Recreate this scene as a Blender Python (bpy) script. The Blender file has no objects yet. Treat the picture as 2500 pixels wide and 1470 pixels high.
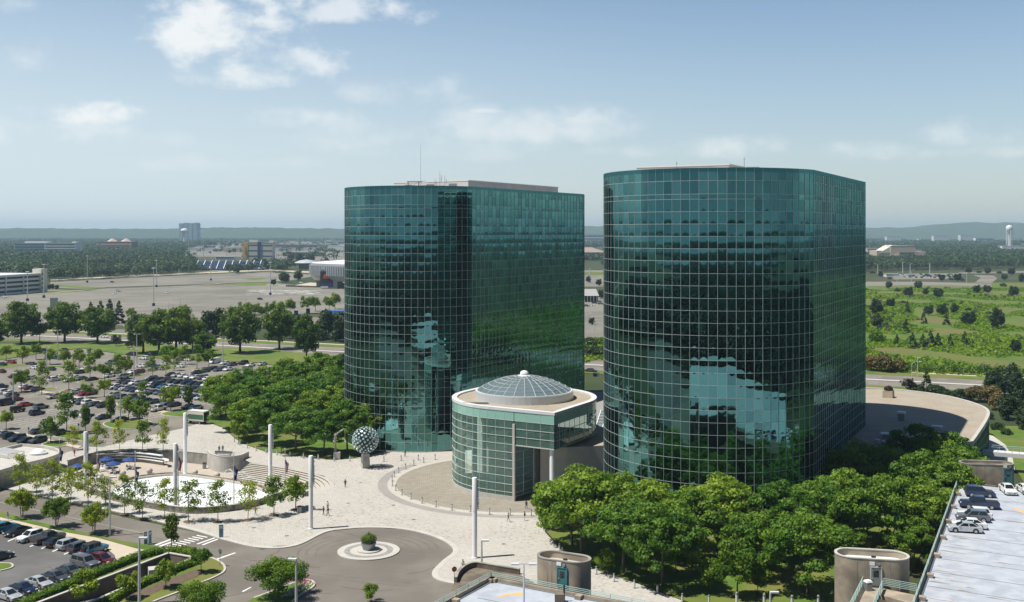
import bpy, math, random
import numpy as np
from mathutils import Vector, Matrix
from mathutils.geometry import tessellate_polygon

# ------------------------------------------------------------------ survey
H, F, YH = 53.0, 2600.0, 568.0          # eye height, focal length and horizon of the survey photograph
def G(x, y, z=0.0):
    d = (H - z) * F / (y - YH)
    return Vector(((x - 1250.0) * d / F, d, z))
def GP(pts, z=0.0): return [G(x, y, z) for x, y in pts]
V2 = Vector((0.5, 0.866, 0)); U2 = Vector((0.866, -0.5, 0))   # the grid of the estate
AV = math.atan2(0.866, 0.5); AU = math.atan2(-0.5, 0.866)
rnd = random.Random(11)
SC = bpy.context.scene
COL = SC.collection

# ------------------------------------------------------------------ materials
MATS = {}
def _nt(name):
    m = bpy.data.materials.new(name); m.use_nodes = True
    nt = m.node_tree; nt.nodes.clear()
    o = nt.nodes.new('ShaderNodeOutputMaterial'); b = nt.nodes.new('ShaderNodeBsdfPrincipled')
    nt.links.new(b.outputs[0], o.inputs[0])
    MATS[name] = m
    return m, nt, b, o
def N(nt, typ, **kw):
    n = nt.nodes.new(typ)
    for k, v in kw.items():
        if hasattr(n, k): setattr(n, k, v)
        else: n.inputs[k].default_value = v
    return n
def rgba(c): return (c[0], c[1], c[2], 1.0)
def mixc(nt, fac, a, b, mode='MIX'):
    m = nt.nodes.new('ShaderNodeMix'); m.data_type = 'RGBA'; m.blend_type = mode; m.clamp_factor = True
    for sock, v in ((m.inputs[0], fac), (m.inputs[6], a), (m.inputs[7], b)):
        if hasattr(v, 'links') or isinstance(v, bpy.types.NodeSocket): nt.links.new(v, sock)
        elif isinstance(v, (int, float)): sock.default_value = v
        else: sock.default_value = rgba(v)
    return m.outputs[2]
def ramp(nt, src, a, b):
    r = nt.nodes.new('ShaderNodeMapRange'); nt.links.new(src, r.inputs[0])
    r.inputs[1].default_value = a; r.inputs[2].default_value = b
    return r.outputs[0]
def noise(nt, vec, scale, detail=3.0, rough=0.55):
    n = N(nt, 'ShaderNodeTexNoise'); n.inputs['Scale'].default_value = scale
    n.inputs['Detail'].default_value = detail; n.inputs['Roughness'].default_value = rough
    if vec is not None: nt.links.new(vec, n.inputs['Vector'])
    return n.outputs[0]
def wpos(nt, world=True):
    return nt.nodes.new('ShaderNodeNewGeometry').outputs['Position'] if world else nt.nodes.new('ShaderNodeTexCoord').outputs['Object']
def mat(name, c, rough=0.7, metal=0.0, c2=None, scale=1.0, c3=None, scale3=0.1, world=True, coat=0.0, spec=0.5, bump=0.0, bscale=None):
    m, nt, b, o = _nt(name)
    b.inputs['Roughness'].default_value = rough; b.inputs['Metallic'].default_value = metal
    b.inputs['Coat Weight'].default_value = coat; b.inputs['Specular IOR Level'].default_value = spec
    b.inputs['Base Color'].default_value = rgba(c)
    if c2 is not None:
        p = wpos(nt, world)
        col = mixc(nt, ramp(nt, noise(nt, p, scale, 4.0), 0.3, 0.7), c, c2)
        if c3 is not None:
            col = mixc(nt, ramp(nt, noise(nt, p, scale3, 3.0), 0.42, 0.62), col, c3)
        nt.links.new(col, b.inputs['Base Color'])
        if bump:
            bp = nt.nodes.new('ShaderNodeBump'); bp.inputs['Strength'].default_value = bump
            nt.links.new(noise(nt, p, bscale or scale * 4, 4.0), bp.inputs['Height']); nt.links.new(bp.outputs[0], b.inputs['Normal'])
    return m
def leafmat(name, ca, cb, trans=0.3):
    m, nt, b, o = _nt(name)
    at = N(nt, 'ShaderNodeAttribute'); at.attribute_name = 'tint'
    oi = N(nt, 'ShaderNodeObjectInfo')
    col = mixc(nt, at.outputs['Fac'], ca, cb)
    hs = N(nt, 'ShaderNodeHueSaturation')
    mr = N(nt, 'ShaderNodeMapRange'); nt.links.new(oi.outputs['Random'], mr.inputs[0]); mr.inputs[3].default_value = 0.68; mr.inputs[4].default_value = 1.22
    mh = N(nt, 'ShaderNodeMapRange'); nt.links.new(oi.outputs['Random'], mh.inputs[0]); mh.inputs[3].default_value = 0.528; mh.inputs[4].default_value = 0.486
    nt.links.new(mr.outputs[0], hs.inputs['Value']); nt.links.new(mh.outputs[0], hs.inputs['Hue']); nt.links.new(col, hs.inputs['Color'])
    nt.links.new(hs.outputs[0], b.inputs['Base Color']); b.inputs['Roughness'].default_value = 0.55
    b.inputs['Specular IOR Level'].default_value = 0.3
    t = N(nt, 'ShaderNodeBsdfTranslucent'); nt.links.new(hs.outputs[0], t.inputs['Color'])
    mx = N(nt, 'ShaderNodeMixShader'); mx.inputs[0].default_value = trans
    nt.links.new(b.outputs[0], mx.inputs[1]); nt.links.new(t.outputs[0], mx.inputs[2]); nt.links.new(mx.outputs[0], o.inputs[0])
    return m
def M(n): return MATS[n]

# ------------------------------------------------------------------ mesh builder
class MB:
    def __init__(s): s.v = []; s.f = []; s.m = []
    def add(s, vs, fs, mi=0):
        o = len(s.v); s.v.extend([tuple(p) for p in vs]); s.f.extend([tuple(i + o for i in f) for f in fs]); s.m.extend([mi] * len(fs)); return s
    def box(s, c, size, rz=0.0, mi=0, top=1.0):
        hx, hy, hz = size[0] / 2, size[1] / 2, size[2] / 2; ca, sa = math.cos(rz), math.sin(rz); vs = []
        for z, k in ((-hz, 1.0), (hz, top)):
            for x, y in ((-hx, -hy), (hx, -hy), (hx, hy), (-hx, hy)):
                x, y = x * k, y * k
                vs.append((c[0] + x * ca - y * sa, c[1] + x * sa + y * ca, c[2] + z))
        return s.add(vs, [(3, 2, 1, 0), (4, 5, 6, 7), (0, 1, 5, 4), (1, 2, 6, 5), (2, 3, 7, 6), (3, 0, 4, 7)], mi)
    def bar(s, a, b, w, h, mi=0):                 # square bar from a to b
        a, b = Vector(a), Vector(b); d = (b - a).normalized()
        up = Vector((0, 0, 1)) if abs(d.z) < 0.95 else Vector((0, 1, 0))
        sx = d.cross(up).normalized() * (w / 2); sy = sx.cross(d).normalized() * (h / 2)
        vs = [a - sx - sy, a + sx - sy, a + sx + sy, a - sx + sy, b - sx - sy, b + sx - sy, b + sx + sy, b - sx + sy]
        return s.add(vs, [(0, 1, 2, 3), (7, 6, 5, 4), (0, 4, 5, 1), (1, 5, 6, 2), (2, 6, 7, 3), (3, 7, 4, 0)], mi)
    def tube(s, pts, rad, n=6, mi=0, cap=True):
        pts = [Vector(p) for p in pts]; rad = rad if isinstance(rad, (list, tuple)) else [rad] * len(pts)
        vs = []; fs = []
        for i, p in enumerate(pts):
            d = (pts[min(i + 1, len(pts) - 1)] - pts[max(i - 1, 0)]).normalized()
            up = Vector((0, 0, 1)) if abs(d.z) < 0.9 else Vector((1, 0, 0))
            a = d.cross(up).normalized(); b = a.cross(d).normalized()
            for k in range(n):
                t = 2 * math.pi * k / n; vs.append(p + (a * math.cos(t) + b * math.sin(t)) * rad[i])
        for i in range(len(pts) - 1):
            for k in range(n):
                k2 = (k + 1) % n; fs.append((i * n + k, i * n + k2, (i + 1) * n + k2, (i + 1) * n + k))
        if cap: fs.append(tuple(range(n - 1, -1, -1))); fs.append(tuple((len(pts) - 1) * n + k for k in range(n)))
        return s.add(vs, fs, mi)
    def lathe(s, c, prof, n=24, mi=0):            # prof: (r, z)
        vs = []; fs = []
        for r, z in prof:
            for k in range(n):
                t = 2 * math.pi * k / n; vs.append((c[0] + r * math.cos(t), c[1] + r * math.sin(t), c[2] + z))
        for i in range(len(prof) - 1):
            for k in range(n):
                k2 = (k + 1) % n; fs.append((i * n + k, i * n + k2, (i + 1) * n + k2, (i + 1) * n + k))
        if prof[0][0] > 0.001: fs.append(tuple(range(n - 1, -1, -1)))
        if prof[-1][0] > 0.001: fs.append(tuple((len(prof) - 1) * n + k for k in range(n)))
        return s.add(vs, fs, mi)
    def prism(s, poly, z0, z1, mi=0, mside=None, bottom=True):
        p = [(q[0], q[1]) for q in poly]
        if sum(p[i][0] * p[(i + 1) % len(p)][1] - p[(i + 1) % len(p)][0] * p[i][1] for i in range(len(p))) < 0: p = p[::-1]
        n = len(p); vs = [(x, y, z0) for x, y in p] + [(x, y, z1) for x, y in p]
        tri = tessellate_polygon([[Vector((x, y, 0)) for x, y in p]])
        fix = []
        for t in tri:
            a, b, c = (p[i] for i in t)
            fix.append(t if (b[0] - a[0]) * (c[1] - a[1]) - (b[1] - a[1]) * (c[0] - a[0]) > 0 else (t[2], t[1], t[0]))
        s.add(vs, [tuple(i + n for i in t) for t in fix] + ([tuple(reversed(t)) for t in fix] if bottom else []), mi)
        return s.add(vs, [(i, (i + 1) % n, n + (i + 1) % n, n + i) for i in range(n)], mi if mside is None else mside)
    def sheet(s, poly, z, holes=(), mi=0):
        loops = [[Vector((q[0], q[1], 0)) for q in L] for L in [poly, *holes]]
        flat = [q for L in loops for q in L]
        fs = []
        for t in tessellate_polygon(loops):
            a, b, c = (flat[i] for i in t)
            fs.append(tuple(t) if (b - a).cross(c - a).z > 0 else tuple(reversed(t)))
        return s.add([(q.x, q.y, z) for q in flat], fs, mi)
    def wall(s, line, w, z0, z1, mi=0, closed=False):   # upright strip of thickness w along a polyline
        L = [Vector((p[0], p[1], 0)) for p in line]; n = len(L); A = []; B = []
        for i in range(n):
            a = L[i - 1] if (i > 0 or closed) else L[i]; b = L[(i + 1) % n] if (i < n - 1 or closed) else L[i]
            d = (b - a).normalized(); nn = Vector((-d.y, d.x, 0)) * (w / 2)
            A.append(L[i] + nn); B.append(L[i] - nn)
        vs = [(p.x, p.y, z) for z in (z0, z1) for P in (A, B) for p in P]
        fs = []; m = n if closed else n - 1
        for i in range(m):
            j = (i + 1) % n
            fs += [(n + i, n + j, 3 * n + j, 3 * n + i), (j, i, 2 * n + i, 2 * n + j), (2 * n + j, 2 * n + i, 3 * n + i, 3 * n + j), (i, j, n + j, n + i)]
        if not closed: fs += [(0, n, 3 * n, 2 * n), (2 * n - 1, n - 1, 3 * n - 1, 4 * n - 1)]
        return s.add(vs, fs, mi)
    def build(s, name, mats, parent=None, smooth=False, loc=None):
        me = bpy.data.meshes.new(name); me.from_pydata(s.v, [], s.f)
        mats = mats if isinstance(mats, (list, tuple)) else [mats]
        for m in mats: me.materials.append(M(m) if isinstance(m, str) else m)
        if len(mats) > 1: me.polygons.foreach_set('material_index', s.m)
        if smooth:
            me.polygons.foreach_set('use_smooth', [True] * len(s.f))
            try: me.set_sharp_from_angle(angle=math.radians(40))
            except Exception: pass
        me.update()
        return link(name, me, parent, loc)
def link(name, me, parent=None, loc=None):
    o = bpy.data.objects.new(name, me); COL.objects.link(o)
    if parent is not None: o.parent = parent
    if loc is not None: o.location = loc
    return o
def tag(o, label=None, cat=None, group=None, kind=None):
    if label: o['label'] = label
    if cat: o['category'] = cat
    if group: o['group'] = group
    if kind: o['kind'] = kind
    return o
def empty(name, loc=(0, 0, 0), rz=0.0):
    o = bpy.data.objects.new(name, None); COL.objects.link(o); o.location = loc; o.rotation_euler = (0, 0, rz); o.empty_display_size = 0.5
    return o
def copy_tree(o, parent=None):
    c = o.copy(); COL.objects.link(c)
    if parent is not None: c.parent = parent
    for ch in o.children: copy_tree(ch, c)
    return c
def drop(o):
    for ch in list(o.children): drop(ch)
    bpy.data.objects.remove(o)
def struct(o): o['kind'] = 'structure'; return o
def curve(pts, k=6, closed=False):               # Catmull-Rom through ground points
    P = [Vector(p) for p in pts]; n = len(P); out = []
    for i in range(n if closed else n - 1):
        p0 = P[(i - 1) % n] if (closed or i > 0) else P[i]; p1 = P[i]; p2 = P[(i + 1) % n]
        p3 = P[(i + 2) % n] if (closed or i + 2 < n) else p2
        for j in range(k):
            t = j / k
            out.append(0.5 * ((2 * p1) + (p2 - p0) * t + (2 * p0 - 5 * p1 + 4 * p2 - p3) * t * t + (3 * p1 - p0 - 3 * p2 + p3) * t ** 3))
    if not closed: out.append(P[-1])
    return out
def np_mesh(name, verts, nper, tint=None, mats=(), mi=None):
    """one mesh of many separate n-gons; verts (k*nper,3)"""
    me = bpy.data.meshes.new(name); nv = len(verts); nf = nv // nper
    me.vertices.add(nv); me.vertices.foreach_set('co', np.ascontiguousarray(verts, dtype=np.float32).ravel())
    me.loops.add(nv); me.loops.foreach_set('vertex_index', np.arange(nv, dtype=np.int32))
    me.polygons.add(nf); me.polygons.foreach_set('loop_start', np.arange(0, nv, nper, dtype=np.int32))
    for m in mats: me.materials.append(M(m))
    if mi is not None: me.polygons.foreach_set('material_index', np.ascontiguousarray(mi, dtype=np.int32))
    me.update(calc_edges=True)
    if tint is not None:
        a = me.attributes.new('tint', 'FLOAT', 'FACE'); a.data.foreach_set('value', np.ascontiguousarray(tint, dtype=np.float32))
    return me
ORD = ['', 'first', 'second', 'third', 'fourth', 'fifth', 'sixth', 'seventh', 'eighth', 'ninth', 'tenth', 'eleventh', 'twelfth', 'thirteenth', 'fourteenth', 'fifteenth', 'sixteenth', 'seventeenth', 'eighteenth', 'nineteenth', 'twentieth',
       'twenty-first', 'twenty-second', 'twenty-third', 'twenty-fourth', 'twenty-fifth', 'twenty-sixth', 'twenty-seventh', 'twenty-eighth', 'twenty-ninth', 'thirtieth', 'thirty-first', 'thirty-second', 'thirty-third', 'thirty-fourth', 'thirty-fifth', 'thirty-sixth']
for _t in ('forty', 'fifty', 'sixty'):
    if _t == 'forty': ORD += ['thirty-seventh', 'thirty-eighth', 'thirty-ninth']
    ORD += [_t[:-1] + 'ieth'] + [_t + '-' + w for w in ORD[1:10]]
def label_row(items, where, verb=''):
    """items: (x in view, object, description); gives each a label of its own within WHERE"""
    cnt = {}
    for _, o, d in items: cnt[d] = cnt.get(d, 0) + 1
    seen = {}
    for x, o, d in sorted(items, key=lambda t: t[0]):
        seen[d] = seen.get(d, 0) + 1
        if cnt[d] == 1: o['label'] = ' '.join(f'{d} {verb} {where}'.split())
        else: o['label'] = ' '.join(f'{ORD[seen[d]]} {d} from left {verb} {where}'.split())

# ------------------------------------------------------------------ materials list
mat('asphalt', (0.19, 0.172, 0.143), 0.92, c2=(0.235, 0.212, 0.178), scale=0.35, c3=(0.16, 0.145, 0.124), scale3=0.06)
mat('asphalt_dark', (0.12, 0.117, 0.112), 0.92, c2=(0.16, 0.153, 0.145), scale=0.3, c3=(0.10, 0.098, 0.095), scale3=0.08)
mat('asphalt_brown', (0.165, 0.147, 0.124), 0.92, c2=(0.20, 0.178, 0.15), scale=0.25, c3=(0.14, 0.125, 0.106), scale3=0.07)
mat('asphalt_far', (0.19, 0.177, 0.145), 0.95, c2=(0.235, 0.219, 0.18), scale=0.04, c3=(0.155, 0.145, 0.118), scale3=0.012)
mat('kerb', (0.52, 0.49, 0.43), 0.85, c2=(0.42, 0.40, 0.35), scale=0.8)
mat('paint_white', (0.78, 0.78, 0.75), 0.7, c2=(0.62, 0.61, 0.58), scale=2.0)
mat('paint_yellow', (0.78, 0.42, 0.08), 0.7, c2=(0.7, 0.45, 0.2), scale=2.0)
mat('sidewalk', (0.52, 0.45, 0.34), 0.9, c2=(0.46, 0.40, 0.31), scale=0.5)
mat('lawn', (0.052, 0.115, 0.008), 0.95, c2=(0.105, 0.175, 0.014), scale=0.35, c3=(0.145, 0.155, 0.030), scale3=0.08, bump=0.6, bscale=3.0)
mat('meadow', (0.055, 0.12, 0.006), 0.95, c2=(0.105, 0.165, 0.012), scale=0.06, c3=(0.135, 0.125, 0.032), scale3=0.022, bump=0.8, bscale=0.6)
mat('land', (0.02, 0.038, 0.007), 0.95, c2=(0.04, 0.06, 0.012), scale=0.03, c3=(0.058, 0.060, 0.022), scale3=0.006)
mat('soil', (0.10, 0.07, 0.045), 0.95, c2=(0.14, 0.10, 0.07), scale=1.5)
mat('concrete', (0.36, 0.34, 0.30), 0.85, c2=(0.28, 0.27, 0.24), scale=0.7, c3=(0.19, 0.19, 0.17), scale3=0.35)
mat('concrete_pale', (0.52, 0.50, 0.45), 0.85, c2=(0.44, 0.42, 0.38), scale=0.6)
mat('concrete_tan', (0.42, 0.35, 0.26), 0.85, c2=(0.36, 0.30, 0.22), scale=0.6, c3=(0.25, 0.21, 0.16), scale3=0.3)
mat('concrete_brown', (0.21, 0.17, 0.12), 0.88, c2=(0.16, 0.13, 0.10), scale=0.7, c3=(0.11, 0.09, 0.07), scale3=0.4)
mat('stone', (0.50, 0.47, 0.41), 0.85, c2=(0.42, 0.40, 0.35), scale=1.2)
mat('gravel', (0.44, 0.375, 0.285), 0.95, c2=(0.23, 0.195, 0.15), scale=2.6, c3=(0.36, 0.32, 0.255), scale3=0.2)
mat('gravel_dark', (0.20, 0.19, 0.18), 0.95, c2=(0.36, 0.35, 0.33), scale=3.0)
mat('white', (0.80, 0.80, 0.79), 0.5)
mat('white_dull', (0.66, 0.68, 0.68), 0.7, c2=(0.57, 0.585, 0.585), scale=0.6)
mat('pool_white', (0.84, 0.86, 0.86), 0.5, c2=(0.78, 0.82, 0.82), scale=0.3)
mat('metal_grey', (0.30, 0.32, 0.33), 0.45, 0.6)
mat('metal_pale', (0.60, 0.62, 0.63), 0.4, 0.3)
mat('mullion', (0.50, 0.56, 0.54), 0.45, 0.2)
mat('rail_green', (0.36, 0.50, 0.46), 0.5)
mat('door_teal', (0.06, 0.20, 0.21), 0.5)
mat('dark', (0.015, 0.016, 0.018), 0.6)
mat('rubber', (0.018, 0.018, 0.019), 0.85)
mat('rim', (0.45, 0.46, 0.48), 0.35, 0.8)
mat('car_glass', (0.012, 0.017, 0.020), 0.06, 0.0, spec=0.9)
mat('lamp_white', (0.75, 0.78, 0.8), 0.2)
mat('lamp_red', (0.35, 0.01, 0.01), 0.3)
mat('bark', (0.085, 0.065, 0.048), 0.95, c2=(0.13, 0.105, 0.08), scale=3.0, world=False)
mat('bark_pale', (0.30, 0.27, 0.23), 0.95, c2=(0.2, 0.18, 0.15), scale=3.0, world=False)
mat('deck', (0.39, 0.425, 0.48), 0.8, c2=(0.32, 0.35, 0.395), scale=0.22, c3=(0.43, 0.46, 0.51), scale3=0.5)
mat('seam', (0.20, 0.18, 0.16), 0.9)
mat('blue', (0.008, 0.045, 0.19), 0.7)
mat('navy', (0.02, 0.03, 0.14), 0.6)
mat('sign_blue', (0.10, 0.24, 0.38), 0.5)
mat('red', (0.42, 0.03, 0.03), 0.5)
mat('flower_pink', (0.5, 0.06, 0.2), 0.7)
mat('brick', (0.22, 0.12, 0.09), 0.9, c2=(0.28, 0.16, 0.12), scale=0.5)
mat('tan', (0.52, 0.43, 0.33), 0.85)
mat('cream', (0.66, 0.62, 0.53), 0.85)
mat('yellow', (0.75, 0.42, 0.05), 0.7)
mat('roof_grey', (0.33, 0.33, 0.33), 0.9)
mat('roof_brown', (0.30, 0.24, 0.2), 0.9)
mat('glass_band', (0.05, 0.09, 0.10), 0.12, 0.0, spec=0.8)
mat('glass_blue', (0.12, 0.20, 0.24), 0.12, 0.3)
mat('bronze', (0.12, 0.19, 0.18), 0.5, 0.5)
mat('bronze_disc', (0.50, 0.60, 0.62), 0.4, 0.3)
mat('skin', (0.45, 0.28, 0.2), 0.6)
mat('hair', (0.03, 0.02, 0.015), 0.7)
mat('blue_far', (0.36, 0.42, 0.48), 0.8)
leafmat('leaf_locust', (0.078, 0.178, 0.014), (0.25, 0.37, 0.034), 0.43)
leafmat('leaf_oak', (0.05, 0.115, 0.010), (0.19, 0.27, 0.022), 0.4)
leafmat('leaf_maple', (0.10, 0.20, 0.012), (0.29, 0.38, 0.028), 0.45)
leafmat('leaf_birch', (0.19, 0.27, 0.018), (0.40, 0.45, 0.04), 0.45)
leafmat('leaf_pine', (0.022, 0.055, 0.014), (0.07, 0.12, 0.03), 0.2)
leafmat('leaf_purple', (0.030, 0.018, 0.020), (0.075, 0.045, 0.040), 0.2)
leafmat('leaf_wood', (0.014, 0.040, 0.012), (0.058, 0.098, 0.024), 0.2)
leafmat('leaf_dark', (0.004, 0.012, 0.004), (0.018, 0.034, 0.007), 0.12)
leafmat('leaf_field', (0.085, 0.19, 0.006), (0.22, 0.335, 0.014), 0.4)
leafmat('leaf_hedge', (0.10, 0.19, 0.008), (0.28, 0.36, 0.018), 0.38)
leafmat('leaf_rust', (0.10, 0.085, 0.025), (0.19, 0.15, 0.05), 0.3)
leafmat('leaf_flower', (0.5, 0.47, 0.38), (0.75, 0.72, 0.62), 0.2)

def paver(name, c1, c2, cm, bw, bh, ang, mortar):
    m, nt, b, o = _nt(name)
    p = wpos(nt); mp = N(nt, 'ShaderNodeMapping'); mp.inputs['Rotation'].default_value = (0, 0, ang); nt.links.new(p, mp.inputs['Vector'])
    br = N(nt, 'ShaderNodeTexBrick'); nt.links.new(mp.outputs[0], br.inputs['Vector'])
    br.inputs['Color1'].default_value = rgba(c1); br.inputs['Color2'].default_value = rgba(c2); br.inputs['Mortar'].default_value = rgba(cm)
    br.inputs['Scale'].default_value = 1.0; br.inputs['Brick Width'].default_value = bw; br.inputs['Row Height'].default_value = bh
    br.inputs['Mortar Size'].default_value = mortar; br.inputs['Bias'].default_value = 0.2
    col = mixc(nt, ramp(nt, noise(nt, p, 0.10, 4.0), 0.35, 0.7), br.outputs['Color'], mixc(nt, 0.3, br.outputs['Color'], cm))
    # scattered dark worn setts
    sp = N(nt, 'ShaderNodeTexVoronoi'); sp.inputs['Scale'].default_value = 1.1; nt.links.new(mp.outputs[0], sp.inputs['Vector'])
    big = ramp(nt, noise(nt, p, 0.05, 3.0), 0.38, 0.6)
    lt = N(nt, 'ShaderNodeMath', operation='LESS_THAN'); nt.links.new(sp.outputs['Distance'], lt.inputs[0]); lt.inputs[1].default_value = 0.30
    mu = N(nt, 'ShaderNodeMath', operation='MULTIPLY'); nt.links.new(lt.outputs[0], mu.inputs[0]); nt.links.new(big, mu.inputs[1])
    mu2 = N(nt, 'ShaderNodeMath', operation='MULTIPLY'); nt.links.new(mu.outputs[0], mu2.inputs[0]); mu2.inputs[1].default_value = 0.55
    col = mixc(nt, mu2.outputs[0], col, (0.22, 0.19, 0.16))
    nt.links.new(col, b.inputs['Base Color']); b.inputs['Roughness'].default_value = 0.9
    return m
paver('pavers', (0.54, 0.52, 0.47), (0.445, 0.42, 0.378), (0.35, 0.33, 0.29), 0.62, 0.36, 0.45, 0.035)
paver('pavers_drive', (0.40, 0.365, 0.295), (0.31, 0.28, 0.225), (0.18, 0.16, 0.13), 1.4, 0.5, -0.52, 0.07)
paver('paver_band', (0.38, 0.36, 0.34), (0.33, 0.31, 0.29), (0.24, 0.22, 0.2), 0.6, 0.3, 0.2, 0.04)
# ------------------------------------------------------------------ plants
def leaf_quads(rng, cen, nrm, size, flat=0.35):
    n = len(cen)
    nrm = nrm / np.maximum(np.linalg.norm(nrm, axis=1, keepdims=True), 1e-6)
    ref = rng.normal(size=(n, 3)); a = np.cross(nrm, ref); a /= np.maximum(np.linalg.norm(a, axis=1, keepdims=True), 1e-6)
    b = np.cross(nrm, a); s = size * rng.uniform(0.6, 1.4, (n, 1)); k = rng.uniform(0.45, 0.8, (n, 1))
    v = np.empty((n, 4, 3)); v[:, 0] = cen + a * s; v[:, 1] = cen + b * s * k + nrm * s * flat * 0.3; v[:, 2] = cen - a * s; v[:, 3] = cen - b * s * k
    return v.reshape(-1, 3)
def blob_leaves(rng, blobs, n, size, shell=0.55, up=0.35):
    B = np.array(blobs); w = (B[:, 3] * B[:, 4]) ** 1.0; idx = rng.choice(len(B), n, p=w / w.sum())
    d = rng.normal(size=(n, 3)); d /= np.linalg.norm(d, axis=1, keepdims=True)
    r = 1.0 - shell * rng.random((n, 1)) ** 2.0
    cen = B[idx, :3] + d * r * B[idx, 3:6]
    tint = np.clip(0.5 + 0.25 * rng.normal(size=len(B))[idx] + 0.22 * rng.normal(size=n) , 0, 1)
    nr = d * 0.9 + np.array([0, 0, up]) + 0.55 * rng.normal(size=(n, 3))
    return leaf_quads(rng, cen, nr, size), tint
def crown_blobs(rng, kind, h, r):
    """h total height, r crown radius"""
    out = []
    if kind == 'locust':
        for k in range(74):
            t = rng.uniform(0, 2 * np.pi); q = rng.uniform(0, 1) ** 0.5; rr = q * r * 0.92
            top = h * (0.95 - 0.30 * q ** 2.5) - h * 0.42 * rng.uniform(0, 1) ** 1.6
            br = r * rng.uniform(0.13, 0.25); out.append((rr * np.cos(t), rr * np.sin(t), top, br * 1.15, br * 1.15, br * 0.62))
    elif kind == 'oak':
        for k in range(70):
            d = rng.normal(size=3); d /= np.linalg.norm(d); q = rng.uniform(0.4, 0.97)
            br = r * rng.uniform(0.16, 0.30); z = h * 0.57 + d[2] * q * h * 0.38
            out.append((d[0] * q * r * 0.92, d[1] * q * r * 0.92, z, br, br, br * 0.8))
    elif kind == 'round':
        for k in range(38):
            d = rng.normal(size=3); d /= np.linalg.norm(d); q = rng.uniform(0.3, 1.0)
            br = r * rng.uniform(0.17, 0.32); z = h * 0.62 + d[2] * q * h * 0.34
            f = 1.0 if d[2] < 0 else 1.0 - 0.3 * d[2]
            out.append((d[0] * q * r * f, d[1] * q * r * f, z, br, br, br))
    elif kind == 'bushy':
        for k in range(52):
            d = rng.normal(size=3); d /= np.linalg.norm(d); q = rng.uniform(0.4, 0.95); br = r * rng.uniform(0.17, 0.32)
            out.append((d[0] * q * r * .9, d[1] * q * r * .9, max(h * 0.5 + d[2] * q * h * 0.46, br * .6), br, br, br * .9))
    elif kind == 'vase':
        for k in range(22):
            z = rng.uniform(0.36, 0.95); t = rng.uniform(0, 2 * np.pi); w = (0.30 + 0.9 * (z - 0.3)) if z < 0.72 else (0.68 - 1.4 * (z - 0.72))
            q = rng.uniform(0.2, 0.9) * max(w, 0.1); br = r * rng.uniform(0.26, 0.38)
            out.append((q * r * np.cos(t), q * r * np.sin(t), z * h, br, br, br * 1.1))
    elif kind == 'birch':
        for k in range(26):
            z = rng.uniform(0.3, 0.96); t = rng.uniform(0, 2 * np.pi); w = 1.0 - 0.8 * abs(z - 0.55) / 0.45
            q = rng.uniform(0.2, 1.0) * w; br = r * rng.uniform(0.22, 0.36)
            out.append((q * r * np.cos(t), q * r * np.sin(t), z * h, br * 1.1, br * 1.1, br * 0.8))
    elif kind == 'pine':
        for k in range(46):
            z = rng.uniform(0.08, 0.97); t = rng.uniform(0, 2 * np.pi); w = (1.0 - z) ** 0.8
            br = r * (0.12 + 0.25 * (1 - z)); q = w * 0.8
            out.append((q * r * np.cos(t), q * r * np.sin(t), z * h - q * r * 0.2, br, br, br * 0.55))
    elif kind == 'bush':
        for k in range(20):
            t = rng.uniform(0, 2 * np.pi); q = rng.uniform(0, 0.8); br = r * rng.uniform(0.28, 0.42)
            z = h * (0.25 + 0.5 * rng.uniform(0.2, 1) * (1 - q * q)); out.append((q * r * np.cos(t), q * r * np.sin(t), z, br, br, br * 0.9))
    return out
PROTO = {}
def tree_proto(key, kind, h, r, leaf, n, size, trunk_r, bark='bark', seed=1, shell=0.55, fork=0.35, limbs=7, multi=1, lean=0.0):
    rng = np.random.default_rng(seed)
    bl = crown_blobs(rng, kind, h, r)
    v, t = blob_leaves(rng, bl, n, size, shell)
    v[:, 2] = np.maximum(v[:, 2], 0.05)
    crown = np_mesh('crown', v, 4, t, [leaf])
    root = empty(key); link('crown', crown, root)
    mb = MB()
    for q in range(multi):
        off = Vector((0, 0, 0)) if multi == 1 else Vector((math.cos(q * 2.1), math.sin(q * 2.1), 0)) * 0.18
        zf = h * fork
        top = Vector((lean, 0, h * 0.78)) + off * 4
        if kind == 'pine': top = Vector((0, 0, h * 0.95))
        f = Vector((lean * 0.3, 0, zf)) + off * 2
        mb.tube([off + Vector((0, 0, -0.3)), off + Vector((0, 0, 0.25)), f * 0.5 + off * 0.5, f, (f + top) / 2 + Vector((0.1, 0.15, 0)), top],
                [trunk_r * 1.5, trunk_r * 1.1, trunk_r * 0.9, trunk_r * 0.8, trunk_r * 0.45, trunk_r * 0.12], 7)
        if kind != 'pine':
            for k in range(limbs):
                b = bl[(k * 3 + q) % len(bl)]; e = Vector(b[:3]); s = f + (top - f) * (k / limbs * 0.6)
                if e.z < s.z + 0.2: e.z = s.z + 0.3
                mid = (s + e) / 2 + Vector((0, 0, -0.05 * h * 0.5)); mb.tube([s, mid, e], [trunk_r * 0.5, trunk_r * 0.3, trunk_r * 0.1], 5, cap=False)
    mb.build('trunk', bark, root, True)
    PROTO[key] = root
    return root
tree_proto('locust_tree', 'locust', 13.5, 6.8, 'leaf_locust', 13000, 0.25, 0.27, shell=.85, seed=3, fork=0.3)
tree_proto('locust_tree_b', 'locust', 12.5, 6.2, 'leaf_locust', 12000, 0.25, 0.24, shell=.85, seed=8, fork=0.32, lean=0.7)
tree_proto('locust_tree_c', 'locust', 14.5, 6.0, 'leaf_locust', 12000, 0.26, 0.26, shell=.85, seed=21, fork=0.3, lean=-0.5)
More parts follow.
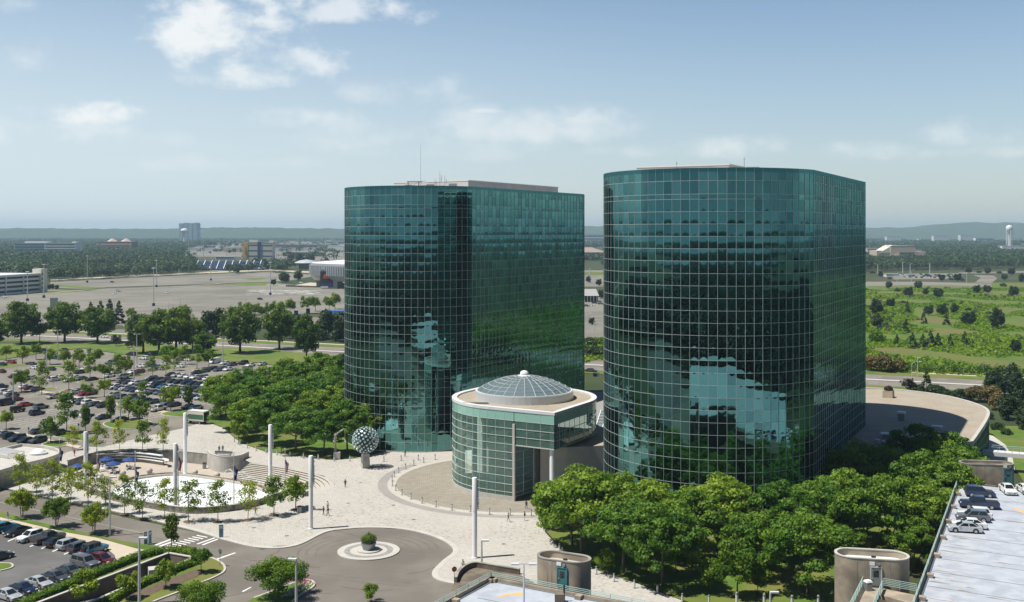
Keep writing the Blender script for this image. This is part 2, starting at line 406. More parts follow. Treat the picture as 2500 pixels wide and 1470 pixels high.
tree_proto('oak_tree', 'oak', 17, 8.2, 'leaf_oak', 9500, 0.38, 0.5, shell=.8, seed=4, fork=0.2, limbs=9)
tree_proto('oak_tree_b', 'oak', 16, 7.2, 'leaf_oak', 9000, 0.38, 0.45, shell=.8, seed=14, fork=0.22, limbs=9)
tree_proto('maple_tree', 'round', 6.5, 2.5, 'leaf_maple', 2600, 0.19, 0.10, seed=5, fork=0.3)
tree_proto('maple_tree_b', 'round', 6.0, 2.6, 'leaf_maple', 2400, 0.19, 0.10, seed=15, fork=0.28)
tree_proto('vase_tree', 'vase', 6.5, 2.1, 'leaf_oak', 2600, 0.16, 0.09, seed=6, fork=0.3)
tree_proto('sparse_tree', 'birch', 7.0, 2.5, 'leaf_maple', 1500, 0.18, 0.08, seed=16, fork=0.3, shell=0.9)
tree_proto('birch_tree', 'birch', 7.5, 2.6, 'leaf_birch', 1500, 0.16, 0.07, bark='bark_pale', seed=7, shell=0.95, fork=0.3, limbs=10)
tree_proto('birch_tree_b', 'birch', 7.0, 2.9, 'leaf_birch', 1250, 0.16, 0.07, bark='bark_pale', seed=17, shell=0.95, fork=0.3, limbs=10, lean=0.4)
tree_proto('river_birch', 'round', 6.5, 2.9, 'leaf_hedge', 7000, 0.14, 0.07, bark='bark_pale', shell=.8, seed=27, multi=3, fork=0.3, limbs=4)
tree_proto('pine_tree', 'pine', 9, 2.8, 'leaf_pine', 3000, 0.24, 0.14, seed=9)
tree_proto('purple_tree', 'round', 6.5, 2.6, 'leaf_purple', 2200, 0.2, 0.11, seed=10)
tree_proto('shrub', 'bush', 3.2, 2.6, 'leaf_wood', 1500, 0.24, 0.05, seed=12, limbs=4)
tree_proto('shrub_light', 'bush', 3.0, 2.6, 'leaf_field', 1500, 0.24, 0.05, seed=13, limbs=4)
tree_proto('shrub_rust', 'bush', 4.5, 3.4, 'leaf_rust', 2200, 0.26, 0.06, seed=33, limbs=4)
tree_proto('round_oak', 'bushy', 7.0, 3.3, 'leaf_wood', 3400, 0.26, shell=.8, trunk_r=0.16, seed=19, fork=0.1)
tree_proto('near_tree', 'round', 6.2, 3.9, 'leaf_maple', 13000, 0.13, 0.12, shell=.9, seed=29, fork=0.3, limbs=9)
tree_proto('near_tree_b', 'birch', 5.5, 2.4, 'leaf_hedge', 3500, 0.14, 0.08, seed=30, fork=0.2, shell=0.8)
GROW = {'oak_tree': 1.27, 'oak_tree_b': 1.27, 'maple_tree': 1.18, 'maple_tree_b': 1.18, 'sparse_tree': 1.2, 'vase_tree': 1.15, 'birch_tree': 1.08, 'birch_tree_b': 1.08, 'pine_tree': 1.15, 'round_oak': 1.15}
TREEKIND = {'locust_tree_b': 'locust_tree', 'locust_tree_c': 'locust_tree', 'oak_tree_b': 'oak_tree', 'maple_tree_b': 'maple_tree', 'birch_tree_b': 'birch_tree', 'shrub_light': 'shrub', 'shrub_rust': 'shrub', 'near_tree': 'leafy_tree', 'near_tree_b': 'leafy_tree', 'round_oak': 'bushy_tree'}
def plant(key, x, y, s=1.0, sz=None, z=0.0, group=None, cat='tree', label=None, world=None):
    p = G(x, y, z) if world is None else Vector(world)
    f_ = GROW.get(key, 1.0); s = s * f_; sz = sz * f_ if sz else None
    o = copy_tree(PROTO[key]); o.name = TREEKIND.get(key, key); o.location = p; o.rotation_euler = (0, 0, rnd.uniform(0, 6.28))
    o.scale = (s * rnd.uniform(0.94, 1.06), s * rnd.uniform(0.94, 1.06), (sz or s) * rnd.uniform(0.96, 1.04))
    tag(o, label, cat, group)
    return o
def plant_row(key, pts, desc, where, group, cat='tree', verb='', z=0.0):
    items = []
    keys = key if isinstance(key, list) else [key]
    for i, p in enumerate(pts):
        x, y = p[0], p[1]; s = p[2] if len(p) > 2 else 1.0; sz = p[3] if len(p) > 3 else None
        o = plant(p[4] if len(p) > 4 else keys[i % len(keys)], x, y, s, sz, z, group, cat); items.append((x, o, desc))
    label_row(items, where, verb)

# grove beside the far tower
LOC = ['locust_tree', 'locust_tree_b', 'locust_tree_c']
plant_row(LOC, [(566, 1052, .95), (604, 1072, .85), (662, 1088, .95), (722, 1106, .9), (790, 1112, .88), (848, 1108, .95), (905, 1092, .95),
                (540, 1020, 1.0), (640, 1040, 1.0), (706, 1052, 1.05), (776, 1062, 1.0), (838, 1060, 1.0)],
          'locust tree', 'at the plaza front of the far grove', 'locust trees of the grove beside the far tower')
plant_row(LOC, [(588, 1000, .98), (655, 990, 1.0), (730, 998, 1.0), (800, 1005, 1.0), (700, 962, 1.0), (775, 968, 1.02), (832, 1022, 1.05), (615, 1015, .95), (835, 975, 1.0)],
          'tall locust tree', 'at the back of the far grove', 'locust trees of the grove beside the far tower')
plant('maple_tree', 583, 1083, 0.75, group='small trees of the plaza', label='low round young tree in front of the grove by the plaza')
# grove before the near tower
plant_row(LOC, [(1420, 1362, 1.12), (1395, 1330, .95), (1350, 1290, .6), (1500, 1345, 1.0), (1590, 1352, 1.0)], 'locust tree', 'beside the pavilion entrance', 'locust trees of the grove before the near tower')
plant_row(LOC, [(1522, 1402, .9), (1617, 1432, .98), (1690, 1385, .9), (1752, 1352, .95), (1835, 1408, .82), (1905, 1375, .95), (1973, 1452, .95)],
          'locust tree', 'on the lawn before the near tower', 'locust trees of the grove before the near tower')
plant_row(LOC, [(1990, 1350, .95), (2060, 1320, 1.0), (2115, 1375, .95), (2080, 1255, 1.02), (2185, 1335, .95), (2232, 1398, .6), (2255, 1285, 1.0), (2170, 1265, 1.05), (2235, 1225, 1.05), (2300, 1238, .95), (2312, 1205, 1.0), (2318, 1318, .95), (2340, 1272, 1.0), (2278, 1350, .9), (2306, 1288, .95)],
          'locust tree', 'between the near tower and the roof deck', 'locust trees of the grove before the near tower')
plant_row(['near_tree_b', 'maple_tree'], [(1735, 1450, 1.0), (1800, 1462, 1.05), (1850, 1455, .9), (1650, 1405, .8), (1480, 1400, .7)], 'low sapling', 'under the locusts before the near tower', 'saplings under the grove')
# big trees beyond the car park
plant_row('oak_tree', [(52, 840, .95), (158, 836, .95), (238, 838, .92, .82)], 'broad dark tree', 'on the lawn edge above the car park', 'big trees along the lawn beyond the car park')
plant('maple_tree', 97, 838, 1.5, group='big trees along the lawn beyond the car park', label='thin pale tree between the first two broad dark trees')
plant('oak_tree_b', -12, 858, .8, group='big trees along the lawn beyond the car park', label='dark tree cut by the left edge beside the broad dark tree')
plant_row('pine_tree', [(222, 792, 1.25), (245, 792, 1.4), (268, 790, 1.4), (290, 790, 1.35)], 'dark conifer', 'behind the broad dark trees by the empty lot', 'conifers by the empty lot')
plant('maple_tree_b', 320, 782, 1.1, group='conifers by the empty lot', label='small rounded tree standing right of the conifers by the empty lot')
plant_row('purple_tree', [(284, 845, .95), (318, 853, .7), (312, 850, .6)], 'purple leaved small tree', 'on the lawn above the car park', 'purple trees on the lawn')
plant_row(['oak_tree', 'oak_tree_b'], [(350, 862, .85), (388, 866, .95), (430, 858, .95), (470, 858, .72)], 'leafy tree', 'in the massive clump above the car park', 'trees of the big clump above the car park')
plant('shrub_light', 412, 870, 1.7, group='trees of the big clump above the car park', label='pale green bush at the foot of the big tree clump', cat='bush')
plant('oak_tree_b', 500, 868, .62, .5, group='trees of the big clump above the car park', label='low black green tree right of the big tree clump')
plant('oak_tree', 586, 862, .95, 1.0, group='big trees along the lawn beyond the car park', label='tall broad tree with yellow green lit side behind the white van', cat='tree')
plant('oak_tree_b', 682, 853, .88, .95, group='big trees along the lawn beyond the car park', label='round dark tree between the yellow green tree and the tower')
plant('oak_tree_b', 748, 884, .62, .92, group='big trees along the lawn beyond the car park', label='narrow upright tree standing in front of the main road')
plant_row(['shrub', 'round_oak'], [(490, 826, 1.9), (520, 822, 2.0), (548, 822, 1.9), (715, 826, 1.6), (775, 830, 2.2), (800, 826, 2.0), (828, 832, 2.1), (845, 835, 2.0)], 'bushy screening tree', 'between the main road and the lot entrance', 'bushy screening trees by the main road')
plant_row('maple_tree', [(598, 778, 1.5), (622, 780, 1.4), (640, 780, 1.25), (660, 775, 1.35), (680, 775, 1.5), (708, 769, 1.5), (752, 766, 1.7), (770, 760, 1.4), (804, 762, 1.5), (818, 755, 1.6)],
          'lollipop tree', 'along the entrance of the empty lot', 'lollipop trees along the lot entrance')
# young trees of the car park
plant_row(['maple_tree', 'maple_tree_b'], [(15, 880, .95), (55, 887, 1.05), (88, 878, .95), (122, 890, .95), (157, 896, 1.0), (193, 897, 1.0), (232, 898, 1.1)], 'round young tree', 'on the long island atop the car park', 'young trees of the car park')
plant_row(['maple_tree', 'sparse_tree', 'maple_tree_b'], [(52, 958, 1.1), (102, 963, 1.15, 1.25, 'sparse_tree'), (168, 952, 1.1, 1.2, 'sparse_tree'), (255, 930, .95), (288, 925, 1.1), (305, 918, 1.1), (220, 925, 1.0, None, 'sparse_tree'), (372, 922, .9, None, 'sparse_tree'), (405, 915, .9, None, 'sparse_tree'), (452, 890, .95, None, 'sparse_tree'), (481, 899, 1.05), (510, 896, 1.0), (425, 905, .9, None, 'sparse_tree')],
          'young tree', 'on the middle islands of the car park', 'young trees of the car park')
plant_row(['sparse_tree', 'maple_tree'], [(15, 1048, .75, None, 'maple_tree'), (124, 1081, .95, None, 'maple_tree_b'), (163, 1057, 1.3), (209, 1059, .95, None, 'vase_tree'), (271, 1032, 1.0, None, 'vase_tree'), (314, 1025, .95, None, 'maple_tree_b'), (340, 1038, 1.0, None, 'maple_tree_b'), (255, 968, .8), (350, 985, .8), (417, 1003, 1.1), (459, 1002, .95, None, 'vase_tree'), (212, 972, .7)],
          'young tree', 'on the car park islands nearest the plaza', 'young trees of the car park')
plant_row(['birch_tree', 'sparse_tree'], [(178, 1100, .75), (236, 1108, .9), (292, 1104, .95), (348, 1102, .9), (398, 1103, .95)], 'thin yellowish tree', 'on the plaza edge behind the sunken patio', 'thin trees behind the patio')
plant_row(['birch_tree', 'birch_tree_b'], [(48, 1205, .95), (88, 1213, .95), (128, 1222, .95), (172, 1232, 1.0), (215, 1237, 1.05), (258, 1238, .85), (304, 1257, .9), (348, 1268, 1.02), (402, 1266, .88), (460, 1275, 1.05), (532, 1276, .95), (605, 1272, .98)],
          'sparse birch', 'in front of the concrete fountain wall', 'birches in front of the fountain wall')
plant_row(['sparse_tree', 'maple_tree_b'], [(669, 1260, .85), (722, 1246, .95)], 'young tree', 'by the litter bin at the fountain wall end', 'birches in front of the fountain wall')
plant_row('river_birch', [(54, 1265, .98), (138, 1287, .95), (230, 1303, .93)], 'bushy multi stemmed birch', 'on the grass strip beside the drive', 'bushy birches on the grass strip')
plant('vase_tree', 419, 1344, .82, group='trees of the ramp garden', label='small upright vase shaped tree beside the crosswalk at the hedge end')
plant('near_tree', 680, 1458, 1.12, .95, group='trees of the drive', label='wide spreading leafy tree in the flower bed by the roundabout')
plant('near_tree', 488, 1508, 1.0, .85, group='trees of the drive', label='leafy crown rising from the bottom edge beside the drive')
plant('near_tree_b', 207, 1478, 1.0, .95, group='trees of the ramp garden', label='yellow green bushy tree over the sunken ramp')
plant_row('maple_tree', [(310, 1465, .55), (405, 1437, .62), (491, 1400, .6)], 'dark sapling', 'in the mulch bed along the sunken ramp', 'trees of the ramp garden')
plant('near_tree_b', 906, 1472, .62, .5, group='trees of the drive', label='tiny tree with upright twigs on the dark drive at the bottom')
# meadow on the right
plant_row('round_oak', [(2435, 803, 1.45, 1.65), (2365, 795, 1.3, 1.2), (2300, 770, 1.1), (2330, 765, .95), (2268, 770, .9), (2218, 725, 1.2), (2290, 728, 1.2), (2242, 706, 1.1), (2385, 716, 1.0), (2410, 716, 1.0), (2475, 725, 1.25), (2140, 770, 1.5), (2140, 800, 1.2, 1.1)],
          'dense dark bushy tree', 'standing in the bright green meadow', 'bushy trees in the meadow')
plant_row('pine_tree', [(2228, 850, .72), (2253, 850, .66), (2272, 848, .78), (2290, 848, .66), (2320, 847, .55), (2355, 846, .7), (2190, 842, .5), (2255, 790, .7), (2310, 793, .75), (2215, 765, .8), (2212, 812, .7)],
          'small dark fir', 'in the bright green meadow', 'firs in the meadow')
plant_row(['round_oak', 'shrub'], [(2170, 705, 1.0), (2190, 712, 1.1), (2175, 750, .9), (2205, 742, .9), (2260, 720, .8), (2450, 700, 1.3), (2495, 690, 1.3), (2365, 760, .9), (2480, 860, .8)], 'small dark bush', 'scattered over the far meadow', 'bushes in the meadow', cat='bush')
plant_row('shrub_rust', [(2128, 905, 1.35, 1.6), (2160, 908, 1.35, 1.7), (2195, 908, 1.2, 1.4)], 'rust tinged bush', 'in the thicket beside the near tower', 'rusty bushes by the main road', cat='bush')
plant('shrub_light', 2140, 835, 1.6, 2.0, group='bushes in the meadow', cat='bush', label='pale green bush close to the near tower in the meadow')
plant('purple_tree', 2219, 958, 1.15, .8, group='planting behind the low curved building', label='dark purple bush behind the gravel roof of the curved building', cat='bush')
plant_row(['pine_tree', 'shrub'], [(2262, 962, .75), (2318, 970, .8), (2285, 964, 1.2, None, 'shrub'), (2345, 974, 1.2, None, 'shrub'), (2240, 960, 1.0, None, 'shrub'), (2300, 962, .9, None, 'shrub')], 'green shrub', 'behind the gravel roof of the curved building', 'planting behind the low curved building', cat='bush')
plant_row('shrub_rust', [(2378, 980, 1.2), (2412, 982, 1.4), (2440, 1000, 1.1)], 'yellowish shrub', 'at the end of the curved building', 'planting behind the low curved building', cat='bush')
plant_row(['round_oak', 'oak_tree_b'], [(2452, 965, .9, None, 'round_oak'), (2490, 985, 1.2, None, 'round_oak'), (2500, 1010, .7, .62), (2462, 1025, 1.0, None, 'round_oak'), (2425, 958, 1.1, None, 'round_oak'), (2470, 948, 1.2, None, 'round_oak'), (2505, 1050, .9, None, 'round_oak')], 'dark leafy tree', 'beyond the curved building at the photo edge', 'dark trees beyond the curved building')
plant_row('shrub', [(2435, 1050, .75), (2458, 1062, .6), (2410, 1022, .7)], 'clipped round shrub', 'on the lawn beside the curved building', 'shrubs beside the curved building', cat='bush')
# gap between the towers and road edge
plant_row(['shrub_light', 'shrub'], [(1432, 868, 1.9), (1452, 872, 1.8), (1470, 870, 2.0), (1440, 850, 1.8), (1465, 845, 1.6), (1486, 860, 1.7)], 'bright bush', 'in the gap between the two towers', 'bushes between the towers', cat='bush')
plant_row(['round_oak'], [(1436, 690, 1.0), (1462, 698, 1.0), (1470, 730, 1.1), (1445, 793, .6)], 'dark tree', 'in the gap between the two towers', 'bushes between the towers')
# trees far across the empty lot
plant_row(['round_oak'], [(560, 664, 1.6), (578, 668, 1.8), (640, 655, 2.0), (655, 660, 1.8), (668, 655, 1.6), (690, 690, 1.6), (698, 690, 1.4), (668, 697, .9), (728, 685, 1.6), (625, 648, 1.7), (745, 648, 2.0), (710, 640, 2.0), (730, 640, 2.2), (760, 640, 2.0)], 'dark green tree', 'around the far arena and stadium', 'trees around the arena')
plant_row(['round_oak'], [(63, 712, 1.1, 1.4), (80, 714, 1.2, 1.9), (10, 716, .7), (112, 708, .6), (120, 707, .7), (128, 706, .7), (139, 707, .6)], 'small tree', 'before the long parking structure', 'trees before the parking structure')

plant_row(['round_oak', 'shrub'], [(2150, 676, 1.0), (2172, 682, .9), (2300, 686, 1.0), (2322, 684, 1.1), (2338, 687, 1.2), (2350, 686, 1.0), (2365, 668, 1.2), (2390, 667, 1.3), (2412, 669, 1.2), (2440, 668, 1.3), (2470, 672, 1.3), (2130, 668, 1.4), (2452, 684, 1.0), (2492, 676, 1.2)], 'small roadside tree', 'around the far right lot', 'small trees around the far right lot')
# far woods: a mass nobody could count
def woods(name, pos, h, quads, size, leaf, seed, label):
    rng = np.random.default_rng(seed); n = len(pos)
    hh = rng.uniform(h[0], h[1], n); rr = hh * rng.uniform(0.36, 0.5, n)
    idx = np.repeat(np.arange(n), quads)
    d = rng.normal(size=(n * quads, 3)); d[:, 2] = np.abs(d[:, 2]) * 0.9 - 0.25; d /= np.linalg.norm(d, axis=1, keepdims=True)
    lump = 1.0 + 0.18 * np.sin(d[:, 0:1] * 5 + rng.uniform(0, 6, n)[idx][:, None]) + 0.12 * rng.normal(size=(n * quads, 1))
    c = np.zeros((n * quads, 3)); c[:, :2] = pos[idx] + (d[:, :2] * lump) * rr[idx][:, None]; c[:, 2] = hh[idx] * 0.55 + d[:, 2] * lump[:, 0] * hh[idx] * 0.45
    nr = d + np.array([0, 0, 0.5]) + 0.4 * rng.normal(size=d.shape)
    sz = (hh[idx] * size)[:, None]
    v = leaf_quads(rng, c, nr, 1.0 * sz)
    t = np.clip(0.45 + 0.3 * rng.normal(size=n)[idx] + 0.15 * rng.normal(size=n * quads), 0, 1)
    o = link(name, np_mesh(name, v, 4, t, [leaf])); tag(o, label, 'wood', kind='stuff'); return o
def inpoly(px, py, poly):
    c = np.zeros(len(px), bool); n = len(poly)
    for i in range(n):
        x1, y1 = poly[i][0], poly[i][1]; x2, y2 = poly[(i + 1) % n][0], poly[(i + 1) % n][1]
        k = ((y1 > py) != (y2 > py)) & (px < (x2 - x1) * (py - y1) / (y2 - y1 + 1e-9) + x1); c ^= k
    return c
def scatter(rng, x0, x1, y0, y1, sp):
    n = int((x1 - x0) * (y1 - y0) / (sp * sp)); return np.column_stack((rng.uniform(x0, x1, n), rng.uniform(y0, y1, n)))
CLEAR = []          # polygons kept free of far woods, filled below
def keep(pos):
    k = np.ones(len(pos), bool)
    for p in CLEAR: k &= ~inpoly(pos[:, 0], pos[:, 1], p)
    return pos[k]
def rect(cx, cy, w, d): return [(cx - w / 2, cy - d / 2), (cx + w / 2, cy - d / 2), (cx + w / 2, cy + d / 2), (cx - w / 2, cy + d / 2)]
# ------------------------------------------------------------------ camera, sun, sky
cam_d = bpy.data.cameras.new('camera'); cam = bpy.data.objects.new('camera', cam_d); COL.objects.link(cam)
cam.location = (0, 0, H); cam.rotation_euler = (math.radians(90), 0, 0)
cam_d.sensor_width = 36.0; cam_d.lens = 36.0 * F / 2500.0; cam_d.shift_y = (YH - 735.0) / 2500.0
cam_d.clip_start = 0.5; cam_d.clip_end = 40000
SC.camera = cam
SUN_EL = math.radians(64); SUN_AZ = math.atan2(-0.968, -0.25)     # seen from above, clockwise from +Y
sd = bpy.data.lights.new('sun', 'SUN'); sd.energy = 4.8; sd.angle = math.radians(0.53); sd.color = (1.0, 0.955, 0.88)
so = bpy.data.objects.new('sun', sd); COL.objects.link(so)
sdir = Vector((math.sin(SUN_AZ) * math.cos(SUN_EL), math.cos(SUN_AZ) * math.cos(SUN_EL), math.sin(SUN_EL)))
so.rotation_euler = sdir.to_track_quat('Z', 'Y').to_euler(); so.location = (-80, -20, 200)

w = bpy.data.worlds.new('World'); SC.world = w; w.use_nodes = True
nt = w.node_tree; nt.nodes.clear()
wo = nt.nodes.new('ShaderNodeOutputWorld'); bg = nt.nodes.new('ShaderNodeBackground'); bg.inputs[1].default_value = 0.089
sky = nt.nodes.new('ShaderNodeTexSky'); sky.sky_type = 'NISHITA'; sky.sun_disc = False
sky.sun_elevation = SUN_EL; sky.sun_rotation = SUN_AZ; sky.altitude = 50; sky.air_density = 1.0; sky.dust_density = 1.0; sky.ozone_density = 1.8
tc = nt.nodes.new('ShaderNodeTexCoord'); dirv = tc.outputs['Generated']
sep = nt.nodes.new('ShaderNodeSeparateXYZ'); nt.links.new(dirv, sep.inputs[0])
def ma(op, a, b=None, c=None):
    n = nt.nodes.new('ShaderNodeMath'); n.operation = op
    for i, v in enumerate((a, b, c)):
        if v is None: continue
        if isinstance(v, (int, float)): n.inputs[i].default_value = v
        else: nt.links.new(v, n.inputs[i])
    return n.outputs[0]
def smooth(v, a, b):
    n = nt.nodes.new('ShaderNodeMapRange'); n.interpolation_type = 'SMOOTHSTEP'; nt.links.new(v, n.inputs[0]); n.inputs[1].default_value = a; n.inputs[2].default_value = b
    return n.outputs[0]
yy = ma('MAXIMUM', sep.outputs[1], 0.05)
S_ = ma('DIVIDE', sep.outputs[0], yy); T_ = ma('DIVIDE', sep.outputs[2], yy)
cv = nt.nodes.new('ShaderNodeCombineXYZ'); nt.links.new(S_, cv.inputs[0]); nt.links.new(ma('MULTIPLY', T_, 1.5), cv.inputs[1]); cv.inputs[2].default_value = 3.7
nz = N(nt, 'ShaderNodeTexNoise'); nz.inputs['Scale'].default_value = 12.0; nz.inputs['Detail'].default_value = 7.0; nz.inputs['Roughness'].default_value = 0.64; nt.links.new(cv.outputs[0], nz.inputs['Vector'])
nb = N(nt, 'ShaderNodeTexNoise'); nb.inputs['Scale'].default_value = 34.0; nb.inputs['Detail'].default_value = 4.0; nt.links.new(cv.outputs[0], nb.inputs['Vector'])
nz_ = ma('ADD', ma('MULTIPLY', ma('SUBTRACT', nz.outputs[0], 0.5), 6.5), ma('MULTIPLY', ma('SUBTRACT', nb.outputs[0], 0.5), 2.6))
# clouds of the day: direction, spread, strength
CL = [(560, 90, 180, 95, 1.0), (640, 60, 110, 95, 0.95), (745, 150, 105, 48, 0.85), (615, 186, 150, 38, 0.75), (840, 25, 90, 42, 0.75), (995, 32, 75, 36, 0.95), (25, 150, 95, 48, 0.55), (30, 10, 60, 30, .5),
      (195, 282, 150, 32, 1.0), (110, 318, 280, 44, 0.65), (330, 340, 170, 24, .3), (720, 298, 150, 34, 0.7), (860, 335, 280, 44, 0.5), (1010, 225, 150, 44, 0.55), (1190, 272, 55, 9, 0.7), (1290, 308, 300, 52, 0.6), (1430, 293, 75, 18, 0.7),
      (1770, 360, 130, 32, 0.6), (2120, 370, 150, 28, 0.5), (2350, 328, 130, 42, 0.6), (2430, 372, 120, 18, 0.4), (1560, 370, 120, 20, .3), (500, 400, 300, 24, .3), (1080, 370, 260, 30, .3)]
dens = None
for (cx, cy, a, b, k) in CL:
    s0, t0 = (cx - 1250) / F, (YH - cy) / F
    ds = ma('DIVIDE', ma('SUBTRACT', S_, s0), a / F); dt = ma('DIVIDE', ma('SUBTRACT', T_, t0), b / F)
    dt = ma('MAXIMUM', dt, ma('MULTIPLY', dt, -1.35))            # flatter below
    e = ma('SUBTRACT', 1.0, ma('ADD', ma('MULTIPLY', ds, ds), ma('MULTIPLY', dt, dt)))
    f = ma('MULTIPLY', smooth(ma('ADD', ma('MAXIMUM', e, -2.5), nz_), -0.4, 1.6 if k > 0.7 else 2.6), k)
    dens = f if dens is None else ma('MAXIMUM', dens, f)
front = smooth(sep.outputs[1], 0.1, 0.3)
dens = ma('MULTIPLY', ma('MULTIPLY', dens, front), 0.88)
# scattered fair-weather clouds for the rest of the sky
nr = N(nt, 'ShaderNodeTexNoise'); nr.inputs['Scale'].default_value = 3.5; nr.inputs['Detail'].default_value = 6.0; nt.links.new(dirv, nr.inputs['Vector'])
rest = ma('MULTIPLY', ma('MULTIPLY', smooth(nr.outputs[0], 0.55, 0.75), ma('SUBTRACT', 1.0, front)), 0.5)
dens = ma('MAXIMUM', dens, rest)
shade = mixc(nt, smooth(nz.outputs[0], 0.35, 0.62), (7.0, 7.6, 8.0), (8.4, 8.6, 8.6))
hsv = N(nt, 'ShaderNodeHueSaturation'); hsv.inputs['Saturation'].default_value = 1.22; nt.links.new(sky.outputs[0], hsv.inputs['Color']); SKYC = mixc(nt, ma('MULTIPLY', smooth(sep.outputs[2], 0.26, 0.5), 0.8), hsv.outputs[0], (0.3, 0.75, 1.6))
# summer haze in the high air: paler toward the horizon and toward the sun
el = sep.outputs[2]
hz = ma('MULTIPLY', ma('SUBTRACT', 1.0, smooth(el, -0.02, 0.36)), 0.88)
toward = smooth(sep.outputs[0], 0.38, -0.5)
hz = ma('MULTIPLY', hz, ma('ADD', 0.50, ma('MULTIPLY', toward, 0.54)))
col = mixc(nt, hz, SKYC, (6.5, 7.5, 8.1))
col = mixc(nt, dens, col, shade)
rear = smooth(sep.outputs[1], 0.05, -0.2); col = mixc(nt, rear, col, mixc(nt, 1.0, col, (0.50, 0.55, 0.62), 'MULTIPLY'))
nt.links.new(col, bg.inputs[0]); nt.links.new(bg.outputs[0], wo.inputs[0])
SC.view_settings.view_transform = 'Standard'; SC.view_settings.look = 'None'; SC.view_settings.exposure = 0.36; SC.view_settings.gamma = 1.0
SC.cycles.use_denoising = True
SC.cycles.max_bounces = 7; SC.cycles.diffuse_bounces = 2; SC.cycles.glossy_bounces = 4; SC.cycles.transmission_bounces = 4; SC.cycles.transparent_max_bounces = 8; SC.cycles.volume_bounces = 0
SC.cycles.caustics_reflective = False; SC.cycles.caustics_refractive = False
SC.cycles.sample_clamp_indirect = 6.0

# ------------------------------------------------------------------ land
TRENCH = GP([(60, 1492), (412, 1357), (474, 1368), (190, 1492)])
BASIN_PX = [(165, 1182), (230, 1207), (300, 1229), (420, 1251), (500, 1255), (600, 1243), (680, 1218), (702, 1207), (752, 1212), (800, 1199), (818, 1184), (790, 1163), (700, 1143), (612, 1131), (596, 1123), (560, 1128), (520, 1122), (510, 1112), (440, 1105), (330, 1100), (235, 1107), (165, 1127)]
BASIN = GP(BASIN_PX)
g = MB(); g.sheet([(-10500, -10500), (10500, -10500), (10500, 10500), (-10500, 10500)], -0.06, [TRENCH, BASIN]); struct(g.build('ground', 'land'))
_zc = [0]
def sheet(name, px, m, z, holes=(), z0=0.0, sm=0, kind='structure', label=None):
    _zc[0] += 1; z += 0.0008 * _zc[0]
    P = GP(px) if not sm else curve(GP(px), sm, True)
    mb = MB(); mb.sheet(P, z, holes); o = mb.build(name, m); o['kind'] = kind
    if label: o['label'] = label
    return o
def slab(name, P, m, z0, z1, label=None):
    mb = MB(); mb.prism(P, z0, z1, bottom=False); o = mb.build(name, m); o['kind'] = 'structure'
    if label: o['label'] = label
    return o
def kerb(px, w=0.3, h=0.15, sm=5, closed=False, m='kerb', world=None):
    mb = MB(); mb.wall(curve(world or GP(px), sm, closed), w, -0.05, h, closed=closed); o = mb.build('kerb', m); o['kind'] = 'structure'; return o
# the estate's asphalt: near drive, car parks
sheet('drive', [(-60, 1180), (140, 1225), (300, 1262), (480, 1300), (560, 1322), (640, 1342), (720, 1330), (800, 1295), (900, 1286), (1000, 1292), (1080, 1315), (1118, 1345), (1085, 1375), (1062, 1400), (1072, 1418), (1115, 1424), (1130, 1500), (600, 1560), (300, 1540), (190, 1492), (474, 1368), (412, 1357), (290, 1405), (100, 1300), (-60, 1262)], 'asphalt_brown', 0.0)
sheet('car_park_near', [(-60, 1255), (100, 1285), (290, 1340), (420, 1340), (412, 1357), (60, 1492), (-60, 1530)], 'asphalt_dark', 0.004)
sheet('car_park', [(-120, 1095), (-120, 868), (0, 880), (110, 862), (200, 851), (350, 873), (480, 881), (640, 887), (720, 905), (620, 960), (560, 1020), (520, 1050), (450, 1048), (250, 1095), (150, 1108), (0, 1100)], 'asphalt', 0.0)
mb = MB(); mb.sheet([(-260, 20), (-66, 16), (-66, 141), (-90, 141), (-260, 150)], 0.001); struct(mb.build('car_park_near', 'asphalt_dark'))
mb = MB(); mb.sheet([(-65, 15), (-56, 15), (-4.5, 139), (-40, 141), (-65, 141)], 0.0015); struct(mb.build('drive', 'asphalt_brown'))
# main road, crossing behind the towers
def road_pt(x, off):   # centre line through the survey, off metres to the far side
    a, b = Vector((-268, 556, 0)), Vector((176, 363, 0)); d = (b - a).normalized(); n = Vector((-d.y, d.x, 0)); return a + d * x + n * off
def strip(name, o0, o1, m, z, x0=-1500, x1=1600):
    mb = MB(); mb.sheet([road_pt(x0, o0), road_pt(x1, o0), road_pt(x1, o1), road_pt(x0, o1)], z); o = mb.build(name, m); o['kind'] = 'structure'; return o
strip('main_road', -15, -1.5, 'asphalt', 0.09); strip('main_road', 1.5, 15, 'asphalt', 0.09); strip('median', -1.5, 1.5, 'concrete_pale', 0.2)
strip('path', 25, 28, 'sidewalk', 0.105); strip('verge', 15.2, 25, 'lawn', 0.1); strip('verge', -24, -15.2, 'lawn', 0.1)
mk = MB()
for off in (-10.5, -6, 6, 10.5):
    x = -700
    while x < 700:
        a, b = road_pt(x, off - 0.09), road_pt(x + 3.4, off - 0.09); c, d = road_pt(x + 3.4, off + 0.09), road_pt(x, off + 0.09); mk.add([(q.x, q.y, 0.099) for q in (a, b, c, d)], [(0, 1, 2, 3)]); x += 11
struct(mk.build('lane_marking', 'paint_white'))
